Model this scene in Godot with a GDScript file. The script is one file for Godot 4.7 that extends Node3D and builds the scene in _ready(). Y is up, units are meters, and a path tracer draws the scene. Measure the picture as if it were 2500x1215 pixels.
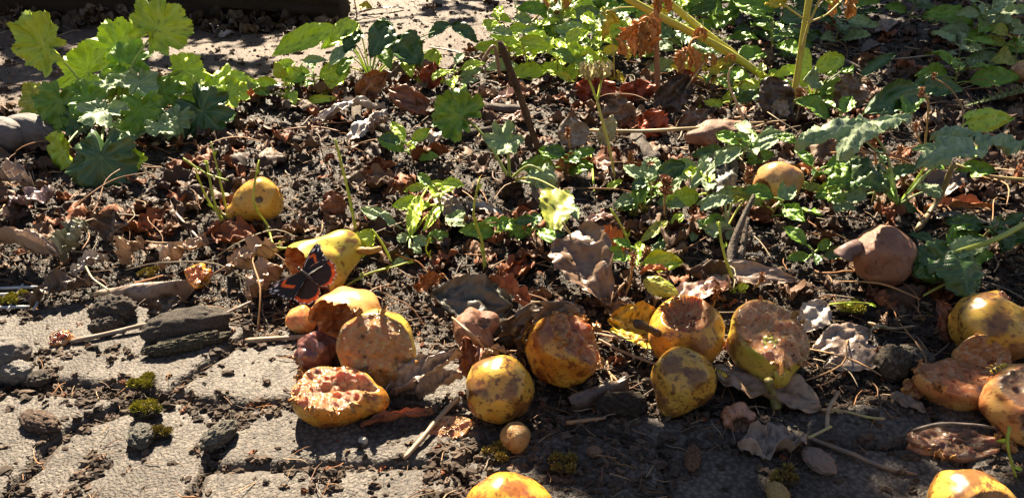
extends Node3D
# Windfall pears rotting where a paved path meets a garden bed, sun coming from behind.

var rng := RandomNumberGenerator.new()
var nz := FastNoiseLite.new()      # smooth noise, frequency 1
var nf := FastNoiseLite.new()      # several octaves, frequency 1
var M := {}
var names := {}
var bed_edge: PackedVector2Array = PackedVector2Array([Vector2(-0.6944, -0.6064), Vector2(-0.4803, -0.6258), Vector2(-0.4126, -0.653), Vector2(-0.3236, -0.6381), Vector2(-0.2365, -0.6064), Vector2(-0.1824, -0.5997), Vector2(-0.0543, -0.5769), Vector2(-0.0066, -0.5053), Vector2(0.0754, -0.5027), Vector2(0.1238, -0.4801), Vector2(0.2078, -0.485), Vector2(0.329, -0.5053), Vector2(0.4173, -0.5158), Vector2(0.6269, -0.5267)])
var path_edge: PackedVector2Array = PackedVector2Array([Vector2(-1.2433, -1.1108), Vector2(-0.7898, -1.1662), Vector2(-0.6453, -1.2695), Vector2(-0.4817, -1.3106), Vector2(-0.3421, -1.3106), Vector2(-0.099, -1.4489), Vector2(-0.0186, -1.8174), Vector2(0.1825, -2.1301)])
var pavers: Array = []
var paver_y: Array = []

# ---------------------------------------------------------------- bookkeeping
func numbered(called: String, parent: Node) -> String:
	var key = str(parent.get_instance_id()) + called
	var k = names.get(key, 0)
	names[key] = k + 1
	return called if k == 0 else "%s_%03d" % [called, k]

func put(called: String, mesh: Mesh, mat: Material, parent: Node = self, at := Vector3.ZERO) -> MeshInstance3D:
	var o := MeshInstance3D.new()
	o.name = numbered(called, parent)
	o.mesh = mesh
	if mat: o.material_override = mat
	parent.add_child(o, true)
	o.position = at
	return o

func tag(o: Node, label: String, category := "", group := "", kind := "") -> Node:
	if label: o.set_meta("label", label)
	if category: o.set_meta("category", category)
	if group: o.set_meta("group", group)
	if kind: o.set_meta("kind", kind)
	return o

func thing(called: String, at: Vector3, label: String, category: String, group := "") -> Node3D:
	var o := Node3D.new()
	o.name = numbered(called, self)
	add_child(o, true)
	o.position = at
	tag(o, label, category, group)
	return o

# ---------------------------------------------------------------- the lie of the land
func along(a: PackedVector2Array, x: float) -> float:
	if x <= a[0].x: return a[0].y
	for i in range(1, a.size()):
		if x <= a[i].x:
			return lerpf(a[i - 1].y, a[i].y, (x - a[i - 1].x) / (a[i].x - a[i - 1].x))
	return a[a.size() - 1].y

func lie(x: float, z: float) -> float:
	var d := along(bed_edge, x) - z
	return 0.020 * smoothstep(0.0, 0.25, d) + 0.008 * sin(x * 5.0 + 1.0) * sin(z * 6.0 + 0.5) * smoothstep(0.1, 0.5, d)

func path_share(x: float, z: float) -> float:
	if x > path_edge[path_edge.size() - 1].x: return 0.0
	return smoothstep(-0.05, 0.06, along(path_edge, x) - z + 0.05 * nz.get_noise_2d(x * 9.0, z * 9.0))

func soil_y(x: float, z: float) -> float:
	var d := along(bed_edge, x) - z
	var p := path_share(x, z)
	var in_bed := smoothstep(-0.01, 0.05, d)
	var y := lie(x, z)
	var rough := nf.get_noise_2d(x * 26.0, z * 26.0) * 0.010 + nf.get_noise_2d(x * 75.0 + 9.0, z * 75.0) * 0.005 - 0.001
	y += rough * lerpf(in_bed, 0.28, p)
	y -= 0.0055 * (1.0 - in_bed) - 0.002 * (1.0 - in_bed) * nf.get_noise_2d(x * 60.0, z * 60.0)
	return y

func poly_side(poly: PackedVector2Array, p: Vector2) -> float:
	var best := 9.0
	var inside := false
	var n := poly.size()
	var j := n - 1
	for i in n:
		var a := poly[i]
		var b := poly[j]
		var ab := b - a
		var t := clampf((p - a).dot(ab) / ab.length_squared(), 0.0, 1.0)
		best = minf(best, (p - a - ab * t).length_squared())
		if (a.y > p.y) != (b.y > p.y) and p.x < (b.x - a.x) * (p.y - a.y) / (b.y - a.y) + a.x:
			inside = not inside
		j = i
	return sqrt(best) if inside else -sqrt(best)

# ---------------------------------------------------------------- meshes
func commit(v: PackedVector3Array, c: PackedColorArray, idx: PackedInt32Array, uv := PackedVector2Array()) -> ArrayMesh:
	var arr := []
	arr.resize(Mesh.ARRAY_MAX)
	arr[Mesh.ARRAY_VERTEX] = v
	if c.size(): arr[Mesh.ARRAY_COLOR] = c
	if uv.size(): arr[Mesh.ARRAY_TEX_UV] = uv
	arr[Mesh.ARRAY_INDEX] = idx
	var st := SurfaceTool.new()
	st.create_from_arrays(arr)
	st.generate_normals()
	return st.commit()

func grid_index(rows: int, cols: int, flip := false) -> PackedInt32Array:
	var idx := PackedInt32Array()
	for i in rows:
		for j in cols:
			var a := i * (cols + 1) + j
			var b := a + cols + 1
			if flip: idx.append_array([a, a + 1, b, a + 1, b + 1, b])
			else: idx.append_array([a, b, a + 1, a + 1, b, b + 1])
	return idx

func mixc(a: Color, b: Color, t: float) -> Color:
	return a.lerp(b, clampf(t, 0.0, 1.0))

func tube(pts: Array, radii: Array, col: Color, col2: Color, sides := 6, sd := 0.0, o := Vector3.ZERO, knob := 0.0) -> ArrayMesh:
	# a swept stalk, twig or root with a closed end at both ends
	var v := PackedVector3Array()
	var c := PackedColorArray()
	var p := []
	var r := []
	var steps := 5 if pts.size() < 4 else 4
	for i in range(pts.size() - 1):
		var p0: Vector3 = pts[maxi(i - 1, 0)]
		var p3: Vector3 = pts[mini(i + 2, pts.size() - 1)]
		for k in steps:
			var t := float(k) / steps
			p.append(pts[i].cubic_interpolate(pts[i + 1], p0, p3, t))
			r.append(lerpf(radii[i], radii[i + 1], t))
	p.append(pts[pts.size() - 1]); r.append(radii[radii.size() - 1])
	var n := p.size()
	var ref := Vector3(0.31, 0.2, 0.93)
	for i in n:
		var t: Vector3 = (p[mini(i + 1, n - 1)] - p[maxi(i - 1, 0)]).normalized()
		var a := t.cross(ref).normalized()
		var b := a.cross(t)
		for k in sides + 1:
			var f := TAU * k / sides
			var rr: float = r[i] * (1.0 + knob * nz.get_noise_3d(i * 0.9 + sd, (k % sides) * 0.9, sd))
			if i == 0 or i == n - 1: rr *= 0.72
			var q: Vector3 = p[i] + (a * cos(f) + b * sin(f)) * rr
			v.append(q - o)
			c.append(mixc(col, col2, 0.5 + 0.9 * nz.get_noise_3d(q.x * 220.0, q.y * 220.0, q.z * 220.0 + sd)))
	var idx := grid_index(n - 1, sides, true)
	for e in [0, n - 1]:
		var m := v.size()
		v.append(p[e] - o); c.append(mixc(col, col2, 0.7))
		for k in sides:
			var a0: int = e * (sides + 1) + k
			if e == 0: idx.append_array([m, a0 + 1, a0])
			else: idx.append_array([m, a0, a0 + 1])
	return commit(v, c, idx)

func lump(rad: Vector3, sd: float, amp: float, freq: float, col: Color, col2: Color, nu := 28, nv := 18) -> ArrayMesh:
	# a clod, stone or crumb: a dented ball round the origin
	var v := PackedVector3Array()
	var c := PackedColorArray()
	for i in nv + 1:
		var th := PI * i / nv
		for j in nu + 1:
			var ph := TAU * (j % nu) / nu
			var d := Vector3(sin(th) * cos(ph), cos(th), sin(th) * sin(ph))
			var k := 1.0 + amp * nf.get_noise_3d(d.x * freq + sd, d.y * freq, d.z * freq) * 1.6
			v.append(d * rad * k)
			c.append(mixc(col, col2, 0.5 + 1.1 * nf.get_noise_3d(d.x * freq * 2.3 - sd, d.y * freq * 2.3, d.z * freq * 2.3)))
	return commit(v, c, grid_index(nv, nu))

func faceted(m: ArrayMesh) -> ArrayMesh:
	# the same shape with flat faces, for crumbs broken from larger clods
	var arr := m.surface_get_arrays(0)
	var v: PackedVector3Array = arr[Mesh.ARRAY_VERTEX]
	var c: PackedColorArray = arr[Mesh.ARRAY_COLOR]
	var idx: PackedInt32Array = arr[Mesh.ARRAY_INDEX] if arr[Mesh.ARRAY_INDEX] != null else PackedInt32Array(range(v.size()))
	var st := SurfaceTool.new()
	st.begin(Mesh.PRIMITIVE_TRIANGLES)
	for i in range(0, idx.size(), 3):
		var n := (v[idx[i + 2]] - v[idx[i]]).cross(v[idx[i + 1]] - v[idx[i]])
		if n.length() < 1e-9: continue
		for k in 3:
			st.set_normal(n.normalized())
			st.set_color(c[idx[i + k]])
			st.add_vertex(v[idx[i + k]])
	return st.commit()

# Leaf colours: main, patches, veins, spots, how much spot.
var PAL := {
	"brown": [Color(0.17, 0.10, 0.065), Color(0.27, 0.18, 0.12), Color(0.30, 0.21, 0.14), Color(0.05, 0.03, 0.02), 0.35],
	"dark": [Color(0.075, 0.05, 0.036), Color(0.14, 0.09, 0.06), Color(0.17, 0.12, 0.08), Color(0.03, 0.02, 0.015), 0.3],
	"grey": [Color(0.42, 0.365, 0.32), Color(0.31, 0.25, 0.21), Color(0.44, 0.40, 0.36), Color(0.10, 0.08, 0.06), 0.25],
	"greybrown": [Color(0.28, 0.20, 0.15), Color(0.37, 0.275, 0.21), Color(0.13, 0.09, 0.07), Color(0.06, 0.04, 0.03), 0.45],
	"tan": [Color(0.45, 0.31, 0.20), Color(0.33, 0.21, 0.13), Color(0.25, 0.15, 0.09), Color(0.10, 0.06, 0.04), 0.4],
	"mauve": [Color(0.27, 0.17, 0.17), Color(0.36, 0.27, 0.25), Color(0.16, 0.10, 0.10), Color(0.06, 0.04, 0.04), 0.3],
	"orange": [Color(0.52, 0.20, 0.055), Color(0.33, 0.12, 0.045), Color(0.62, 0.33, 0.12), Color(0.10, 0.04, 0.02), 0.35],
	"apricot": [Color(0.66, 0.33, 0.10), Color(0.55, 0.22, 0.06), Color(0.72, 0.48, 0.22), Color(0.25, 0.10, 0.04), 0.2],
	"rind": [Color(0.46, 0.22, 0.06), Color(0.30, 0.12, 0.04), Color(0.55, 0.33, 0.12), Color(0.12, 0.05, 0.02), 0.4],
	"redbrown": [Color(0.34, 0.12, 0.055), Color(0.20, 0.085, 0.05), Color(0.34, 0.16, 0.09), Color(0.05, 0.025, 0.02), 0.35],
	"wine": [Color(0.60, 0.15, 0.06), Color(0.36, 0.09, 0.05), Color(0.12, 0.03, 0.02), Color(0.05, 0.02, 0.02), 0.25],
	"pink": [Color(0.55, 0.36, 0.28), Color(0.44, 0.27, 0.20), Color(0.36, 0.22, 0.16), Color(0.15, 0.09, 0.06), 0.25],
	"slate": [Color(0.10, 0.10, 0.075), Color(0.15, 0.135, 0.10), Color(0.06, 0.055, 0.04), Color(0.04, 0.035, 0.025), 0.4],
	"sage": [Color(0.30, 0.31, 0.20), Color(0.23, 0.21, 0.14), Color(0.36, 0.37, 0.26), Color(0.09, 0.08, 0.05), 0.3],
	"straw": [Color(0.60, 0.55, 0.28), Color(0.50, 0.43, 0.22), Color(0.66, 0.60, 0.36), Color(0.24, 0.17, 0.08), 0.3],
	"yellow": [Color(0.70, 0.45, 0.035), Color(0.60, 0.33, 0.04), Color(0.80, 0.60, 0.16), Color(0.10, 0.05, 0.015), 0.75],
	"lemon": [Color(0.74, 0.66, 0.05), Color(0.62, 0.52, 0.05), Color(0.66, 0.62, 0.12), Color(0.30, 0.17, 0.04), 0.4],
	"lime": [Color(0.54, 0.70, 0.055), Color(0.44, 0.60, 0.045), Color(0.60, 0.74, 0.13), Color(0.10, 0.16, 0.03), 0.18],
	"green": [Color(0.22, 0.38, 0.04), Color(0.15, 0.29, 0.03), Color(0.22, 0.36, 0.09), Color(0.05, 0.10, 0.02), 0.2],
	"deep": [Color(0.070, 0.155, 0.030), Color(0.05, 0.115, 0.024), Color(0.15, 0.24, 0.07), Color(0.03, 0.06, 0.02), 0.2],
	"hoary": [Color(0.30, 0.42, 0.17), Color(0.23, 0.34, 0.13), Color(0.42, 0.53, 0.27), Color(0.06, 0.10, 0.04), 0.2],
	"yellowgreen": [Color(0.44, 0.45, 0.06), Color(0.30, 0.36, 0.05), Color(0.50, 0.50, 0.14), Color(0.16, 0.12, 0.03), 0.4],
}
var MAT_OF := {"brown": "dead", "dark": "dead", "grey": "dead", "greybrown": "dead", "tan": "dead", "mauve": "dead", "slate": "dead", "sage": "dead",
	"pink": "dead", "orange": "thin", "apricot": "thin", "rind": "thin", "redbrown": "thin", "wine": "thin", "straw": "thin", "yellow": "thin", "lemon": "thin",
	"lime": "green", "green": "green", "deep": "waxy", "hoary": "hairy", "yellowgreen": "green"}

func leaf_color(pal: Array, s: float, t: float, vein: float, sd: float) -> Color:
	var c := mixc(pal[0], pal[1], 0.5 + 1.3 * nf.get_noise_3d(s * 2.6 + sd, t * 1.7, sd * 0.37))
	c = mixc(c, pal[2], vein * 0.8)
	var k := nf.get_noise_3d(s * 9.0 + sd * 1.7, t * 5.5, 4.0 + sd)
	c = mixc(c, pal[3], smoothstep(0.42 - 0.34 * float(pal[4]), 0.62 - 0.3 * float(pal[4]), k) * 0.9)
	var g := nz.get_noise_3d(s * 60.0 + sd, t * 34.0, sd)
	return c * (1.0 + 0.16 * g)

func outline(kind: String, s: float) -> float:
	match kind:
		"round": return sqrt(maxf(0.0, 1.0 - pow(2.0 * s - 1.0, 2.0) * 0.999))
		"lance": return pow(sin(PI * pow(s, 0.72)), 0.95)
		"spoon": return pow(sin(PI * pow(s, 1.6)), 0.8) * 0.93 + 0.07 * (1.0 - s)
		"heart": return pow(sin(PI * pow(s * 0.97 + 0.03, 0.55)), 0.75)
		"oak": return pow(sin(PI * pow(s, 1.05)), 0.7) * (1.0 + 0.26 * sin(s * 21.0)) * 0.86
		"torn": return pow(sin(PI * pow(s, 0.9)), 0.45) * (0.82 + 0.2 * sin(s * 17.0 + 2.0) + 0.12 * sin(s * 41.0))
		"strap": return pow(sin(PI * (0.04 + 0.94 * s)), 0.4)
	return pow(sin(PI * pow(s, 0.84)), 0.72)

# A blade from A (foot) to B (tip). bow lifts its middle, cup lifts its margins, wave crumples it.
func blade(A: Vector3, B: Vector3, w: float, face: Vector3, kind: String, palname: String, sd: float, bow := 0.0, cup := 0.0, wave := 0.0, o := Vector3.ZERO, teeth := 0, fine := 1.0) -> ArrayMesh:
	var pal: Array = PAL[palname]
	var ax := B - A
	var L := ax.length()
	ax /= L
	var side := ax.cross(face).normalized()
	var up := side.cross(ax)
	var nr := int((44 if teeth > 0 else 30) * fine)
	var h := maxi(int(7 * fine), 3)
	var v := PackedVector3Array()
	var c := PackedColorArray()
	var is_green: bool = MAT_OF[palname] in ["green", "waxy", "hairy"]
	for i in nr + 1:
		var s := float(i) / nr
		var hw := w * 0.5 * outline(kind, s) + w * 0.004
		hw *= 1.0 + 0.10 * nz.get_noise_2d(s * 6.0 + sd, sd)
		for j in range(-h, h + 1):
			var t := float(j) / h
			var e := hw
			if teeth > 0 and absf(t) > 0.9:
				e *= 1.0 + 0.13 * (fposmod(s * teeth + 0.3, 1.0) - 0.45)
			elif absf(t) > 0.9:
				e *= 1.0 + 0.09 * nf.get_noise_2d(s * 14.0 + sd, t * 3.0)
			var vv := fposmod((s - 0.34 * absf(t)) * 7.0, 1.0)
			var vein := maxf(smoothstep(0.13, 0.0, absf(t)), 0.75 * smoothstep(0.16, 0.0, minf(vv, 1.0 - vv)) * smoothstep(1.0, 0.6, absf(t)))
			var lift := L * bow * 4.0 * s * (1.0 - s) + w * cup * t * t * (0.35 + 0.65 * sin(PI * clampf(s, 0.0, 1.0)))
			lift += w * wave * (nz.get_noise_3d(s * 2.9 + sd, t * 1.4, sd) + 0.55 * absf(t) * nz.get_noise_3d(s * 8.0 + sd, t * 2.0, sd + 5.0) + 0.22 * nz.get_noise_3d(s * 16.0, t * 7.0, sd))
			if is_green: lift += w * 0.022 * (0.5 - vein) * (1.0 if palname != "hoary" else 2.0)
			else: lift += w * 0.012 * (0.5 - vein)
			var squeeze := 1.0 - 0.28 * minf(absf(cup), 1.2) * t * t
			var q := A + ax * (L * s + w * wave * 0.25 * t * nz.get_noise_2d(s * 3.0 + sd, 7.0)) + side * (t * e * squeeze) + up * lift
			v.append(q - o)
			c.append(leaf_color(pal, s, t, vein, sd))
	return commit(v, c, grid_index(nr, 2 * h))

# A round, lobed, toothed blade (lady's mantle kind) on its stalk point C, facing N, its tip towards dirv.
func round_blade(C: Vector3, N: Vector3, dirv: Vector3, r: float, palname: String, sd: float, cone := 0.15, wave := 0.12, o := Vector3.ZERO) -> ArrayMesh:
	var pal: Array = PAL[palname]
	var n := N.normalized()
	var f := (dirv - n * dirv.dot(n)).normalized()
	var g := f.cross(n)
	var v := PackedVector3Array()
	var c := PackedColorArray()
	var spokes := 126
	var rings := 9
	for i in rings + 1:
		var q := float(i) / rings
		for k in spokes + 1:
			var a := -PI + TAU * k / spokes
			var lobe := absf(cos(a * 4.5 + 0.0))
			var R := r * (0.85 + 0.17 * pow(lobe, 0.55))
			R *= 1.0 - 0.62 * smoothstep(0.42, 0.0, PI - absf(a))
			R *= 0.93 + 0.11 * cos(a) + 0.20 * nz.get_noise_2d(cos(a) * 1.5 + sd, sin(a) * 1.5)
			if i == rings: R *= 1.0 + 0.085 * (fposmod(a * 8.6 + 0.2, 1.0) - 0.4)
			var vein := maxf(smoothstep(0.955, 1.0, lobe) * smoothstep(0.0, 0.15, q), smoothstep(0.1, 0.0, q))
			var lift := r * (cone * q * q + 0.09 * q * (0.5 - lobe) + wave * q * nz.get_noise_3d(cos(a) * q * 1.8 + sd, sin(a) * q * 1.8, sd) * 1.6 + 0.05 * q * nz.get_noise_3d(cos(a) * q * 7.0, sin(a) * q * 7.0, sd))
			v.append(C + (f * cos(a) + g * sin(a)) * (R * q) + n * lift - o)
			c.append(leaf_color(pal, cos(a) * q, sin(a) * q, vein, sd))
	return commit(v, c, grid_index(rings, spokes))

# ---------------------------------------------------------------- pears
var SKIN := {
	"yellow": [Color(0.55, 0.30, 0.045), Color(0.48, 0.31, 0.055), Color(0.15, 0.06, 0.022), Color(0.13, 0.06, 0.025)],
	"green": [Color(0.49, 0.41, 0.06), Color(0.57, 0.37, 0.065), Color(0.24, 0.11, 0.035), Color(0.10, 0.06, 0.025)],
	"gold": [Color(0.62, 0.245, 0.03), Color(0.60, 0.33, 0.045), Color(0.27, 0.08, 0.025), Color(0.14, 0.05, 0.02)],
	"peach": [Color(0.64, 0.26, 0.09), Color(0.60, 0.34, 0.11), Color(0.42, 0.16, 0.06), Color(0.20, 0.08, 0.04)],
	"tan": [Color(0.50, 0.25, 0.085), Color(0.50, 0.31, 0.12), Color(0.30, 0.14, 0.06), Color(0.18, 0.08, 0.04)],
	"russet": [Color(0.30, 0.135, 0.08), Color(0.38, 0.19, 0.11), Color(0.19, 0.075, 0.045), Color(0.08, 0.04, 0.03)],
	"plum": [Color(0.17, 0.07, 0.055), Color(0.24, 0.12, 0.10), Color(0.09, 0.04, 0.035), Color(0.05, 0.025, 0.02)],
}
var FLESH := {
	"fresh": [Color(0.68, 0.34, 0.13), Color(0.60, 0.22, 0.06), Color(0.18, 0.07, 0.03), Color(0.70, 0.46, 0.25)],
	"orange": [Color(0.68, 0.26, 0.07), Color(0.52, 0.15, 0.04), Color(0.17, 0.055, 0.025), Color(0.70, 0.40, 0.19)],
	"ochre": [Color(0.64, 0.31, 0.09), Color(0.56, 0.22, 0.05), Color(0.16, 0.07, 0.03), Color(0.60, 0.42, 0.17)],
	"rot": [Color(0.25, 0.12, 0.055), Color(0.16, 0.07, 0.035), Color(0.06, 0.03, 0.02), Color(0.42, 0.24, 0.11)],
}

func skin_color(p: Array, d: Vector3, sd: float, bruise: float, speck: float) -> Color:
	var c := mixc(p[0], p[1], 0.5 + 1.2 * nz.get_noise_3d(d.x * 1.3 + sd, d.y * 1.3, d.z * 1.3))
	var fuzz := nf.get_noise_3d(d.x * 6.0, d.y * 6.0 + sd, d.z * 6.0)
	var b := nz.get_noise_3d(d.x * 0.95 + sd * 3.0, d.y * 0.95 + 4.0, d.z * 0.95) + 0.30 * fuzz
	c = mixc(c, p[2], smoothstep(0.36 - bruise * 0.7, 0.74 - bruise * 0.7, b) * 0.85)
	var b2 := nf.get_noise_3d(d.x * 2.7 - sd, d.y * 2.7, d.z * 2.7 + 8.0) + 0.25 * fuzz
	c = mixc(c, p[2] * 0.8, smoothstep(0.38 - bruise * 0.24, 0.50 - bruise * 0.24, b2) * 0.88)
	var s := nz.get_noise_3d(d.x * 21.0 + sd, d.y * 21.0, d.z * 21.0) + 0.5 * nz.get_noise_3d(d.x * 4.0, d.y * 4.0 - sd, d.z * 4.0)
	c = mixc(c, p[3], smoothstep(0.72 - speck * 0.32, 0.86 - speck * 0.32, s) * 0.85)
	return c * (1.0 + 0.10 * nf.get_noise_3d(d.x * 22.0, d.y * 22.0, d.z * 22.0 + sd))

func flesh_color(p: Array, d: Vector3, sd: float) -> Color:
	var c := mixc(p[0], p[1], 0.5 + 1.5 * nf.get_noise_3d(d.x * 2.6 + sd, d.y * 2.6, d.z * 2.6))
	c = mixc(c, p[3], smoothstep(0.12, 0.45, nf.get_noise_3d(d.x * 4.0 - sd, d.y * 4.0 + 3.0, d.z * 4.0)))
	c = mixc(c, p[2], smoothstep(0.22, 0.55, nf.get_noise_3d(d.x * 3.8 + 2.0, d.y * 3.8 + sd, d.z * 3.8)) * 0.8)
	return c * (1.0 + 0.2 * nz.get_noise_3d(d.x * 26.0, d.y * 26.0, d.z * 26.0 + sd))

# Distance from the middle of the bulb to the skin for each angle off the stalk: a ball with a neck.
func pear_profile(neck: float, nr: float) -> PackedFloat32Array:
	var out := PackedFloat32Array()
	for i in 65:
		var th := PI * i / 64.0
		var dx := cos(th)
		var dy := sin(th)
		var lo := 0.0
		var hi := 3.0
		for k in 18:
			var m := 0.5 * (lo + hi)
			var x := m * dx
			var y := m * dy
			var a := sqrt(x * x + y * y) - 1.0
			var xc := clampf(x, 0.0, neck)
			var b := sqrt((x - xc) * (x - xc) + y * y) - lerpf(0.92, nr, pow(xc / maxf(neck, 0.01), 0.9))
			var hh := clampf(0.5 + 0.5 * (b - a) / 0.35, 0.0, 1.0)
			var f := lerpf(b, a, hh) - 0.35 * hh * (1.0 - hh)
			if f > 0.0: hi = m
			else: lo = m
		var rr := lo
		rr *= 1.0 - 0.07 * smoothstep(PI - 0.45, PI, th)      # the dimple round the calyx
		out.append(rr)
	return out

func prof(t: PackedFloat32Array, th: float) -> float:
	var k := clampf(th / PI * 64.0, 0.0, 63.999)
	return lerpf(t[int(k)], t[int(k) + 1], k - int(k))

var bite_normal := Vector3.UP
func bitten(r: float, d: Vector3, org: Vector3, cuts: Array, rag: float) -> float:
	for q in cuts:
		if q[0] == 0:
			var n: Vector3 = q[1].normalized()
			var dn := d.dot(n)
			if dn > 0.02:
				var k := maxf(0.12, (q[2] + rag - org.dot(n)) / dn)
				if k < r:
					r = k
					bite_normal = n
		elif q[0] == 2:
			# a face gnawed to a low dome: what lies outside a larger ball about q[1] is gone
			var c2: Vector3 = q[1] - org
			var b2 := d.dot(c2)
			var rho2: float = q[2] + rag
			var disc2 := b2 * b2 - (c2.length_squared() - rho2 * rho2)
			if disc2 > 0.0:
				var k2 := b2 + sqrt(disc2)
				if k2 < r:
					r = k2
					bite_normal = (d * k2 - c2).normalized()
		else:
			var cc: Vector3 = q[1] - org
			var b := d.dot(cc)
			var rho: float = q[2] * (1.0 + rag)
			var disc := b * b - (cc.length_squared() - rho * rho)
			if disc > 0.0 and b > 0.0:
				var k := maxf(0.12, b - sqrt(disc))
				if k < r:
					r = k
					bite_normal = (cc - d * k).normalized()
	return r

func reach(pf: PackedFloat32Array, ax: Vector3, org: Vector3, d: Vector3) -> float:
	var lo := 0.0
	var hi := 3.6
	for k in 13:
		var m := 0.5 * (lo + hi)
		var p := org + d * m
		var l := p.length()
		if l > prof(pf, acos(clampf(p.dot(ax) / maxf(l, 0.0001), -1.0, 1.0))): hi = m
		else: lo = m
	return 0.5 * (lo + hi)

# cuts: [0, n, d] flat bite with normal n at d radii; [1, c, rho] round bite of radius rho about c (in radii, world directions)
func pear(label: String, at: Vector3, R: float, stem: Vector3, opt := {}) -> Node3D:
	var root := thing(opt.get("called", "windfall_pear"), at, label, opt.get("category", "pear"), opt.get("group", "windfall pears"))
	var ax := stem.normalized()
	var e1 := ax.cross(Vector3(0.13, 0.97, 0.2)).normalized()
	var e2 := ax.cross(e1)
	var pf := pear_profile(opt.get("neck", 0.9), opt.get("nr", 0.42))
	var sd: float = opt.get("sd", 1.0)
	var cuts: Array = opt.get("cuts", [])
	var skp: Array = SKIN[opt.get("skin", "yellow")]
	var flp: Array = FLESH[opt.get("flesh", "fresh")]
	var bruise: float = opt.get("bruise", 0.25)
	var speck: float = opt.get("speck", 0.3)
	var dent: float = opt.get("dent", 0.06)
	var ragged: float = opt.get("ragged", 0.10)
	var squash: Vector3 = opt.get("squash", Vector3.ONE)
	var nu: int = opt.get("nu", 132)
	var nv: int = opt.get("nv", 92)
	# rays are cast from a point set back from the bite, so that the bitten face is meshed evenly
	var org := Vector3.ZERO
	if cuts.size():
		var q0: Array = cuts[0]
		if q0[0] == 0 and q0[2] < 0.75: org = q0[1].normalized() * (q0[2] - 0.75) * 0.75
		elif q0[0] == 1 and q0[2] > 0.4: org = q0[1].normalized() * -0.45
	var moved := org.length() > 0.01
	var was_r := 1.0
	var v := PackedVector3Array()
	var c := PackedColorArray()
	var cut := PackedByteArray()
	for i in nv + 1:
		var th := PI * i / nv
		for j in nu + 1:
			var ph := TAU * (j % nu) / nu
			var d := ax * cos(th) + (e1 * cos(ph) + e2 * sin(ph)) * sin(th)
			if moved: was_r = reach(pf, ax, org, d)
			else: was_r = prof(pf, th)
			var r := was_r * (1.0 + dent * (nz.get_noise_3d(d.x * 1.2 + sd, d.y * 1.2, d.z * 1.2) + 0.16 * nz.get_noise_3d(d.x * 3.2 + sd, d.y * 3.2, d.z * 3.2)))
			var was := r
			var push := Vector3.ZERO
			if cuts.size():
				r = bitten(r, d, org, cuts, ragged * 0.45 * nz.get_noise_3d(d.x * 1.5 + sd, d.y * 1.5, d.z * 1.5))
				if r < was - 0.012:
					var p := org + d * r
					var rag := 0.55 * nz.get_noise_3d(p.x * 1.4 + sd, p.y * 1.4, p.z * 1.4) + 0.22 * nz.get_noise_3d(p.x * 3.9, p.y * 3.9 + sd, p.z * 3.9) + 0.13 * nf.get_noise_3d(p.x * 9.0, p.y * 9.0 + sd, p.z * 9.0)
					push = bite_normal * (rag * ragged * smoothstep(0.0, 0.12, was - r))
			var is_cut := r < was - 0.012
			v.append((org + d * r + push) * R * squash)
			cut.append(1 if is_cut else 0)
			c.append(flesh_color(flp, (org + d * r + push) * 1.1, sd) if is_cut else skin_color(skp, org + d * was, sd, bruise, speck))
	var si := PackedInt32Array()
	var fi := PackedInt32Array()
	for i in nv:
		for j in nu:
			var a := i * (nu + 1) + j
			var b := a + nu + 1
			for t in [[a, a + 1, b], [a + 1, b + 1, b]]:
				if cut[t[0]] + cut[t[1]] + cut[t[2]] >= 2: fi.append_array(t)
				else: si.append_array(t)
	if si.size(): put("skin", commit(v, c, si), M[opt.get("skin_mat", "skin")], root)
	if fi.size(): put("flesh", commit(v, c, fi), M.flesh, root)
	if opt.get("flaps", 0) > 0 and fi.size():
		# torn skin curling up round the bite, and crumbs of pulp lying in it
		var g := RandomNumberGenerator.new()
		g.seed = int(sd * 10.0) + 3
		var rim := []
		var pulp := []
		for i in range(2, nv - 1):
			for j in nu:
				var a := i * (nu + 1) + j
				if cut[a] == 1:
					pulp.append(a)
					if cut[a - nu - 1] == 0 or cut[a + nu + 1] == 0 or cut[a + 1] == 0: rim.append(a)
		var n0: Vector3 = opt.get("open", Vector3(0, 0.9, 0.3))
		for k in int(opt.flaps):
			if rim.is_empty(): break
			var q: Vector3 = v[rim[g.randi() % rim.size()]]
			var out := (q.normalized() * 0.55 + n0 * 0.8 + Vector3(g.randf_range(-0.4, 0.4), g.randf_range(-0.2, 0.3), g.randf_range(-0.4, 0.4))).normalized()
			var l := R * g.randf_range(0.12, 0.26)
			put("skin_flap", blade(q - out * l * 0.25, q + out * l, l * g.randf_range(0.8, 1.7), q.normalized(), "torn", opt.get("flap_pal", "rind"), sd + k, 0.1, 0.4, 0.45, Vector3.ZERO, 0, 0.5), M.shell, root)
		var st := SurfaceTool.new()
		for k in 46:
			var q: Vector3 = v[pulp[g.randi() % pulp.size()]]
			var r2 := R * 0.012 + R * 0.05 * pow(g.randf(), 2.5)
			var dk := g.randf() < 0.45
			st.append_from(lump(Vector3(r2, r2 * 0.7, r2 * 0.9), k * 1.7, 0.7, 1.8, flp[2] if dk else flp[0], flp[2] * 0.5 if dk else flp[3], 8, 6), 0, Transform3D(Basis(), q + q.normalized() * r2 * 0.2))
		put("pulp_crumbs", st.commit(), M.flesh, root)
	if opt.has("stalk"):
		var pts := []
		for q in opt.stalk: pts.append(q)
		var rr: float = opt.get("stalk_r", 0.0022)
		var ra := []
		for k in pts.size(): ra.append(rr * (1.15 if k == 0 else (1.45 if k == pts.size() - 1 else 0.9)))
		put("stalk", tube(pts, ra, opt.get("stalk_col", Color(0.16, 0.11, 0.04)), opt.get("stalk_col2", Color(0.24, 0.2, 0.06)), 8, sd, at, 0.2), M.stem, root)
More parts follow.
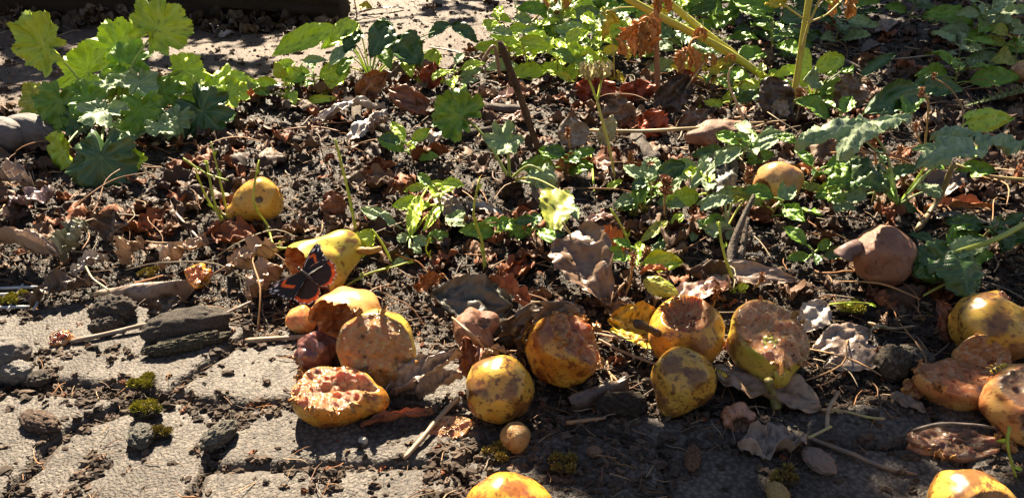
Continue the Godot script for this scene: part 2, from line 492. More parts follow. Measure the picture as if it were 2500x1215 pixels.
	if opt.has("patch"):
		# a flap of skin left on the eaten face
		var pc: Vector3 = opt.patch[0] * R
		var pn: Vector3 = (cuts[0][1] as Vector3).normalized()
		var face: float = float(cuts[0][2]) * R + 0.0012
		pc += pn * (face - pc.dot(pn))
		var out := (Vector3.UP - pn * pn.y).normalized()
		var half: float = opt.patch[1] * R * 0.5
		PAL["peel"] = [Color(0.42, 0.38, 0.07), Color(0.36, 0.33, 0.07), Color(0.42, 0.37, 0.09), Color(0.14, 0.08, 0.03), 0.7]
		MAT_OF["peel"] = "dead"
		put("skin_patch", blade(pc - out * half, pc + out * half, half * 2.0, pn, "round", "peel", sd, 0.03, -0.06, 0.10), M.skin, root)
	if opt.has("calyx"):
		# the dried remains of the flower at the blunt end
		var cv: Vector3 = -ax * R * prof(pf, PI) * 0.97
		var st := SurfaceTool.new()
		for k in 7:
			var f := TAU * k / 7.0
			var out := (e1 * cos(f) + e2 * sin(f))
			st.append_from(blade(cv, cv + out * R * 0.17 - ax * R * 0.10, R * 0.1, -ax, "lance", "dark", sd + k, 0.1, 0.3, 0.3, Vector3.ZERO, 0, 0.35), 0, Transform3D.IDENTITY)
		put("calyx", st.commit(), M.dead, root)
	return root

# A hollowed pear: the skin from the stalk to a torn rim, and the flesh turned back inside it.
func hollow_pear(label: String, at: Vector3, R: float, stem: Vector3, rim: float, wall: float, opt := {}) -> Node3D:
	var root := thing(opt.get("called", "windfall_pear"), at, label, "pear", "windfall pears")
	var ax := stem.normalized()
	var e1 := ax.cross(Vector3(0.13, 0.97, 0.2)).normalized()
	var e2 := ax.cross(e1)
	var pf := pear_profile(opt.get("neck", 0.9), opt.get("nr", 0.42))
	var sd: float = opt.get("sd", 1.0)
	var skp: Array = SKIN[opt.get("skin", "yellow")]
	var flp: Array = FLESH[opt.get("flesh", "orange")]
	var rag: float = opt.get("ragged", 0.12)
	var squash: Vector3 = opt.get("squash", Vector3.ONE)
	var nu := 120
	var n1 := 60
	var n2 := 52
	var v := PackedVector3Array()
	var c := PackedColorArray()
	var v2 := PackedVector3Array()
	var c2 := PackedColorArray()
	for i in n1 + 1:
		for j in nu + 1:
			var ph := TAU * (j % nu) / nu
			var ro := rim + rag * (nf.get_noise_2d(cos(ph) * 1.6 + sd, sin(ph) * 1.6) + 0.4 * nf.get_noise_2d(cos(ph) * 7.0 + sd, sin(ph) * 7.0))
			var th := ro * i / n1
			var d := ax * cos(th) + (e1 * cos(ph) + e2 * sin(ph)) * sin(th)
			var k: float = 1.0 + opt.get("dent", 0.06) * nz.get_noise_3d(d.x * 1.4 + sd, d.y * 1.4, d.z * 1.4)
			v.append(d * R * prof(pf, th) * k * squash)
			c.append(skin_color(skp, d, sd, opt.get("bruise", 0.2), opt.get("speck", 0.25)))
	for i in n2 + 1:
		for j in nu + 1:
			var ph := TAU * (j % nu) / nu
			var ro := rim + rag * (nf.get_noise_2d(cos(ph) * 1.6 + sd, sin(ph) * 1.6) + 0.4 * nf.get_noise_2d(cos(ph) * 7.0 + sd, sin(ph) * 7.0))
			var q := float(i) / n2
			var th := ro * (1.0 - pow(q, 1.2))
			var d := ax * cos(th) + (e1 * cos(ph) + e2 * sin(ph)) * sin(th)
			var k: float = 1.0 + opt.get("dent", 0.06) * nz.get_noise_3d(d.x * 1.4 + sd, d.y * 1.4, d.z * 1.4)
			var inner := wall * smoothstep(0.0, 0.10, q) * (1.0 + 0.5 * nf.get_noise_3d(d.x * 3.0 + sd, d.y * 3.0, d.z * 3.0))
			var rr := minf(prof(pf, th) * k - inner, lerpf(1.6, 0.78, smoothstep(0.5, 0.1, th)) - inner)
			v2.append(d * R * maxf(rr, 0.1) * squash)
			c2.append(flesh_color(flp, d, sd))
	put("skin", commit(v, c, grid_index(n1, nu, true)), M.shell, root)
	put("flesh", commit(v2, c2, grid_index(n2, nu, true)), M.shell, root)
	if opt.has("stalk"):
		put("stalk", tube(opt.stalk, opt.stalk_r, Color(0.30, 0.13, 0.03), Color(0.36, 0.25, 0.06), 8, sd, at, 0.2), M.stem, root)
	return root

# ---------------------------------------------------------------- materials
func noise_tex(freq: float, oct: int, size: int, type := FastNoiseLite.TYPE_SIMPLEX, sd := 1) -> Image:
	var n := FastNoiseLite.new()
	n.noise_type = type
	n.frequency = freq
	n.seed = sd
	n.fractal_octaves = oct
	n.fractal_type = FastNoiseLite.FRACTAL_FBM if oct > 1 else FastNoiseLite.FRACTAL_NONE
	var im := n.get_seamless_image(size, size)
	im.convert(Image.FORMAT_L8)
	return im

func ramp_tex(im: Image, stops: Array) -> ImageTexture:
	var g := Gradient.new()
	g.offsets = PackedFloat32Array(stops.map(func(s): return s[0]))
	g.colors = PackedColorArray(stops.map(func(s): return s[1]))
	var lut := PackedByteArray()
	for i in 256:
		var q := g.sample(i / 255.0)
		lut.append_array([int(q.r * 255.0), int(q.g * 255.0), int(q.b * 255.0)])
	var src := im.get_data()
	var dst := PackedByteArray()
	dst.resize(src.size() * 3)
	for i in src.size():
		var k := src[i] * 3
		dst[i * 3] = lut[k]; dst[i * 3 + 1] = lut[k + 1]; dst[i * 3 + 2] = lut[k + 2]
	return ImageTexture.create_from_image(Image.create_from_data(im.get_width(), im.get_height(), false, Image.FORMAT_RGB8, dst))

func plain(rough: float, spec := 0.5) -> StandardMaterial3D:
	var m := StandardMaterial3D.new()
	m.vertex_color_use_as_albedo = true
	m.roughness = rough
	m.metallic_specular = spec
	m.cull_mode = BaseMaterial3D.CULL_DISABLED
	return m

func grained(m: StandardMaterial3D, albedo: Texture2D, height: Texture2D, scale: float, relief: float) -> StandardMaterial3D:
	m.uv1_triplanar = true
	m.uv1_world_triplanar = true
	m.uv1_scale = Vector3.ONE * scale
	if albedo: m.albedo_texture = albedo
	if height:
		m.heightmap_enabled = true
		m.heightmap_texture = height
		m.heightmap_scale = relief
	return m

func make_materials() -> void:
	var fine := noise_tex(0.035, 4, 512)
	var grain := noise_tex(0.09, 3, 512, FastNoiseLite.TYPE_SIMPLEX, 5)
	var cells := noise_tex(0.075, 1, 512, FastNoiseLite.TYPE_CELLULAR, 8)
	var fine_t := ImageTexture.create_from_image(fine)
	var grain_t := ImageTexture.create_from_image(grain)
	var cells_t := ImageTexture.create_from_image(cells)
	var w := func(k): return Color(k, k, k)
	var soil_a := ramp_tex(fine, [[0.0, w.call(0.42)], [0.4, w.call(0.72)], [0.7, Color(0.98, 0.95, 0.9)], [1.0, w.call(1.0)]])
	var leaf_a := ramp_tex(grain, [[0.0, w.call(0.80)], [0.5, w.call(0.93)], [1.0, w.call(1.0)]])
	var pave_a := ramp_tex(cells, [[0.0, Color(1.0, 0.98, 0.94)], [0.22, Color(0.86, 0.83, 0.79)], [0.5, Color(0.66, 0.63, 0.60)], [1.0, Color(0.48, 0.45, 0.42)]])
	M.soil = grained(plain(0.6, 0.5), soil_a, grain_t, 9.0, 0.35)
	M.paver = grained(plain(0.66, 0.45), pave_a, grain_t, 6.5, 0.10)
	M.crumb = plain(0.78, 0.35)
	M.twig = plain(0.6, 0.4)
	M.stone = grained(plain(0.55, 0.5), leaf_a, grain_t, 20.0, 0.08)
	M.clod = grained(plain(0.75, 0.4), soil_a, grain_t, 25.0, 0.2)
	M.bark = grained(plain(0.75, 0.35), soil_a, grain_t, 16.0, 0.2)
	M.dead = grained(plain(0.37, 0.55), leaf_a, grain_t, 14.0, 0.03)
	M.dead.backlight = Color(0.30, 0.20, 0.12)
	M.litter = grained(plain(0.58, 0.35), leaf_a, grain_t, 14.0, 0.03)
	M.litter.backlight = Color(0.30, 0.20, 0.12)
	M.thin = grained(plain(0.46, 0.45), leaf_a, grain_t, 14.0, 0.03)
	M.thin.backlight = Color(0.95, 0.80, 0.60)
	M.green = grained(plain(0.42, 0.45), leaf_a, grain_t, 18.0, 0.02)
	M.green.backlight = Color(1.25, 1.32, 0.72)
	M.waxy = grained(plain(0.36, 0.55), leaf_a, grain_t, 18.0, 0.02)
	M.waxy.backlight = Color(0.55, 0.60, 0.30)
	M.hairy = grained(plain(0.5, 0.45), leaf_a, grain_t, 18.0, 0.05)
	M.hairy.backlight = Color(0.9, 1.0, 0.5)
	M.hairy.rim_enabled = true
	M.hairy.rim = 0.6
	M.stem = plain(0.5, 0.4)
	M.stem.backlight = Color(0.3, 0.3, 0.15)
	M.skin = plain(0.27, 0.55)
	M.skin.subsurf_scatter_enabled = true
	M.skin.subsurf_scatter_strength = 0.25
	M.shell = plain(0.32, 0.5)
	M.shell.backlight = Color(0.85, 0.62, 0.40)
	M.dull = grained(plain(0.42, 0.45), leaf_a, grain_t, 22.0, 0.06)
	M.flesh = grained(plain(0.22, 0.6), leaf_a, grain_t, 30.0, 0.14)
	M.flesh.clearcoat_enabled = true
	M.flesh.clearcoat = 0.5
	M.flesh.clearcoat_roughness = 0.15
	M.flesh.subsurf_scatter_enabled = true
	M.flesh.subsurf_scatter_strength = 0.35
	M.moss = plain(0.85, 0.2)
	M.moss.backlight = Color(0.4, 0.45, 0.15)
	M.wing = plain(0.55, 0.4)
	M.wing.backlight = Color(0.35, 0.3, 0.25)
	M.glassy = plain(0.2, 0.5)
	M.glassy.transparency = BaseMaterial3D.TRANSPARENCY_ALPHA
	M.glassy.albedo_color = Color(1, 1, 1, 0.35)
	M.insect = plain(0.35, 0.5)
	M.wood = grained(plain(0.75, 0.3), soil_a, fine_t, 5.0, 0.3)
	M.metal = plain(0.45, 0.5)
	M.darkwood = grained(plain(0.8, 0.3), soil_a, fine_t, 5.0, 0.3)
	M.darkwood.vertex_color_use_as_albedo = false
	M.darkwood.albedo_color = Color(0.24, 0.19, 0.14)

# ---------------------------------------------------------------- ground
func build_ground() -> void:
	var rows := 400
	var cols := 560
	var v := PackedVector3Array()
	var c := PackedColorArray()
	var dark := Color(0.030, 0.021, 0.015)
	var mid := Color(0.085, 0.056, 0.038)
	var path := Color(0.235, 0.155, 0.102)
	var path2 := Color(0.15, 0.095, 0.062)
	for i in rows + 1:
		var z := -0.26 * pow(7.2 / 0.26, float(i) / rows)
		for j in cols + 1:
			var x := (float(j) / cols - 0.5) * 2.0 * (absf(z) * 0.86 + 0.12)
			v.append(Vector3(x, soil_y(x, z), z))
			var p := path_share(x, z)
			var n := nf.get_noise_2d(x * 8.0, z * 8.0)
			var n2 := nf.get_noise_2d(x * 40.0, z * 40.0 + 3.0)
			var a := mixc(dark, mid, 0.5 + n * 1.1 + n2 * 0.6)
			var b := mixc(path, path2, 0.45 + n * 0.9 + n2 * 0.7)
			c.append(mixc(a, b, p))
	tag(put("ground", commit(v, c, grid_index(rows, cols)), M.soil), "dark crumbly soil of the bed and the bare brown path behind", "", "", "structure")
	# land all round, out to the horizon
	var far := PlaneMesh.new()
	far.size = Vector2(160, 160)
	var fm := plain(0.8, 0.3)
	fm.vertex_color_use_as_albedo = false
	fm.albedo_color = Color(0.40, 0.33, 0.26)
	grained(fm, M.soil.albedo_texture, null, 0.8, 0.0)
	tag(put("terrain", far, fm, self, Vector3(0, -0.03, 0)), "", "", "", "structure")

func build_pavement() -> void:
	var root := Node3D.new()
	root.name = "pavement"
	add_child(root)
	tag(root, "grey concrete pavers with soil-filled joints in front of the bed", "", "", "structure")
	pavers = [
		PackedVector2Array([Vector2(-0.5621, -0.5997), Vector2(-0.4779, -0.6216), Vector2(-0.4107, -0.6507), Vector2(-0.3596, -0.6403), Vector2(-0.2355, -0.603), Vector2(-0.2505, -0.5627), Vector2(-0.2652, -0.5368), Vector2(-0.2799, -0.5042), Vector2(-0.3071, -0.5158), Vector2(-0.3671, -0.5223), Vector2(-0.422, -0.524), Vector2(-0.5213, -0.5213)]),
		PackedVector2Array([Vector2(-0.5217, -0.5079), Vector2(-0.4128, -0.5079), Vector2(-0.3475, -0.5027), Vector2(-0.3059, -0.4975), Vector2(-0.3358, -0.4658), Vector2(-0.3427, -0.4433), Vector2(-0.3471, -0.4006), Vector2(-0.3477, -0.3665), Vector2(-0.4432, -0.3665)]),
		PackedVector2Array([Vector2(-0.3347, -0.4544), Vector2(-0.2946, -0.49), Vector2(-0.2728, -0.496), Vector2(-0.2187, -0.487), Vector2(-0.2165, -0.4682), Vector2(-0.2196, -0.4264), Vector2(-0.2193, -0.4025), Vector2(-0.2101, -0.3532), Vector2(-0.3397, -0.3532), Vector2(-0.3408, -0.3968)]),
		PackedVector2Array([Vector2(-0.2747, -0.5027), Vector2(-0.2609, -0.5346), Vector2(-0.2458, -0.5603), Vector2(-0.2271, -0.5997), Vector2(-0.1824, -0.5997), Vector2(-0.0543, -0.5769), Vector2(-0.0101, -0.5213), Vector2(-0.0226, -0.4925), Vector2(-0.1724, -0.497), Vector2(-0.2163, -0.492)]),
		PackedVector2Array([Vector2(-0.2132, -0.486), Vector2(-0.1703, -0.491), Vector2(-0.0256, -0.486), Vector2(-0.0062, -0.4612), Vector2(-0.0381, -0.4272), Vector2(-0.1201, -0.4264), Vector2(-0.2124, -0.4223), Vector2(-0.2125, -0.4612)]),
		PackedVector2Array([Vector2(-0.216, -0.4142), Vector2(-0.2111, -0.4182), Vector2(-0.1193, -0.4223), Vector2(-0.0385, -0.4231), Vector2(-0.0273, -0.3839), Vector2(-0.0303, -0.3375), Vector2(-0.2067, -0.3375), Vector2(-0.215, -0.3949)]),
		PackedVector2Array([Vector2(-0.0344, -0.4231), Vector2(-0.0015, -0.4576), Vector2(0.0249, -0.4658), Vector2(0.1084, -0.4442), Vector2(0.1051, -0.3987), Vector2(0.0882, -0.3375), Vector2(-0.0265, -0.3375), Vector2(-0.0234, -0.3876)]),
		PackedVector2Array([Vector2(0.0297, -0.4696), Vector2(0.0743, -0.4925), Vector2(0.1234, -0.4777), Vector2(0.2071, -0.4825), Vector2(0.3271, -0.5011), Vector2(0.3212, -0.4486), Vector2(0.1148, -0.4468)]),
		PackedVector2Array([Vector2(0.1127, -0.4416), Vector2(0.3202, -0.4433), Vector2(0.3248, -0.3931), Vector2(0.3151, -0.3375), Vector2(0.0928, -0.3375), Vector2(0.1093, -0.3987)]),
		PackedVector2Array([Vector2(0.3324, -0.5027), Vector2(0.4158, -0.5132), Vector2(0.5509, -0.5158), Vector2(0.4412, -0.3375), Vector2(0.3202, -0.3375), Vector2(0.3276, -0.3931), Vector2(0.3253, -0.4477)]),
	]
	var lightc := Color(0.180, 0.163, 0.150)
	var darkc := Color(0.092, 0.078, 0.067)
	var step := 0.0028
	var no := 0
	for poly in pavers:
		no += 1
		var lo: Vector2 = poly[0]
		var hi: Vector2 = poly[0]
		for q in poly:
			lo = lo.min(q); hi = hi.max(q)
		lo -= Vector2(0.008, 0.008); hi += Vector2(0.008, 0.008)
		var nx := int((hi.x - lo.x) / step)
		var ny := int((hi.y - lo.y) / step)
		var tilt := Vector2(rng.randf_range(-0.012, 0.012), rng.randf_range(-0.012, 0.012))
		var mid := (lo + hi) * 0.5
		var v := PackedVector3Array()
		var c := PackedColorArray()
		var keep := PackedByteArray()
		for i in ny + 1:
			for j in nx + 1:
				var p := Vector2(lo.x + j * step, lo.y + i * step)
				var wob := 0.0024 * nf.get_noise_2d(p.x * 45.0, p.y * 45.0 + no)
				var d := poly_side(poly, p) + wob + 0.0006
				var y := 0.001 + tilt.dot(p - mid) + 0.0008 * nf.get_noise_2d(p.x * 22.0, p.y * 22.0) + 0.0005 * nf.get_noise_2d(p.x * 70.0 + 5.0, p.y * 70.0)
				y -= 0.004 * pow(clampf(1.0 - d / 0.008, 0.0, 1.0), 2.0)
				if d < 0.0: y -= 0.008
				v.append(Vector3(p.x, y, p.y))
				keep.append(1 if d > -0.003 else 0)
				var n := nf.get_noise_2d(p.x * 11.0 + no, p.y * 11.0)
				var col := mixc(lightc, darkc, 0.40 + n * 0.9 + 0.40 * nf.get_noise_2d(p.x * 55.0, p.y * 55.0))
				# trodden-in soil and old fruit stains, with their own ragged outlines
				var stain := nf.get_noise_2d(p.x * 17.0 + 40.0, p.y * 17.0) + 0.35 * nf.get_noise_2d(p.x * 90.0, p.y * 90.0)
				col = mixc(col, Color(0.060, 0.045, 0.034), smoothstep(0.22, 0.50, stain) * 0.7)
				c.append(col)
		var idx := PackedInt32Array()
		for i in ny:
			for j in nx:
				var a := i * (nx + 1) + j
				var b := a + nx + 1
				if keep[a] + keep[b] + keep[a + 1] + keep[b + 1] >= 2:
					idx.append_array([a, a + 1, b, a + 1, b + 1, b])
		put("paver", commit(v, c, idx), M.paver, root)

func paver_depth(x: float, z: float) -> float:
	var best := -1.0
	for poly in pavers:
		best = maxf(best, poly_side(poly, Vector2(x, z)))
	return best

func floor_y(x: float, z: float) -> float:
	if along(bed_edge, x) - z < 0.0:
		return 0.0005 if paver_depth(x, z) > 0.0 else -0.005
	return soil_y(x, z)

# ---------------------------------------------------------------- loose litter nobody could count
func scatter(called: String, label: String, mesh: Mesh, mat: Material, at: Array, cols: Array) -> void:
	var mm := MultiMesh.new()
	mm.transform_format = MultiMesh.TRANSFORM_3D
	mm.use_colors = true
	mm.mesh = mesh
	mm.instance_count = at.size()
	for i in at.size():
		mm.set_instance_transform(i, at[i])
		mm.set_instance_color(i, cols[i])
	var o := MultiMeshInstance3D.new()
	o.name = numbered(called, self)
	o.multimesh = mm
	o.material_override = mat
	add_child(o, true)
	tag(o, label, "", "", "stuff")

func litter_spot(zone: String) -> Vector3:
	# a random spot, denser near the front as much as the eye resolves; y carries how much litter lies there
	for attempt in 40:
		var z := -0.34 * pow(2.35 / 0.34, rng.randf())
		var x := rng.randf_range(-1.0, 1.0) * (absf(z) * 0.72 + 0.06)
		var d := along(bed_edge, x) - z
		var chance := 1.0
		if d < 0.0:
			var q := paver_depth(x, z)
			if q > 0.0:
				chance = 0.055 + 0.24 * smoothstep(0.016, 0.0, q) + 0.50 * smoothstep(-0.05, 0.0, d)
				chance += 0.75 * smoothstep(0.24, 0.48, nf.get_noise_2d(x * 13.0 + 3.0, z * 13.0))
				if x > -0.06 and x < 0.10: chance += 0.45 * smoothstep(-0.56, -0.44, z)
				if zone == "twig": chance *= 0.8
			else: chance = 0.9
		elif path_share(x, z) > 0.5:
			chance = 0.22 if zone == "crumb" else 0.07
		if rng.randf() < chance:
			return Vector3(x, floor_y(x, z), z)
	return Vector3(0, -9, 0)

func build_litter() -> void:
	var white := Color(1, 1, 1)
	var soilcols := [Color(0.022, 0.016, 0.012), Color(0.04, 0.028, 0.02), Color(0.065, 0.045, 0.032), Color(0.10, 0.072, 0.052), Color(0.032, 0.025, 0.02)]
	for k in 4:
		var at := []
		var cols := []
		var mesh := faceted(lump(Vector3(1, 0.75, 0.85), k * 7.3, 0.85, 1.9, white * 0.6, white, 8, 5))
		for i in 15000:
			var p := litter_spot("crumb")
			if p.y < -1.0: continue
			var s := 0.0007 + 0.0034 * pow(rng.randf(), 3.6)
			if absf(p.z) > 1.0: s *= 1.35
			var b := Basis.from_euler(Vector3(rng.randf() * TAU, rng.randf() * TAU, rng.randf() * TAU)).scaled(Vector3(rng.randf_range(0.7, 1.7), rng.randf_range(0.5, 1.0), rng.randf_range(0.7, 1.4)) * s)
			at.append(Transform3D(b, p + Vector3(0, s * 0.3, 0)))
			var q: Color = soilcols[rng.randi() % soilcols.size()]
			if along(bed_edge, p.x) < p.z or path_share(p.x, p.z) > 0.5: q = mixc(q * 1.3, Color(0.12, 0.08, 0.055), rng.randf() * 0.6)
			elif rng.randf() < 0.10: q = Color(0.15, 0.09, 0.05).lerp(Color(0.24, 0.17, 0.11), rng.randf())
			cols.append(q)
		scatter("soil_crumbs", "loose dark soil crumbs strewn over bed, path and paver joints", mesh, M.crumb, at, cols)
	var twigcols := [Color(0.32, 0.17, 0.08), Color(0.40, 0.25, 0.13), Color(0.22, 0.11, 0.06), Color(0.40, 0.28, 0.16), Color(0.16, 0.10, 0.07), Color(0.25, 0.20, 0.15), Color(0.38, 0.17, 0.06)]
	for k in 5:
		var at := []
		var cols := []
		var bend := Vector3(0, 0.02 + 0.015 * k, 0.06 * (k - 2))
		var pts := [Vector3(-0.5, 0, 0), Vector3(-0.15, 0.0, 0) + bend * 0.6, Vector3(0.2, 0.02, 0) + bend * 0.45, Vector3(0.5, 0.01, 0.05 * k)]
		var thick := 0.010 + 0.0035 * k
		var mesh := tube(pts, [thick, thick * 1.2, thick, thick * 0.6], white, white * 0.7, 5, k, Vector3.ZERO, 0.5)
		for i in 720:
			var p := litter_spot("twig")
			if p.y < -1.0: continue
			var s := 0.010 + 0.040 * pow(rng.randf(), 2.2)
			if absf(p.z) > 1.0: s *= 1.4
			if along(bed_edge, p.x) < p.z: s = minf(s, 0.018)
			var b := Basis.from_euler(Vector3(rng.randf_range(-0.7, 0.7), rng.randf() * TAU, rng.randf_range(-0.30, 0.30))).scaled(Vector3.ONE * s)
			at.append(Transform3D(b, p + Vector3(0, 0.0012 + 0.003 * rng.randf(), 0)))
			cols.append(twigcols[rng.randi() % twigcols.size()] * rng.randf_range(0.7, 1.25))
		scatter("twig_litter", "short brown twiglets and dry needles littering bed and pavers", mesh, M.twig, at, cols)
	var leafcols := [Color(0.17, 0.092, 0.052), Color(0.10, 0.055, 0.034), Color(0.22, 0.145, 0.095), Color(0.26, 0.095, 0.04), Color(0.065, 0.04, 0.028)]
	PAL["flake"] = [white, white * 0.75, white * 0.9, white * 0.35, 0.3]
	MAT_OF["flake"] = "dead"
	for k in 5:
		var at := []
		var cols := []
		var mesh := blade(Vector3(-0.5, 0, 0), Vector3(0.5, 0.05 * k, 0), 0.55 + 0.1 * (k % 3), Vector3.UP, ["oval", "torn", "round", "oak", "torn"][k], "flake", k * 3.1, 0.05 * (k - 2), 0.3 * (1 if k % 2 else -1), 0.34, Vector3.ZERO, 0, 0.5)
		for i in 330:
			var p := litter_spot("leaf")
			if p.y < -1.0: continue
			var in_bed := along(bed_edge, p.x) - p.z
			var s := 0.007 + 0.026 * pow(rng.randf(), 1.3) * smoothstep(-0.05, 0.2, in_bed)
			if in_bed > 0.35: s *= 1.5
			var b := Basis.from_euler(Vector3(rng.randf_range(-0.7, 0.7), rng.randf() * TAU, rng.randf_range(-0.7, 0.7))).scaled(Vector3.ONE * s)
			at.append(Transform3D(b, p + Vector3(0, s * 0.18, 0)))
			cols.append(leafcols[rng.randi() % leafcols.size()] * rng.randf_range(0.75, 1.25))
		scatter("leaf_litter", "crumbled bits of dead leaf among the soil crumbs", mesh, M.litter, at, cols)
	# whole leaves matted into the bed behind the front row
	for k in 3:
		var at := []
		var cols := []
		var mesh := blade(Vector3(-0.5, 0, 0), Vector3(0.5, 0.03, 0), 0.62 - 0.08 * k, Vector3.UP, ["oval", "round", "oak"][k], "flake", 20.0 + k * 3.1, 0.06, [0.25, -0.3, 0.35][k], 0.24, Vector3.ZERO, 0, 0.8)
		for i in 380:
			var p := litter_spot("leaf")
			if p.y < -1.0 or path_share(p.x, p.z) > 0.3 or along(bed_edge, p.x) - p.z < 0.10: continue
			if nf.get_noise_2d(p.x * 5.0 + 7.0, p.z * 5.0) < -0.05: continue
			var s := rng.randf_range(0.032, 0.062)
			var b := Basis.from_euler(Vector3(rng.randf_range(-0.35, 0.6), rng.randf() * TAU, rng.randf_range(-0.4, 0.4))).scaled(Vector3.ONE * s)
			at.append(Transform3D(b, p + Vector3(0, 0.005, 0)))
			cols.append(leafcols[rng.randi() % leafcols.size()] * rng.randf_range(0.8, 1.35))
		scatter("matted_leaves", "dead brown leaves matted together over the soil", mesh, M.litter, at, cols)
	# fine dry stalks arching over the litter
	for k in 3:
		var at := []
		var cols := []
		var mesh := tube([Vector3(-0.5, 0, 0), Vector3(-0.2, 0.05 + 0.05 * k, 0.05), Vector3(0.2, 0.06 + 0.06 * k, -0.04), Vector3(0.5, 0.02, 0.06 * k)], [0.008, 0.008, 0.007, 0.005], white, white * 0.75, 4, k, Vector3.ZERO, 0.3)
		for i in 75:
			var p := litter_spot("leaf")
			if p.y < -1.0 or path_share(p.x, p.z) > 0.3 or along(bed_edge, p.x) - p.z < 0.02: continue
			var s := rng.randf_range(0.05, 0.13)
			var b := Basis.from_euler(Vector3(rng.randf_range(-0.4, 0.4), rng.randf() * TAU, rng.randf_range(-0.25, 0.35))).scaled(Vector3.ONE * s)
			at.append(Transform3D(b, p + Vector3(0, 0.004, 0)))
			cols.append([Color(0.42, 0.24, 0.11), Color(0.36, 0.29, 0.19), Color(0.30, 0.15, 0.07)][rng.randi() % 3] * rng.randf_range(0.7, 1.2))
		scatter("dry_stalk_litter", "tangle of fine dry stalks over the bed", mesh, M.twig, at, cols)

# ---------------------------------------------------------------- builders for single things
var count := 0.0
const UPC := Vector3(0, 0.883, -0.469)      # up the slope of a leaf that leans away
const TOC := Vector3(0, 0.469, 0.883)       # a face turned to the front

func dead_leaf(label: String, pal: String, kind: String, A: Vector3, B: Vector3, w: float, bow := 0.06, cup := 0.15, wave := 0.22, face := Vector3.UP, stalk := []) -> Node3D:
	count += 1.37
	var m := blade(A, B, w, face, kind, pal, count, bow, cup, wave, A, 0, 1.15)
	if stalk.is_empty():
		return tag(put("fallen_leaf", m, M[MAT_OF[pal]], self, A), label, "leaf", "fallen leaves")
	var root := thing("fallen_leaf", A, label, "leaf", "fallen leaves")
	put("blade", m, M[MAT_OF[pal]], root)
	var pts := [A]
	pts.append_array(stalk)
	var ra := []
	for k in pts.size(): ra.append(0.0011)
	put("leaf_stalk", tube(pts, ra, PAL[pal][1] * 1.1, Color(0.42, 0.40, 0.14), 6, count, A), M.stem, root)
	return root

func leaf_on(root: Node3D, A: Vector3, B: Vector3, w: float, pal: String, kind := "oval", face := Vector3.UP, bow := 0.06, cup := 0.18, wave := 0.10, teeth := 0, from = null) -> MeshInstance3D:
	count += 1.37
	var o := put("leaf", blade(A, B, w, face, kind, pal, count, bow, cup, wave, root.position, teeth), M[MAT_OF[pal]], root)
	if from != null:
		var f: Vector3 = from
		var mid := (f + A) * 0.5 + Vector3(0, (A - f).length() * 0.10, 0)
		put("leaf_stalk", tube([f, mid, A], [0.0014, 0.0011, 0.0009], PAL[pal][2], PAL[pal][0], 6, count, root.position), M.stem, o)
	return o

func round_on(root: Node3D, C: Vector3, r: float, pal: String, N: Vector3, dirv: Vector3, cone := 0.15, wave := 0.14, from = null) -> MeshInstance3D:
	count += 1.37
	var o := put("leaf", round_blade(C, N, dirv, r, pal, count, cone, wave, root.position), M[MAT_OF[pal]], root)
	if from != null:
		var f: Vector3 = from
		var mid := f * 0.45 + C * 0.55 + Vector3(0, 0.012, 0)
		put("leaf_stalk", tube([f, mid, C], [0.0019, 0.0016, 0.0013], Color(0.30, 0.36, 0.10), Color(0.22, 0.28, 0.08), 7, count, root.position), M.stem, o)
	return o

func sprig(label: String, base: Vector3, h: float, n: int, size: float, pals: Array, kind: String, lean: Vector3, sd: int, category := "plant", group := "weeds at the back of the bed") -> void:
	var g := RandomNumberGenerator.new()
	g.seed = sd
	var root := thing("leafy_weed", base, label, category, group)
	var top := base + Vector3(0, h, 0) + lean
	var mid := base + Vector3(0, h * 0.55, 0) + lean * 0.3
	put("stem", tube([base - Vector3(0, 0.004, 0), mid, top], [0.0017, 0.0014, 0.0009], Color(0.20, 0.22, 0.07), Color(0.26, 0.16, 0.08), 6, sd, base), M.stem, root)
	n = int(n * 1.1)
	size *= 1.15
	for k in n:
		var q := pow((k + 0.6) / n, 0.8)
		var A := base.lerp(mid, q * 2.0) if q < 0.5 else mid.lerp(top, q * 2.0 - 1.0)
		var f := k * 2.4 + g.randf() * 0.9
		var out := Vector3(cos(f), g.randf_range(-0.05, 0.65), sin(f)).normalized()
		var s := size * g.randf_range(0.65, 1.2) * (1.1 - 0.35 * q)
		var P := A + out * s * 0.28
		leaf_on(root, P, P + out * s + Vector3(0, -s * 0.12, 0), s * g.randf_range(0.42, 0.62), pals[g.randi() % pals.size()], kind, Vector3(g.randf_range(-0.4, 0.4), 0.65, g.randf_range(0.3, 0.9)).normalized(), 0.07, 0.2, 0.12, 0, A)

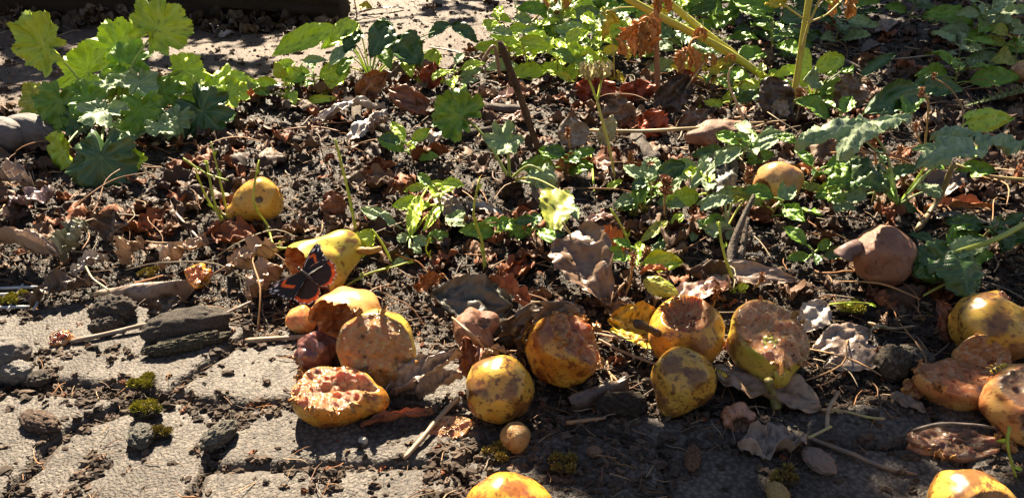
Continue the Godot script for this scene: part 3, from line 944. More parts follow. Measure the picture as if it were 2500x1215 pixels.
func dry_head(label: String, at: Vector3, size: float, stalk: Array, red := 0.5) -> void:
	# the papery seed head of a small herb: whorls of bracts up a short axis
	var g := RandomNumberGenerator.new()
	g.seed = int(at.x * 9000.0) + 77
	var foot: Vector3 = stalk[stalk.size() - 1]
	var root := thing("dry_seed_head", foot, label, "seed head", "dry brown seed heads")
	var st := SurfaceTool.new()
	PAL["bract"] = [Color(0.42, 0.19, 0.085), Color(0.30, 0.13, 0.06), Color(0.50, 0.30, 0.16), Color(0.13, 0.06, 0.03), 0.3]
	MAT_OF["bract"] = "thin"
	for ring in 4:
		var y := (ring - 1.5) * size * 0.27
		for k in 7:
			var f := TAU * (k + 0.5 * (ring % 2)) / 7.0 + g.randf() * 0.5
			var out := Vector3(cos(f), g.randf_range(0.5, 1.1), sin(f)).normalized()
			var p := at + Vector3(0, y, 0)
			var s := size * g.randf_range(0.38, 0.58)
			st.append_from(blade(p, p + out * s, s * 0.5, Vector3(out.x * -0.6, 1, out.z * -0.6), "spoon", "bract", g.randf() * 50.0, 0.12, 0.5, 0.4, foot, 0, 0.35), 0, Transform3D.IDENTITY)
	put("bracts", st.commit(), M.thin, root)
	var pts := [at]
	pts.append_array(stalk)
	var ra := []
	for k in pts.size(): ra.append(0.0010 + 0.0002 * k)
	put("stem", tube(pts, ra, Color(0.36, 0.19, 0.09), Color(0.26, 0.20, 0.08), 6, at.x * 90.0, foot, 0.3), M.stem, root)

func stalk_thing(called: String, label: String, category: String, pts: Array, r0: float, r1: float, c1: Color, c2: Color, knob := 0.25, group := "", mat := "stem") -> Node3D:
	count += 1.37
	var ra := []
	for k in pts.size(): ra.append(lerpf(r0, r1, float(k) / (pts.size() - 1)))
	if called == "green_stem" and r0 < 0.003:
		var root := thing(called, pts[0], label, category, group)
		put("stem", tube(pts, ra, c1, c2, 7, count, pts[0], knob), M[mat], root)
		for k in range(1, pts.size()):
			var a: Vector3 = pts[k].lerp(pts[k - 1], 0.35)
			var way: Vector3 = (pts[k] - pts[k - 1]).normalized()
			var out := (way + Vector3(sin(count * 3.0 + k * 2.1), 0.3, cos(count * 2.0 + k))).normalized()
			put("bud", blade(a, a + out * 0.008, 0.003, Vector3(0.1, 0.5, 0.8), "lance", "lime", count + k, 0.1, 0.4, 0.2, pts[0], 0, 0.4), M.green, root)
		return root
	return tag(put(called, tube(pts, ra, c1, c2, 9 if r0 > 0.004 else 7, count, pts[0], knob), M[mat], self, pts[0]), label, category, group)

func withered(label: String, at: Vector3, size: float, stalk: Array, sd: int) -> void:
	# a shrivelled orange flower hanging from its stalk
	var g := RandomNumberGenerator.new()
	g.seed = sd
	var root := thing("withered_flower", at, label, "flower", "withered orange flowers")
	for k in 5:
		var f := TAU * k / 5.0 + g.randf()
		var B := at + Vector3(cos(f) * 0.42, -g.randf_range(0.7, 1.1), sin(f) * 0.3) * size
		count += 1.0
		put("petal", blade(at + Vector3(cos(f), 0, sin(f)) * size * 0.08, B, size * g.randf_range(0.3, 0.5), Vector3(cos(f), 0.3, sin(f)), "torn", "apricot", count, 0.12, 0.5, 0.4, at), M.thin, root)
	if stalk.size():
		var pts := [at]
		pts.append_array(stalk)
		var ra := []
		for k in pts.size(): ra.append(0.0016)
		put("flower_stalk", tube(pts, ra, Color(0.50, 0.24, 0.07), Color(0.36, 0.22, 0.07), 6, sd, at, 0.3), M.stem, root)

func clod(called: String, label: String, category: String, at: Vector3, rad: Vector3, turn: float, amp: float, freq: float, c1: Color, c2: Color, mat := "clod", group := "") -> MeshInstance3D:
	count += 2.1
	var o := put(called, lump(rad, count, amp * 0.42, freq * 1.2, c1, c2, 60, 40), M[mat], self, at)
	o.rotation.y = turn
	tag(o, label, category, group)
	return o

func moss(label: String, at: Vector3, r: float, n: int, green: float, sd: int) -> void:
	r *= 0.72
	# a cushion of short shoots on a crumb of soil
	var g := RandomNumberGenerator.new()
	g.seed = sd
	var root := thing("moss_tuft", at, label, "moss", "moss tufts")
	put("soil_clump", lump(Vector3(r, r * 0.35, r * 0.8), sd, 0.35, 2.4, Color(0.07, 0.052, 0.035), Color(0.13, 0.10, 0.055), 30, 20), M.clod, root, Vector3(0, r * 0.2, 0))
	var v := PackedVector3Array()
	var c := PackedColorArray()
	var idx := PackedInt32Array()
	var heads := []
	for k in 9: heads.append(Vector3(g.randf_range(-0.75, 0.75) * r, r * g.randf_range(0.10, 0.42), g.randf_range(-0.65, 0.65) * r))
	for k in n * 4:
		var hd: Vector3 = heads[g.randi() % heads.size()]
		var d := Vector3(g.randfn(0, 0.6), absf(g.randfn(0.4, 0.5)), g.randfn(0, 0.6)).normalized()
		var p := hd + d * r * g.randf_range(0.16, 0.36)
		var dirv := (d + Vector3(g.randf_range(-0.9, 0.9), 0.3, g.randf_range(-0.9, 0.9))).normalized()
		var l := 0.0009 + 0.0014 * g.randf()
		var s := dirv.cross(Vector3(g.randf(), g.randf(), g.randf())).normalized() * 0.0006
		var col := mixc(Color(0.22, 0.15, 0.05), Color(0.36, 0.34, 0.05), green + g.randf_range(-0.5, 0.5)) * g.randf_range(0.6, 1.15)
		var m := v.size()
		v.append_array([p - s * 0.5, p + s * 0.5, p + dirv * l * 0.6 + s, p + dirv * l * 1.3, p + dirv * l * 0.6 - s])
		for q in 5: c.append(col)
		idx.append_array([m, m + 1, m + 2, m, m + 2, m + 4, m + 4, m + 2, m + 3])
	put("shoots", commit(v, c, idx), M.moss, root)

# ---------------------------------------------------------------- insects
func wing_mesh(C: Vector3, along_w: Vector3, across: Vector3, n: Vector3, outl: Array, hind: bool, sgn: float) -> ArrayMesh:
	# outl: radius for each of evenly spaced angles from the leading to the trailing edge, root at C
	var v := PackedVector3Array()
	var c := PackedColorArray()
	var nk := 56
	var nq := 30
	for i in nq + 1:
		var q := float(i) / nq
		for k in nk + 1:
			var u := float(k) / nk
			var x := u * (outl.size() - 1)
			var i0 := mini(int(x), outl.size() - 2)
			var e: Array = outl[i0]
			var e2: Array = outl[i0 + 1]
			var f := x - i0
			var a: Vector2 = Vector2(e[0], e[1]).lerp(Vector2(e2[0], e2[1]), f)
			var scal := 1.0 + 0.022 * sin(u * 46.0) * smoothstep(0.7, 1.0, q)
			var p := a * q * scal
			v.append(along_w * p.x + across * p.y + n * (0.06 * q * q * (1.0 if not hind else 0.5) + 0.008 * sin(u * 30.0) * q) * along_w.length() - Vector3.ZERO)
			var col := Color(0.017, 0.012, 0.011)
			if hind:
				col = mixc(Color(0.030, 0.018, 0.013), Color(0.02, 0.013, 0.012), q)
				var band := smoothstep(0.82, 0.86, q) * smoothstep(0.97, 0.94, q) * smoothstep(0.30, 0.36, u) * smoothstep(0.90, 0.80, u)
				col = mixc(col, Color(0.72, 0.115, 0.018), band)
				if fposmod(u * 9.0, 1.0) < 0.26 and q > 0.87 and q < 0.92: col = Color(0.015, 0.01, 0.01)
				if q > 0.965 and fposmod(u * 16.0, 1.0) < 0.5: col = Color(0.62, 0.55, 0.46)
			else:
				var dist := q + 0.10 * sin(u * 9.0) * 0.5 + (u - 0.5) * 0.12
				col = mixc(col, Color(0.80, 0.135, 0.018), smoothstep(0.50, 0.53, dist) * smoothstep(0.64, 0.61, dist) * smoothstep(0.22, 0.28, u) * smoothstep(0.74, 0.68, u))
				for sp in [[0.14, 0.74, 0.055], [0.30, 0.80, 0.035], [0.45, 0.84, 0.03], [0.22, 0.90, 0.02], [0.34, 0.93, 0.02]]:
					if absf(u - sp[0]) < sp[2] * 1.3 and absf(q - sp[1]) < sp[2]: col = Color(0.72, 0.72, 0.74)
				if q > 0.965 and fposmod(u * 13.0, 1.0) < 0.4: col = Color(0.55, 0.52, 0.48)
			c.append(col * (1.0 + 0.25 * nz.get_noise_2d(u * 40.0, q * 30.0)))
	return commit(v, c, grid_index(nq, nk))

func ellipsoid(a: Vector3, b: Vector3, r: float, stops: Array, nu := 14, nv := 18) -> ArrayMesh:
	# a spindle from a to b, its colours in rings
	var v := PackedVector3Array()
	var c := PackedColorArray()
	var t := (b - a).normalized()
	var e1 := t.cross(Vector3(0.2, 0.9, 0.31)).normalized()
	var e2 := t.cross(e1)
	for i in nv + 1:
		var s := float(i) / nv
		var rr := r * sqrt(maxf(0.0, 1.0 - pow(2.0 * s - 1.0, 2.0)))
		for k in nu + 1:
			var f := TAU * (k % nu) / nu
			v.append(a.lerp(b, s) + (e1 * cos(f) + e2 * sin(f)) * rr)
			c.append(stops[mini(int(s * stops.size()), stops.size() - 1)])
	return commit(v, c, grid_index(nv, nu, true))

func butterfly() -> void:
	var C := Vector3(-0.1831, 0.0521, -0.6076)
	var root := thing("butterfly", C, "black butterfly with orange bands and white spots feeding in the hollow pear", "butterfly")
	var S := 0.0285
	var n := (TOC + Vector3(-0.12, 0.1, 0)).normalized()
	var X := (Vector3.RIGHT - n * n.x).normalized()
	var Y := n.cross(X)
	var head := (X * cos(deg_to_rad(139.0)) + Y * sin(deg_to_rad(139.0)))
	for sgn in [1.0, -1.0]:
		var side: Vector3 = n.cross(head) * -sgn       # sgn 1: the wing to the right and up
		var tilt: Vector3 = n * (-0.45 if sgn > 0 else 0.05)
		var k := 1.0 if sgn > 0 else 1.15
		var fw := put("forewing", wing_mesh(Vector3.ZERO, (side + tilt).normalized() * S * k, head * S * k, n, [[0.0, 0.06], [0.28, 0.22], [0.62, 0.36], [0.88, 0.42], [1.0, 0.38], [1.0, 0.28], [0.90, 0.12], [0.86, -0.02], [0.82, -0.16], [0.74, -0.28], [0.4, -0.24], [0.0, -0.16]], false, sgn), M.wing, root, n * 0.0018)
		fw.position += head * S * 0.05
		var hw := put("hindwing", wing_mesh(Vector3.ZERO, (side + tilt * 0.6).normalized() * S, head * S, n, [[0.0, 0.10], [0.36, 0.08], [0.66, -0.02], [0.80, -0.14], [0.84, -0.30], [0.80, -0.48], [0.68, -0.64], [0.52, -0.75], [0.34, -0.80], [0.16, -0.76], [0.03, -0.6], [-0.02, -0.3]], true, sgn), M.wing, root)
		hw.position -= head * S * 0.04
	var bl := Color(0.02, 0.015, 0.012)
	var br := Color(0.028, 0.018, 0.013)
	put("body", ellipsoid(head * S * 0.20 + n * 0.003, head * -S * 0.42 + n * 0.002, S * 0.062, [br, bl, br, bl, br, bl, br]), M.insect, root)
	put("head", ellipsoid(head * S * 0.30 + n * 0.003, head * S * 0.17 + n * 0.003, S * 0.05, [bl, br]), M.insect, root)
	for sgn in [1.0, -1.0]:
		var q: Vector3 = head * S * 0.29 + n * 0.004
		put("antenna", tube([q, q + head * S * 0.22 + X * S * 0.08 * sgn + n * 0.004, q + head * S * 0.40 + X * S * 0.2 * sgn + n * 0.010], [0.0003, 0.00025, 0.0006], bl, br, 5), M.insect, root)

func wasp(label: String, at: Vector3, head: Vector3, up: Vector3) -> void:
	var root := thing("wasp", at, label, "wasp", "wasps on the pears")
	var L := 0.0125
	var y := Color(0.72, 0.48, 0.02)
	var k := Color(0.015, 0.012, 0.01)
	var h := head.normalized()
	var u := (up - h * up.dot(h)).normalized()
	var s := h.cross(u)
	put("abdomen", ellipsoid(h * -0.05 * L, h * -0.72 * L - u * 0.05 * L, L * 0.155, [k, y, y, k, y, y, k, y, y, k, y, y, k, y]), M.insect, root)
	put("thorax", ellipsoid(h * 0.34 * L, h * -0.06 * L, L * 0.135, [k, k, y, k, k, y]), M.insect, root)
	put("head", ellipsoid(h * 0.50 * L, h * 0.31 * L, L * 0.11, [y, k]), M.insect, root)
	PAL["film"] = [Color(0.55, 0.42, 0.25), Color(0.48, 0.36, 0.2), Color(0.2, 0.12, 0.06), Color(0.3, 0.2, 0.1), 0.1]
	MAT_OF["film"] = "glassy"
	for sg in [1.0, -1.0]:
		put("wing", blade(h * 0.16 * L + u * 0.12 * L + s * sg * 0.1 * L, h * -0.68 * L + u * 0.16 * L + s * sg * 0.42 * L, L * 0.24, u, "spoon", "film", 3.0, 0.0, 0.05, 0.03, Vector3.ZERO, 0, 0.5), M.glassy, root)
		for q in 3:
			var r: Vector3 = h * (0.22 - 0.12 * q) * L - u * 0.06 * L
			put("leg", tube([r, r + s * sg * 0.26 * L + u * 0.05 * L + h * (0.1 - 0.12 * q) * L, r + s * sg * 0.42 * L - u * 0.16 * L + h * (0.18 - 0.22 * q) * L], [0.0003, 0.00026, 0.0002], y, k, 5), M.insect, root)
		put("antenna", tube([h * 0.47 * L + u * 0.04 * L, h * 0.66 * L + u * 0.14 * L + s * sg * 0.12 * L, h * 0.82 * L + s * sg * 0.22 * L], [0.0002, 0.0002, 0.00015], k, k, 5), M.insect, root)

# ---------------------------------------------------------------- the pears
func build_pears() -> void:
	pear("whole yellow pear with a small brown slit lying alone on the soil", Vector3(-0.2792, 0.0383, -0.7934), 0.0244, Vector3(-0.86, -0.30, 0.30), {"skin": "yellow", "neck": 1.25, "nr": 0.36, "bruise": -0.05, "speck": 0.05, "sd": 2.0, "calyx": true,
		"cuts": [[1, Vector3(0.35, 0.55, 0.95), 0.22]], "flesh": "rot", "stalk": [Vector3(-0.3122, 0.0246, -0.7822), Vector3(-0.3204, 0.0267, -0.7862), Vector3(-0.3242, 0.0345, -0.7855)], "stalk_r": 0.0016})
	hollow_pear("hollowed-out yellow-green pear with the butterfly at its mouth", Vector3(-0.1908, 0.0306, -0.6482), 0.0302, Vector3(0.62, 0.20, -0.74), 1.72, 0.12, {"skin": "green", "flesh": "orange", "neck": 1.35, "nr": 0.68, "bruise": 0.08, "speck": 0.12, "sd": 4.0, "ragged": 0.10,
		"stalk": [Vector3(-0.1476, 0.0424, -0.6689), Vector3(-0.1351, 0.0442, -0.6654), Vector3(-0.1246, 0.0482, -0.6629)], "stalk_r": [0.0042, 0.0034, 0.0026]})
	hollow_pear("broken orange pear shell lying open behind the big round cut pear", Vector3(-0.1396, 0.0302, -0.5575), 0.0318, Vector3(0.34, 0.34, -0.86), 1.62, 0.10, {"skin": "peach", "flesh": "orange", "neck": 0.3, "nr": 0.7, "bruise": 0.0, "speck": 0.1, "sd": 9.0, "ragged": 0.20})
	pear("big round half-eaten pear with a green skin patch on its brown cut face", Vector3(-0.109, 0.0298, -0.5241), 0.0314, Vector3(0.28, 0.18, -0.90), {"skin": "green", "flesh": "ochre", "neck": 0.5, "nr": 0.5, "bruise": -0.05, "speck": 0.25, "sd": 5.0, "ragged": 0.12, "nu": 160, "nv": 110,
		"cuts": [[2, Vector3(0.14, -0.53, -1.02), 1.70], [1, Vector3(-0.42, 0.95, 0.80), 0.34]], "flaps": 7, "open": Vector3(-0.1, 0.45, 0.9)})
	pear("dark brown rotten pear chunk with torn pale flesh at its end", Vector3(-0.163, 0.0162, -0.5399), 0.017, Vector3(-0.55, -0.25, 0.45), {"skin": "plum", "flesh": "fresh", "neck": 0.55, "nr": 0.5, "bruise": 0.1, "sd": 7.0, "dent": 0.22, "cuts": [[0, Vector3(-0.75, -0.35, 0.55), 0.98]], "ragged": 0.2, "squash": Vector3(0.95, 1.0, 0.9), "flaps": 5, "open": Vector3(-0.6, 0.0, 0.6)})
	pear("half pear like a bowl, yellow speckled skin below pale chewed flesh", Vector3(-0.1373, 0.0184, -0.481), 0.0263, Vector3(0.95, -0.05, 0.16), {"skin": "gold", "flesh": "fresh", "neck": 1.1, "nr": 0.42, "bruise": 0.12, "speck": 0.85, "sd": 11.0, "ragged": 0.30, "nu": 170, "nv": 110,
		"cuts": [[0, Vector3(-0.06, 0.92, 0.14), 0.30], [1, Vector3(0.72, 0.75, 0.42), 0.34]], "squash": Vector3(1.12, 1.0, 0.9), "flaps": 9})
	pear("small pale orange pear piece poking out left of the broken shell", Vector3(-0.188, 0.0119, -0.595), 0.0125, Vector3(-0.9, 0.1, 0.2), {"skin": "peach", "flesh": "orange", "neck": 0.6, "nr": 0.6, "bruise": -0.1, "sd": 13.0, "nu": 60, "nv": 40})
	pear("whole yellow pear with brown bruises beside the curled red-brown leaf", Vector3(-0.0097, 0.0237, -0.4803), 0.0249, Vector3(-0.55, -0.42, 0.50), {"skin": "yellow", "neck": 0.35, "nr": 0.6, "bruise": 0.52, "speck": 0.5, "sd": 15.5, "dent": 0.05,
		"cuts": [[1, Vector3(-0.95, -0.35, 0.62), 0.30]], "flesh": "orange"})
	pear("tiny tan pear half sunk in moss crumbs in front of the bruised pear", Vector3(0.0027, 0.0102, -0.4415), 0.0107, Vector3(0.1, -0.85, 0.4), {"skin": "tan", "neck": 0.75, "nr": 0.35, "bruise": 0.0, "speck": 0.05, "sd": 17.0, "skin_mat": "dull", "nu": 90, "nv": 64})
	pear("shrivelled brown pear with a cracked top beside the dark slate leaf", Vector3(-0.0315, 0.0181, -0.5693), 0.0184, Vector3(-0.5, 0.4, 0.4), {"skin": "russet", "neck": 0.25, "nr": 0.7, "bruise": 0.1, "speck": 0.1, "sd": 19.0, "dent": 0.22, "skin_mat": "dull", "cuts": [[1, Vector3(0.55, 0.85, 0.55), 0.42]], "flesh": "rot", "nu": 90, "nv": 60})
	pear("chewed pear with yellow skin strip and ragged orange flesh under the crumpled leaf", Vector3(0.0413, 0.0277, -0.5282), 0.0286, Vector3(-0.30, 0.72, 0.40), {"skin": "gold", "flesh": "orange", "neck": 0.5, "nr": 0.5, "bruise": 0.6, "speck": 0.6, "sd": 21.0, "ragged": 0.26, "nu": 160, "nv": 110, "dent": 0.10,
		"cuts": [[0, Vector3(0.62, 0.66, 0.22), 0.62], [1, Vector3(0.55, 0.82, 0.62), 0.5]], "flaps": 10, "open": Vector3(0.4, 0.8, 0.3)})
	pear("golden pear hollowed from the top with a dark stalk pointing left", Vector3(0.1436, 0.0314, -0.5429), 0.0298, Vector3(-0.80, 0.12, 0.46), {"skin": "gold", "flesh": "orange", "neck": 0.45, "nr": 0.48, "bruise": 0.12, "speck": 0.4, "sd": 23.0, "ragged": 0.12, "nu": 160, "nv": 110,
		"cuts": [[1, Vector3(-0.10, 1.02, 0.18), 0.72]], "stalk": [Vector3(0.1192, 0.0418, -0.5282), Vector3(0.1072, 0.0511, -0.5231), Vector3(0.0967, 0.0605, -0.5158)], "stalk_r": 0.003, "stalk_col": Color(0.06, 0.035, 0.02), "stalk_col2": Color(0.10, 0.06, 0.03), "flaps": 7})
	pear("yellow pear striped with brown rot in front of the golden hollow pear", Vector3(0.1331, 0.0225, -0.4939), 0.0236, Vector3(-0.45, -0.62, 0.62), {"skin": "yellow", "neck": 0.85, "nr": 0.46, "bruise": 0.58, "speck": 0.75, "sd": 25.0, "dent": 0.05,
		"stalk": [Vector3(0.1175, 0.01, -0.4816), Vector3(0.1197, 0.006, -0.4777), Vector3(0.1224, 0.002, -0.4767)], "stalk_r": 0.0034, "stalk_col": Color(0.20, 0.15, 0.10), "stalk_col2": Color(0.30, 0.24, 0.16)})
	pear("yellow-green pear eaten from the top with its stalk towards the front", Vector3(0.21, 0.0318, -0.5339), 0.0314, Vector3(0.02, -0.42, 0.86), {"skin": "green", "flesh": "fresh", "neck": 1.05, "nr": 0.32, "bruise": 0.02, "speck": 0.35, "sd": 27.0, "ragged": 0.18, "nu": 170, "nv": 120, "dent": 0.08,
		"cuts": [[0, Vector3(0.12, 0.86, 0.34), 0.40], [0, Vector3(0.6, 0.6, 0.3), 0.62]], "stalk": [Vector3(0.1976, 0.026, -0.4899), Vector3(0.2019, 0.014, -0.4876), Vector3(0.2046, 0.005, -0.4789)], "stalk_r": 0.0032, "stalk_col": Color(0.22, 0.20, 0.05), "stalk_col2": Color(0.13, 0.10, 0.04), "patch": [Vector3(-0.1, 0.62, 0.62), 0.42], "flaps": 9, "open": Vector3(0.1, 0.8, 0.5)})
	pear("smooth brown rotten pear with a grey knob at its left", Vector3(0.3552, 0.0397, -0.6638), 0.0274, Vector3(-0.75, 0.22, 0.45), {"skin": "russet", "neck": 0.35, "nr": 0.62, "bruise": -0.1, "speck": 0.05, "sd": 29.0, "dent": 0.10, "skin_mat": "dull", "stalk": [Vector3(0.3288, 0.0489, -0.6625), Vector3(0.3165, 0.0493, -0.6558), Vector3(0.3125, 0.0432, -0.6541)], "stalk_r": 0.008, "stalk_col": Color(0.17, 0.11, 0.09), "stalk_col2": Color(0.13, 0.08, 0.07)})
	pear("tan pear with a dried dark calyx among the small green herbs", Vector3(0.2994, 0.0463, -0.8201), 0.0249, Vector3(0.85, 0.22, -0.35), {"skin": "tan", "neck": 0.7, "nr": 0.62, "bruise": -0.15, "speck": 0.1, "sd": 31.0, "calyx": true, "cuts": [[1, Vector3(-0.95, -0.05, 0.62), 0.5]], "ragged": 0.2, "flesh": "rot"})
	pear("pinkish brown wrinkled pear under the long straw stalk", Vector3(0.2738, 0.0477, -0.9751), 0.0245, Vector3(-0.95, 0.05, 0.3), {"skin": "russet", "neck": 0.9, "nr": 0.55, "bruise": -0.2, "speck": 0.0, "sd": 33.0, "dent": 0.16, "skin_mat": "dull", "squash": Vector3(1.35, 0.85, 1.0), "nu": 80, "nv": 60})
	pear("yellow pear with a grey-brown patch at the right edge of the picture", Vector3(0.4046, 0.0303, -0.5555), 0.0303, Vector3(0.75, 0.40, -0.35), {"skin": "yellow", "flesh": "orange", "neck": 0.5, "nr": 0.6, "bruise": 0.45, "speck": 0.3, "sd": 35.0, "cuts": [[0, Vector3(0.62, 0.75, -0.1), 0.80]], "ragged": 0.16, "flaps": 5})
	pear("orange half pear shaped like a bowl below the yellow pear at right", Vector3(0.3553, 0.0159, -0.5005), 0.0265, Vector3(-0.92, 0.28, 0.1), {"skin": "peach", "flesh": "orange", "neck": 0.55, "nr": 0.5, "bruise": 0.18, "speck": 0.2, "sd": 37.0, "ragged": 0.18, "cuts": [[0, Vector3(0.16, 0.92, 0.05), 0.12]], "squash": Vector3(1.25, 0.95, 0.85), "nu": 140, "nv": 90, "flaps": 8})
	pear("pale slab of pear flesh standing on the orange half pear", Vector3(0.3837, 0.0215, -0.5268), 0.0193, Vector3(0.3, 0.8, -0.5), {"skin": "tan", "flesh": "fresh", "neck": 0.2, "nr": 0.6, "sd": 39.0, "ragged": 0.14, "cuts": [[0, Vector3(-0.1, 0.4, 0.9), 0.16]], "squash": Vector3(1.15, 0.95, 0.7), "called": "pear_piece", "nu": 100, "nv": 70, "flaps": 4, "open": Vector3(0.0, 0.5, 0.8)})
	pear("brown rotting pear with a black sunken patch cut by the right edge", Vector3(0.3809, 0.0264, -0.46), 0.0278, Vector3(0.4, 0.7, -0.4), {"skin": "peach", "flesh": "rot", "neck": 0.4, "nr": 0.6, "bruise": 0.55, "speck": 0.4, "sd": 41.0, "ragged": 0.15, "dent": 0.12, "cuts": [[1, Vector3(-0.35, 0.15, 1.05), 0.45], [0, Vector3(-0.3, 0.9, 0.2), 0.78]], "flaps": 5, "open": Vector3(-0.3, 0.5, 0.8)})
	pear("orange and yellow pear at the bottom edge with a pale frosted side", Vector3(-0.0026, 0.0212, -0.365), 0.0223, Vector3(0.92, 0.12, 0.3), {"skin": "gold", "neck": 0.55, "nr": 0.6, "bruise": 0.42, "speck": 0.3, "sd": 43.0, "dent": 0.06, "squash": Vector3(1.15, 0.85, 0.95)})
	pear("yellow pear with brown rot cut by the bottom right edge", Vector3(0.2875, 0.0238, -0.3577), 0.025, Vector3(-0.5, 0.3, -0.75), {"skin": "yellow", "neck": 0.5, "nr": 0.55, "bruise": 0.5, "speck": 0.3, "sd": 45.0, "flesh": "ochre", "cuts": [[0, Vector3(0.1, 0.52, 0.85), 0.72]], "ragged": 0.08})
	pear("small brownish yellow pear at the far right edge near the ferny leaf", Vector3(0.8504, 0.0427, -1.2993), 0.0177, Vector3(0.2, 0.9, -0.3), {"skin": "tan", "neck": 0.6, "nr": 0.5, "bruise": 0.2, "sd": 47.0, "nu": 48, "nv": 36})
	# chewed scraps
	pear("orange scrap of pear flesh lying on the paving left of the tiny pear", Vector3(-0.0473, 0.0034, -0.4601), 0.0154, Vector3(0.85, 0.35, -0.35), {"called": "pear_scrap", "skin": "peach", "flesh": "fresh", "neck": 0.7, "nr": 0.4, "sd": 51.0, "ragged": 0.22, "cuts": [[0, Vector3(-0.1, 0.9, 0.42), 0.10]], "squash": Vector3(1.05, 0.62, 0.62), "nu": 90, "nv": 60, "flaps": 5})
	pear("small bright orange pear scrap by the long rolled leaf", Vector3(-0.3131, 0.0079, -0.6798), 0.0122, Vector3(0.6, 0.6, 0.1), {"called": "pear_scrap", "skin": "gold", "flesh": "orange", "neck": 0.5, "nr": 0.5, "sd": 53.0, "ragged": 0.35, "dent": 0.3, "cuts": [[0, Vector3(-0.2, 0.7, 0.5), 0.30]], "nu": 70, "nv": 46})
	pear("crumb of brown pear at the end of the pale stick", Vector3(-0.3977, 0.0043, -0.5764), 0.0087, Vector3(0.6, 0.6, 0.1), {"called": "pear_scrap", "skin": "tan", "flesh": "rot", "neck": 0.5, "nr": 0.5, "sd": 55.0, "ragged": 0.4, "dent": 0.35, "cuts": [[0, Vector3(-0.2, 0.9, 0.3), 0.35]], "nu": 60, "nv": 40})
	pear("dried red-brown pear skin with ragged flesh near the bottom right pear", Vector3(0.323, 0.0052, -0.4428), 0.0287, Vector3(0.95, 0.10, 0.1), {"called": "pear_scrap", "skin": "russet", "flesh": "rot", "neck": 0.5, "nr": 0.35, "sd": 57.0, "ragged": 0.32, "dent": 0.22, "cuts": [[0, Vector3(0.05, 0.95, 0.1), 0.05]], "squash": Vector3(1.12, 0.55, 0.48), "nu": 110, "nv": 70, "flaps": 8})
	pear("brown hollow scrap of pear in the dark soil below the striped pear", Vector3(0.1707, 0.0056, -0.4677), 0.0112, Vector3(-0.7, 0.2, 0.2), {"called": "pear_scrap", "skin": "russet", "flesh": "rot", "neck": 0.5, "nr": 0.35, "sd": 59.0, "dent": 0.25, "cuts": [[1, Vector3(0.1, 0.2, 1.0), 0.62]], "ragged": 0.2, "nu": 60, "nv": 40})
	pear("little orange crust near the half pear bowl at right", Vector3(0.3218, 0.0051, -0.505), 0.0085, Vector3(-0.7, 0.5, 0.2), {"called": "pear_scrap", "skin": "peach", "flesh": "orange", "neck": 0.6, "nr": 0.4, "sd": 61.0, "dent": 0.3, "cuts": [[0, Vector3(0.1, 0.8, 0.5), 0.4]], "ragged": 0.3, "nu": 60, "nv": 40})

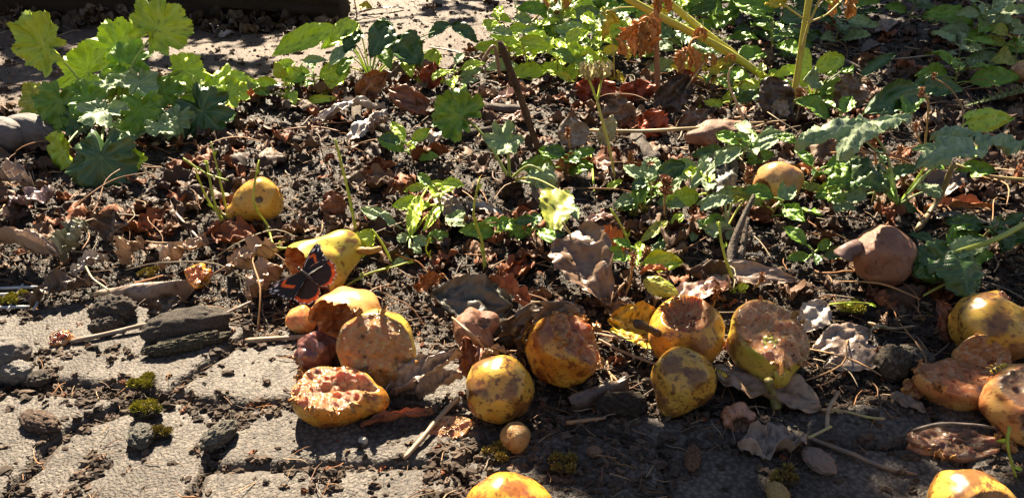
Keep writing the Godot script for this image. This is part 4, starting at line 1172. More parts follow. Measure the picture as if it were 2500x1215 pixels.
# ---------------------------------------------------------------- fallen leaves
func build_fallen_leaves() -> void:
	var T := TOC
	dead_leaf("curled brown leaf at the left edge below the lady's mantle", "greybrown", "oval", Vector3(-0.6259, 0.0234, -0.8794), Vector3(-0.5646, 0.0297, -0.8562), 0.0294, 0.12, 0.5, 0.45)
	dead_leaf("mauve-grey crinkled leaf near the left edge", "mauve", "oak", Vector3(-0.5629, 0.0189, -0.7919), Vector3(-0.525, 0.0331, -0.8296), 0.0369, 0.1, 0.15, 0.3)
	dead_leaf("wavy pale-edged brown leaf on the left edge of the bed", "greybrown", "oak", Vector3(-0.5411, 0.0211, -0.7211), Vector3(-0.4581, 0.0175, -0.7013), 0.0285, 0.15, 0.3, 0.4)
	dead_leaf("crumpled grey-green leaf beside the wavy brown leaf", "sage", "torn", Vector3(-0.4652, 0.009, -0.7134), Vector3(-0.4565, 0.0298, -0.7592), 0.0255, 0.1, 0.3, 0.5)
	dead_leaf("brown leaf standing on edge right of the grey-green leaf", "brown", "oak", Vector3(-0.4331, 0.0095, -0.7489), Vector3(-0.4272, 0.035, -0.7719), 0.0394, 0.08, 0.2, 0.2, T)
	dead_leaf("small pale leaf scrap left of the long rolled leaf", "grey", "torn", Vector3(-0.4416, 0.0057, -0.6868), Vector3(-0.4165, 0.0111, -0.7131), 0.0168, 0.1, 0.4, 0.4)
	dead_leaf("small tan crumpled leaf above the long rolled leaf", "tan", "torn", Vector3(-0.3995, 0.0065, -0.7065), Vector3(-0.3835, 0.0211, -0.7304), 0.0199, 0.15, 0.5, 0.5)
	dead_leaf("light tan ragged leaf above the orange pear scrap", "tan", "oak", Vector3(-0.3552, 0.0082, -0.695), Vector3(-0.3165, 0.0241, -0.7273), 0.0258, 0.1, 0.25, 0.35)
	dead_leaf("long rolled grey-brown leaf with a yellow stalk at the paving edge", "greybrown", "oval", Vector3(-0.4087, 0.005, -0.6516), Vector3(-0.3099, 0.0183, -0.6508), 0.0378, 0.05, -1.1, 0.12, Vector3(0, 0.9, 0.4), [Vector3(-0.3814, 0.014, -0.6398), Vector3(-0.4042, 0.018, -0.6575), Vector3(-0.4176, 0.0225, -0.6738)])
	dead_leaf("dark lumpy leaf left of the long rolled leaf", "dark", "torn", Vector3(-0.4578, 0.005, -0.6352), Vector3(-0.406, 0.014, -0.6565), 0.0231, 0.1, 0.4, 0.4)
	dead_leaf("tan folded leaf left of the hollow pear", "tan", "oak", Vector3(-0.2834, 0.0089, -0.683), Vector3(-0.2326, 0.0332, -0.6894), 0.0321, 0.05, 0.35, 0.3)
	dead_leaf("lower tan leaf with fine veins touching the hollow pear", "tan", "oval", Vector3(-0.2517, 0.0048, -0.6429), Vector3(-0.216, 0.0252, -0.6672), 0.0341, 0.08, 0.35, 0.3)
	dead_leaf("dark rounded leaf leaning on the long grey clod", "dark", "round", Vector3(-0.3355, 0.004, -0.614), Vector3(-0.3046, 0.018, -0.6215), 0.0202, 0.08, 0.3, 0.25, Vector3(0, 0.7, 0.7))
	dead_leaf("narrow orange-brown leaf under the lone yellow pear", "redbrown", "oval", Vector3(-0.3319, 0.0124, -0.7596), Vector3(-0.296, 0.022, -0.7703), 0.0153, 0.1, 0.4, 0.2)
	dead_leaf("upright brown leaf with an orange rim between the two pears", "redbrown", "round", Vector3(-0.1937, 0.0182, -0.7914), Vector3(-0.1989, 0.0467, -0.8032), 0.0307, 0.12, 0.3, 0.2, T)
	dead_leaf("upright red-brown leaf with a toothed top in the middle left", "redbrown", "oak", Vector3(-0.1621, 0.0217, -0.8873), Vector3(-0.1608, 0.0464, -0.9017), 0.0431, 0.06, 0.2, 0.25, T)
	dead_leaf("large pale silvery leaf lying left of the grey root", "grey", "oak", Vector3(-0.2845, 0.0271, -1.0818), Vector3(-0.1874, 0.042, -1.1204), 0.038, 0.14, 0.1, 0.25)
	dead_leaf("second silvery leaf just below the large pale one", "grey", "oval", Vector3(-0.2252, 0.0244, -1.0168), Vector3(-0.1785, 0.0462, -1.0846), 0.0343, 0.1, -0.25, 0.2)
	dead_leaf("small curled brown leaf on the second silvery leaf", "brown", "oval", Vector3(-0.1935, 0.0341, -1.0291), Vector3(-0.1725, 0.0405, -1.0551), 0.0191, 0.2, 0.5, 0.3)
	dead_leaf("orange-brown leaf in front of the broad-leaved plant", "orange", "oval", Vector3(-0.247, 0.0239, -1.2107), Vector3(-0.2005, 0.0523, -1.25), 0.0407, 0.08, 0.2, 0.25, T)
	dead_leaf("dark brown leaf lying over the foot of the broad-leaved plant", "dark", "oval", Vector3(-0.2193, 0.0327, -1.3004), Vector3(-0.1272, 0.0515, -1.3075), 0.0419, 0.15, -0.2, 0.25)
	dead_leaf("wide brown leaf hanging below the dark one", "redbrown", "oval", Vector3(-0.1857, 0.053, -1.1662), Vector3(-0.1118, 0.0261, -1.1271), 0.0362, 0.12, 0.1, 0.2, T)
	dead_leaf("dark red leaf standing right of the broad-leaved plant", "wine", "oval", Vector3(-0.1359, 0.019, -1.2803), Vector3(-0.1297, 0.0606, -1.2937), 0.0399, 0.08, 0.25, 0.2, T)
	dead_leaf("orange leaf at the right foot of the lady's mantle", "orange", "oval", Vector3(-0.4336, 0.0255, -1.1641), Vector3(-0.382, 0.036, -1.1842), 0.0205, 0.12, 0.4, 0.2)
	dead_leaf("dark leaf between the lady's mantle and the seedlings", "dark", "round", Vector3(-0.4163, 0.0285, -1.1915), Vector3(-0.348, 0.0483, -1.2038), 0.0356, 0.1, -0.2, 0.2)
	dead_leaf("pale broad leaf under the right side of the lady's mantle", "grey", "oval", Vector3(-0.4878, 0.0198, -1.0103), Vector3(-0.4558, 0.029, -1.0538), 0.0264, 0.08, 0.2, 0.2)
	dead_leaf("grey-brown leaf right of the grey root", "greybrown", "oval", Vector3(-0.1282, 0.0277, -1.0081), Vector3(-0.0685, 0.0366, -1.0321), 0.0264, 0.1, -0.3, 0.25)
	dead_leaf("large round red-brown leaf standing behind the thin forked stalk", "wine", "round", Vector3(0.1296, 0.0173, -1.2103), Vector3(0.1328, 0.0569, -1.2239), 0.0695, 0.06, 0.18, 0.16, T)
	dead_leaf("round red leaf glowing in the sun behind the brown stem", "wine", "round", Vector3(0.1981, 0.0177, -1.2092), Vector3(0.1936, 0.0513, -1.2228), 0.0626, 0.08, 0.2, 0.16, T)
	dead_leaf("dark brown leaf folded upright under the withered flower", "dark", "oval", Vector3(0.2183, 0.0204, -1.1441), Vector3(0.2667, 0.0739, -1.1676), 0.0516, 0.1, 0.3, 0.25, T)
	dead_leaf("small deep red leaf above the folded dark leaf", "wine", "round", Vector3(0.2591, 0.0558, -1.1696), Vector3(0.2634, 0.0806, -1.1796), 0.0325, 0.1, 0.3, 0.2, T)
	dead_leaf("brown leaf leaning in front of the large round red one", "brown", "oval", Vector3(0.1668, 0.0236, -1.0724), Vector3(0.1322, 0.0608, -1.0956), 0.0495, 0.1, 0.2, 0.2, T)
	dead_leaf("brown leaf with a red glowing lower half above the straw stalk", "wine", "round", Vector3(0.2048, 0.0249, -1.035), Vector3(0.1827, 0.0518, -1.0531), 0.0487, 0.12, 0.35, 0.2, T)
	dead_leaf("grey shiny leaf standing left of the pale yellow leaf", "grey", "oval", Vector3(0.0833, 0.0271, -0.9818), Vector3(0.0774, 0.0683, -0.9966), 0.0433, 0.08, 0.1, 0.2, T)
	dead_leaf("pale yellow leaf standing behind the thin forked stalk", "straw", "oval", Vector3(0.1189, 0.0269, -0.9914), Vector3(0.1345, 0.0662, -1.0063), 0.0243, 0.06, 0.2, 0.2, T)
	dead_leaf("brown leaf left of the pinkish pear", "brown", "oval", Vector3(0.2329, 0.0253, -1.0711), Vector3(0.2841, 0.041, -1.1007), 0.0314, 0.1, 0.2, 0.25, T)
	dead_leaf("curled orange-red leaf in the middle of the bed", "orange", "oval", Vector3(0.049, 0.0291, -0.8928), Vector3(0.1002, 0.0467, -0.8941), 0.0226, 0.1, 0.55, 0.25, Vector3(0, 0.8, 0.6))
	dead_leaf("tan oval leaf right of the curled orange-red leaf", "pink", "oval", Vector3(0.1051, 0.039, -0.911), Vector3(0.1334, 0.0306, -0.874), 0.0234, 0.06, 0.15, 0.12, Vector3(0, 0.8, 0.6))
	dead_leaf("pale leaf tucked under the tan oval leaf", "grey", "oval", Vector3(0.0973, 0.0283, -0.8743), Vector3(0.1445, 0.0318, -0.8914), 0.018, 0.06, 0.2, 0.2)
	dead_leaf("pinkish red leaf right of the broken brown stalk", "pink", "oval", Vector3(-0.0342, 0.0222, -1.1825), Vector3(0.0261, 0.0261, -1.2251), 0.0223, 0.1, 0.3, 0.2)
	dead_leaf("brown leaf below the pinkish red one", "redbrown", "oval", Vector3(-0.0226, 0.0243, -1.0953), Vector3(0.0264, 0.0327, -1.1147), 0.0243, 0.1, -0.3, 0.2)
	dead_leaf("grey-brown leaf behind the long green stem in the middle", "greybrown", "oval", Vector3(-0.0854, 0.0441, -0.8025), Vector3(-0.0398, 0.0234, -0.7643), 0.0306, 0.05, -0.2, 0.15)
	dead_leaf("pale leaf lying under the four small round leaves", "grey", "torn", Vector3(-0.056, 0.0286, -0.8035), Vector3(-0.0018, 0.0267, -0.7576), 0.0227, 0.06, 0.2, 0.2)
	dead_leaf("pale tan leaf right of the yellowing lobed leaf", "pink", "oval", Vector3(0.0771, 0.025, -0.756), Vector3(0.1126, 0.0366, -0.7593), 0.0179, 0.08, 0.25, 0.15)
	dead_leaf("big brown leaf with a bright lower tip in the centre", "brown", "heart", Vector3(0.056, 0.0558, -0.6771), Vector3(0.0896, 0.0135, -0.6088), 0.0601, 0.05, 0.22, 0.14, Vector3(-0.15, 0.75, 0.6), [Vector3(0.0522, 0.0666, -0.6662), Vector3(0.047, 0.0747, -0.6672)])
	dead_leaf("curled orange-tan leaf behind the big brown leaf", "orange", "torn", Vector3(0.0786, 0.0352, -0.7085), Vector3(0.1084, 0.0297, -0.6789), 0.0236, 0.1, 0.6, 0.3)
	dead_leaf("large slate-grey leaf flat on the soil behind the shrivelled pear", "slate", "oval", Vector3(0, 0.0138, -0.6112), Vector3(-0.0735, 0.0268, -0.6113), 0.0466, 0.05, 0.12, 0.12, Vector3(0, 0.85, 0.5))
	dead_leaf("red-brown curled leaf left of the crumpled leaf", "redbrown", "torn", Vector3(-0.0204, 0.0334, -0.6295), Vector3(0.0181, 0.0213, -0.5885), 0.0178, 0.08, 0.6, 0.3)
	dead_leaf("crumpled grey-brown leaf rolled over the chewed pear", "greybrown", "torn", Vector3(0.0043, 0.0153, -0.5691), Vector3(0.0467, 0.0631, -0.5393), 0.0318, 0.16, -0.9, 0.45, Vector3(0, 0.8, 0.5))
	dead_leaf("second crumpled brown leaf hanging left of the chewed pear", "dark", "torn", Vector3(0.0105, 0.0102, -0.5561), Vector3(0.0167, 0.0596, -0.5475), 0.0257, 0.14, 0.7, 0.5, Vector3(-0.5, 0.4, 0.7))
	dead_leaf("small glowing orange leaf scrap left of the slate leaf", "orange", "torn", Vector3(-0.0926, 0.0069, -0.6546), Vector3(-0.0647, 0.0208, -0.6589), 0.0185, 0.1, 0.35, 0.3, Vector3(0, 0.7, 0.7))
	dead_leaf("curled brown leaf lying right of the round half-eaten pear", "greybrown", "oval", Vector3(-0.0993, 0.003, -0.4994), Vector3(-0.0395, 0.034, -0.5126), 0.0264, 0.05, 0.65, 0.35, Vector3(-0.3, 0.7, 0.5))
	dead_leaf("red-brown leaf standing up behind the bruised pear", "redbrown", "oak", Vector3(-0.03, 0.002, -0.5159), Vector3(-0.0373, 0.0361, -0.5335), 0.0245, 0.06, 0.3, 0.3, T)
	dead_leaf("pale scoop-shaped leaf left of the bruised pear", "greybrown", "oval", Vector3(-0.0746, 0.003, -0.4963), Vector3(-0.0395, 0.018, -0.5041), 0.0199, 0.02, 0.6, 0.2)
	dead_leaf("tan leaf scrap behind the bruised pear", "tan", "torn", Vector3(-0.0266, 0.006, -0.5356), Vector3(-0.004, 0.0226, -0.5309), 0.0154, 0.12, 0.4, 0.4)
	dead_leaf("rolled dark brown leaf between the chewed and the striped pear", "dark", "strap", Vector3(0.0447, 0.008, -0.4891), Vector3(0.092, 0.0141, -0.5071), 0.0258, 0.04, -1.3, 0.08)
	dead_leaf("yellow leaf with black spots left of the golden pear", "yellow", "oval", Vector3(0.129, 0.0245, -0.5568), Vector3(0.0827, 0.0261, -0.5719), 0.038, 0.06, 0.35, 0.14, Vector3(0, 0.75, 0.65))
	dead_leaf("yellow leaf underside bright below the spotted yellow leaf", "lemon", "oval", Vector3(0.1279, 0.0095, -0.547), Vector3(0.0857, 0.0144, -0.5741), 0.0172, 0.03, 0.2, 0.12)
	dead_leaf("pinkish tan leaf lying behind the golden pear", "pink", "oval", Vector3(0.1467, 0.0152, -0.616), Vector3(0.2032, 0.0267, -0.632), 0.0302, 0.06, 0.12, 0.16)
	dead_leaf("yellow-green leaf leaning on the pinkish tan leaf", "yellowgreen", "oval", Vector3(0.1214, 0.0311, -0.632), Vector3(0.1533, 0.0235, -0.6196), 0.0195, 0.08, -0.15, 0.08, Vector3(0, 0.7, 0.7))
	dead_leaf("small orange leaf above the yellow-green leaf", "orange", "oval", Vector3(0.1219, 0.0256, -0.6537), Vector3(0.1488, 0.0295, -0.6532), 0.012, 0.1, 0.35, 0.2)
	dead_leaf("long grey-brown leaf with a raised midrib in the soil", "greybrown", "oval", Vector3(0.1751, 0.0242, -0.661), Vector3(0.2707, 0.0194, -0.6489), 0.0295, 0.03, 0.16, 0.10, Vector3(0, 0.9, 0.4))
	dead_leaf("big tan leaf under the eaten pear with a long green stalk", "tan", "oval", Vector3(0.2387, 0.004, -0.4801), Vector3(0.1594, 0.0068, -0.5278), 0.0424, 0.03, 0.14, 0.14, Vector3.UP, [Vector3(0.2558, 0.004, -0.4787), Vector3(0.2712, 0.005, -0.4703), Vector3(0.2814, 0.008, -0.4648)])
	dead_leaf("pale grey leaf beside the eaten yellow-green pear", "grey", "oval", Vector3(0.2819, 0.0253, -0.5998), Vector3(0.2521, 0.0105, -0.5787), 0.0276, 0.05, 0.1, 0.12, Vector3(0.1, 0.9, 0.4))
	dead_leaf("grey-brown oval leaf with a dark midrib on the right", "greybrown", "oval", Vector3(0.311, 0.0158, -0.5721), Vector3(0.2548, 0.0088, -0.5515), 0.0271, 0.05, 0.06, 0.10, Vector3(0, 0.9, 0.4), [Vector3(0.3227, 0.0162, -0.5785), Vector3(0.3319, 0.0124, -0.5811)])
	dead_leaf("lower grey-brown leaf overlapped by the oval one", "greybrown", "oval", Vector3(0.3198, 0.007, -0.5528), Vector3(0.2568, 0.0071, -0.5284), 0.0291, 0.04, 0.05, 0.12, Vector3(0, 0.95, 0.25))
	dead_leaf("flat grey-brown leaf on the shaded paver with a dark stalk", "greybrown", "oak", Vector3(0.2156, 0.008, -0.4431), Vector3(0.163, 0.006, -0.435), 0.0338, 0.05, 0.12, 0.28, Vector3.UP, [Vector3(0.2238, 0.012, -0.4447), Vector3(0.2322, 0.018, -0.4449)])
	dead_leaf("dark red-brown leaf standing left of the yellow pear at right", "redbrown", "oval", Vector3(0.3839, 0.0046, -0.5684), Vector3(0.3717, 0.0381, -0.586), 0.0222, 0.06, 0.2, 0.15, T)
	dead_leaf("large dark round leaf at the foot of the yellow-green stem", "dark", "round", Vector3(0.391, 0.0211, -1.1194), Vector3(0.3814, 0.0797, -1.1424), 0.0594, 0.06, 0.15, 0.15, T)
	dead_leaf("dark round leaf right of the yellow-green stem", "brown", "round", Vector3(0.5016, 0.0214, -1.1567), Vector3(0.5165, 0.0706, -1.1795), 0.0551, 0.06, 0.2, 0.15, T)
	dead_leaf("small pale brown leaf at the stem foot", "grey", "round", Vector3(0.3932, 0.0232, -1.1096), Vector3(0.3881, 0.0537, -1.1186), 0.0288, 0.06, 0.2, 0.2, T)
	dead_leaf("orange leaf lying right of the tan pear", "orange", "oval", Vector3(0.3391, 0.0328, -0.8995), Vector3(0.3761, 0.0275, -0.8762), 0.0244, 0.08, 0.3, 0.25)
	dead_leaf("long orange-tan leaf below the big crinkled leaf at right", "orange", "oval", Vector3(0.4593, 0.0255, -0.7972), Vector3(0.5309, 0.0307, -0.7905), 0.0205, 0.06, 0.4, 0.2)
	dead_leaf("large dark grey-brown leaf under the crinkled leaves", "dark", "oval", Vector3(0.4678, 0.0222, -0.8241), Vector3(0.536, 0.0434, -0.8584), 0.0415, 0.06, 0.1, 0.15)
	dead_leaf("dull green-black leaf above the dark three-part leaf", "slate", "oval", Vector3(0.4621, 0.0256, -0.7781), Vector3(0.5204, 0.0239, -0.7495), 0.0268, 0.05, 0.15, 0.15)
	dead_leaf("small brown leaf in the soil left of the bowl-shaped half pear", "brown", "oval", Vector3(0.3016, 0.004, -0.5002), Vector3(0.3186, 0.005, -0.477), 0.0149, 0.1, -0.2, 0.2)
	dead_leaf("shaded grey-brown leaf behind the dry seed heads", "slate", "oval", Vector3(0.2307, 0.0273, -0.8333), Vector3(0.256, 0.0491, -0.8961), 0.0481, 0.06, 0.1, 0.15, Vector3(0, 0.7, 0.7))
	dead_leaf("rolled orange leaf strip in the shadow of the bowl-shaped pear", "redbrown", "torn", Vector3(-0.1142, 0.003, -0.4623), Vector3(-0.0599, 0.007, -0.4717), 0.0094, 0.03, 0.6, 0.3)
	dead_leaf("pale leaf on the path at the back left", "grey", "oak", Vector3(-0.6263, 0.0183, -1.7834), Vector3(-0.5662, 0.0191, -1.8398), 0.0319, 0.08, 0.2, 0.2)
	dead_leaf("long pale leaf on the path below the dark edging", "grey", "strap", Vector3(-0.3683, 0.0161, -1.9), Vector3(-0.2599, 0.0217, -1.9387), 0.0137, 0.05, 0.2, 0.2)
	dead_leaf("tiny pale leaf on the path behind the lady's mantle", "grey", "oval", Vector3(-0.5989, 0.0231, -1.63), Vector3(-0.5824, 0.0231, -1.6739), 0.0189, 0.08, 0.2, 0.2)
	dead_leaf("small pale leaf in the middle of the bare path", "sage", "oval", Vector3(-0.061, 0.0235, -1.7029), Vector3(-0.0396, 0.0252, -1.7188), 0.0105, 0.05, 0.2, 0.2)
	dead_leaf("greyish leaf at the top left corner", "greybrown", "oval", Vector3(-1.1774, 0.0308, -1.9306), Vector3(-1.1469, 0.0336, -1.9664), 0.0258, 0.05, 0.2, 0.2)
	dead_leaf("leaf lying on the shaded soil at the top right", "brown", "oval", Vector3(0.7426, 0.0265, -1.6221), Vector3(0.8256, 0.0378, -1.7038), 0.0353, 0.08, 0.2, 0.2)
	dead_leaf("reddish leaf on the shaded soil right of the strap leaf", "redbrown", "oak", Vector3(0.6672, 0.0314, -1.3695), Vector3(0.7011, 0.0374, -1.3341), 0.0245, 0.1, 0.3, 0.3)
	dead_leaf("dull brown oval leaf in the shade at top right", "brown", "oval", Vector3(0.8516, 0.0263, -1.6233), Vector3(0.8416, 0.0374, -1.5077), 0.0365, 0.08, 0.2, 0.15)
	dead_leaf("flat dark leaf in the shade above the round dark leaf", "dark", "oval", Vector3(0.6543, 0.0304, -1.4735), Vector3(0.7077, 0.0382, -1.5046), 0.0284, 0.08, 0.2, 0.15)

# ---------------------------------------------------------------- living plants
func build_plants() -> void:
	var T := TOC
	# lady's mantle at the left
	var b := Vector3(-0.5792, 0.0181, -1.0865)
	var root := thing("lady_mantle", b, "large clump with round scalloped toothed leaves glowing lime at the left", "plant")
	var crown := b + Vector3(0, 0.012, 0)
	var L := [
		[Vector3(-0.6292, 0.1446, -1.0665), 0.0421, "lime", Vector3(-0.1, 0.25, 0.95), Vector3(-0.85, 0.35, 0), 0.16],
		[Vector3(-0.5083, 0.1477, -1.1465), 0.0432, "lime", Vector3(0.15, 0.42, 0.85), Vector3(0.65, 0.6, -0.2), 0.2],
		[Vector3(-0.583, 0.1171, -1.1665), 0.0431, "lime", Vector3(-0.05, 0.62, 0.75), Vector3(-0.3, 0.8, -0.6), 0.2],
		[Vector3(-0.6033, 0.0957, -1.1065), 0.0407, "lime", Vector3(-0.1, 0.40, 0.88), Vector3(-0.9, 0.2, 0.0), 0.15],
		[Vector3(-0.6725, 0.06, -1.0865), 0.0301, "yellowgreen", Vector3(-0.2, 0.45, 0.85), Vector3(-0.9, 0.1, 0.2), 0.1],
		[Vector3(-0.612, 0.0746, -1.0365), 0.0345, "green", Vector3(0.1, 0.35, 0.92), Vector3(-0.2, -0.9, 0.3), 0.12],
		[Vector3(-0.5582, 0.1021, -1.1265), 0.0378, "green", Vector3(0, 0.72, 0.66), Vector3(0.4, 0.4, -0.6), 0.12],
		[Vector3(-0.5715, 0.0837, -1.0865), 0.0397, "hoary", Vector3(-0.2, 0.92, 0.3), Vector3(-0.5, 0.1, 0.6), 0.1],
		[Vector3(-0.514, 0.093, -1.0665), 0.0271, "hoary", Vector3(0.5, 0.75, 0.4), Vector3(0.4, -0.4, 0.6), 0.2],
		[Vector3(-0.4795, 0.0899, -1.1365), 0.0292, "lime", Vector3(0.1, 0.70, 0.66), Vector3(0.8, 0.3, 0.0), 0.1],
		[Vector3(-0.4985, 0.0675, -1.0265), 0.0315, "green", Vector3(0.0, 0.62, 0.76), Vector3(-0.1, -0.6, 0.6), 0.12],
		[Vector3(-0.4596, 0.0491, -1.0365), 0.0274, "hoary", Vector3(-0.1, 0.75, 0.6), Vector3(-0.3, -0.4, 0.7), 0.1],
		[Vector3(-0.4347, 0.0521, -1.0665), 0.0416, "deep", Vector3(0.1, 0.60, 0.78), Vector3(0.6, -0.5, 0.4), 0.08],
		[Vector3(-0.4347, 0.0667, -1.1365), 0.039, "lime", Vector3(0.1, 0.86, 0.46), Vector3(0.9, 0.0, 0.1), 0.08],
		[Vector3(-0.5707, 0.0407, -0.9432), 0.0296, "lime", Vector3(-0.5, 0.3, 0.8), Vector3(-0.6, -0.7, 0.3), 0.15],
		[Vector3(-0.5021, 0.0463, -0.9032), 0.0442, "deep", Vector3(0.0, 0.52, 0.85), Vector3(0.05, -0.85, 0.5), -0.12],
		[Vector3(-0.513, 0.0432, -1.0165), 0.03, "hoary", Vector3(0.1, 0.93, 0.25), Vector3(0.5, -0.1, 0.6), 0.12],
		[Vector3(-0.5725, 0.0814, -1.0365), 0.0303, "green", Vector3(-0.1, 0.75, 0.6), Vector3(-0.5, -0.3, 0.6), 0.2],
		[Vector3(-0.5886, 0.056, -1.0265), 0.0285, "deep", Vector3(-0.2, 0.6, 0.75), Vector3(-0.5, -0.6, 0.5), 0.1],
		[Vector3(-0.4923, 0.072, -1.0865), 0.0289, "green", Vector3(0.1, 0.6, 0.8), Vector3(0.6, 0.1, 0.1), 0.15],
		[Vector3(-0.4586, 0.0683, -1.1065), 0.0253, "lime", Vector3(0.0, 0.55, 0.82), Vector3(0.7, 0.2, 0.1), 0.1],
		[Vector3(-0.6285, 0.0479, -1.0265), 0.0262, "green", Vector3(-0.2, 0.5, 0.8), Vector3(-0.6, -0.5, 0.4), 0.1],
		[Vector3(-0.5412, 0.0717, -1.0065), 0.0309, "hoary", Vector3(0.0, 0.9, 0.35), Vector3(-0.2, -0.3, 0.8), 0.12],
		[Vector3(-0.406, 0.0665, -1.1065), 0.0265, "lime", Vector3(0.1, 0.75, 0.6), Vector3(0.8, -0.1, 0.3), 0.1],
		[Vector3(-0.5568, 0.0755, -1.1065), 0.0301, "lime", Vector3(0.1, 0.55, 0.8), Vector3(0.3, 0.6, 0.0), 0.15],
		[Vector3(-0.476, 0.0392, -0.9132), 0.0197, "lime", Vector3(0.3, 0.5, 0.8), Vector3(0.8, 0.1, 0.2), 0.15],
		[Vector3(-0.4685, 0.0519, -1.0065), 0.0223, "hoary", Vector3(0.2, 0.85, 0.4), Vector3(0.7, -0.2, 0.5), 0.15],
	]
	for q in L: round_on(root, q[0], q[1], q[2], q[3], q[4], q[5], 0.16, crown)

	# broad-leaved plant left of the middle
	b = Vector3(-0.2379, 0.0213, -1.3035)
	root = thing("broadleaf_plant", b, "clump with long smooth green leaves on the path side of the bed", "plant")
	crown = b + Vector3(0, 0.008, 0)
	for q in [
		[Vector3(-0.2967, 0.1007, -1.3535), Vector3(-0.3975, 0.0676, -1.3035), 62, "lime", Vector3(0.2, 0.65, 0.7)],
		[Vector3(-0.2489, 0.1197, -1.3035), Vector3(-0.2918, 0.0977, -1.2735), 56, "lime", Vector3(-0.4, 0.5, 0.8)],
		[Vector3(-0.2473, 0.1078, -1.3035), Vector3(-0.2656, 0.0856, -1.2535), 46, "deep", Vector3(-0.1, 0.6, 0.8)],
		[Vector3(-0.2023, 0.121, -1.3035), Vector3(-0.2242, 0.079, -1.2435), 62, "deep", Vector3(0.25, 0.5, 0.85)],
		[Vector3(-0.1891, 0.0999, -1.3035), Vector3(-0.1443, 0.0646, -1.2535), 84, "deep", Vector3(0.1, 0.45, 0.9)],
		[Vector3(-0.1389, 0.0939, -1.3235), Vector3(-0.0974, 0.114, -1.3235), 38, "deep", Vector3(0, 0.85, 0.5)],
		[Vector3(-0.0987, 0.114, -1.3235), Vector3(-0.0579, 0.0906, -1.3035), 40, "deep", Vector3(0.2, 0.7, 0.65)],
		[Vector3(-0.2489, 0.0924, -1.2735), Vector3(-0.2884, 0.066, -1.2335), 42, "hoary", Vector3(-0.2, 0.9, 0.4)],
		[Vector3(-0.2634, 0.0599, -1.2635), Vector3(-0.2968, 0.0239, -1.2235), 50, "lime", Vector3(-0.3, 0.5, 0.8)],
		[Vector3(-0.1299, 0.0724, -1.3335), Vector3(-0.1371, 0.0374, -1.3035), 46, "lime", Vector3(0, 0.4, 0.9)],
		[Vector3(-0.2356, 0.1052, -1.3335), Vector3(-0.1961, 0.114, -1.3235), 40, "hoary", Vector3(0, 0.95, 0.3)],
		[Vector3(-0.2726, 0.0919, -1.3235), Vector3(-0.3089, 0.0859, -1.2735), 36, "lime", Vector3(0, 0.7, 0.7)],
		[Vector3(-0.2156, 0.0913, -1.2835), Vector3(-0.1924, 0.062, -1.2435), 40, "green", Vector3(0.1, 0.6, 0.8)],
		[Vector3(-0.2606, 0.0714, -1.2835), Vector3(-0.2753, 0.0488, -1.2435), 36, "green", Vector3(-0.2, 0.6, 0.8)],
		[Vector3(-0.1771, 0.0714, -1.2835), Vector3(-0.1619, 0.0459, -1.2535), 36, "lime", Vector3(0.2, 0.6, 0.8)]]:
		leaf_on(root, q[0], q[1], q[2] * 0.00071, q[3], "oval", q[4], 0.08, 0.22, 0.12, 0, crown)

	b = Vector3(-0.3538, 0.0223, -1.2028)
	root = thing("seedling_clump", b, "low clump of pale oval seedling leaves right of the lady's mantle", "plant")
	crown = b + Vector3(0, 0.004, 0)
	for q in [[Vector3(-0.3538, 0.0602, -1.2028), Vector3(-0.3598, 0.0883, -1.1928), 34, "lime"], [Vector3(-0.3479, 0.057, -1.2028), Vector3(-0.3229, 0.0743, -1.2028), 36, "lime"], [Vector3(-0.3636, 0.044, -1.2028), Vector3(-0.3975, 0.0564, -1.2028), 32, "lime"], [Vector3(-0.3419, 0.0538, -1.2028), Vector3(-0.3519, 0.0741, -1.2228), 30, "green"],
		[Vector3(-0.3282, 0.0779, -1.2328), Vector3(-0.2871, 0.0818, -1.2228), 22, "hoary"], [Vector3(-0.3384, 0.0792, -1.2228), Vector3(-0.3666, 0.0769, -1.2028), 20, "lime"], [Vector3(-0.3235, 0.0275, -1.1863), Vector3(-0.2633, 0.0289, -1.1904), 20, "lime"], [Vector3(-0.3713, 0.0416, -1.1828), Vector3(-0.3972, 0.0455, -1.1828), 22, "green"], [Vector3(-0.3358, 0.0435, -1.1828), Vector3(-0.3263, 0.0317, -1.1528), 26, "lime"]]:
		leaf_on(root, q[0], q[1], q[2] * 0.00068, q[3], "oval", Vector3(0, 0.6, 0.8), 0.1, 0.25, 0.1, 0, crown)

	# old crown with four lobed leaves in the middle
	b = Vector3(-0.0024, 0.0241, -0.8382)
	root = thing("lobed_herb", b, "herb with lobed leaves on long arching stalks from a brown crown", "plant")
	crown = b + Vector3(0, 0.02, 0)
	put("root_crown", lump(Vector3(0.013, 0.017, 0.012), 4.0, 0.5, 2.2, Color(0.09, 0.055, 0.035), Color(0.16, 0.10, 0.06), 24, 16), M.bark, root, Vector3(0, 0.008, 0))
	round_on(root, Vector3(-0.0597, 0.1077, -0.8782), 0.0318, "green", Vector3(-0.25, 0.50, 0.82), Vector3(-0.75, 0.5, 0.1), 0.25, 0.2, crown)
	round_on(root, Vector3(-0.0064, 0.0914, -0.8382), 0.0228, "hoary", Vector3(-0.1, 0.85, 0.5), Vector3(-0.5, 0.2, 0.4), 0.3, 0.2, crown)
	round_on(root, Vector3(0.0348, 0.0621, -0.8182), 0.0186, "hoary", Vector3(0.1, 0.75, 0.6), Vector3(0.1, -0.6, 0.5), -0.4, 0.2, crown)
	leaf_on(root, Vector3(0.0496, 0.056, -0.7842), Vector3(0.0409, 0.0315, -0.714), 0.0383, "yellowgreen", "heart", Vector3(0.1, 0.8, 0.5), 0.03, 0.06, 0.06, 16, crown)
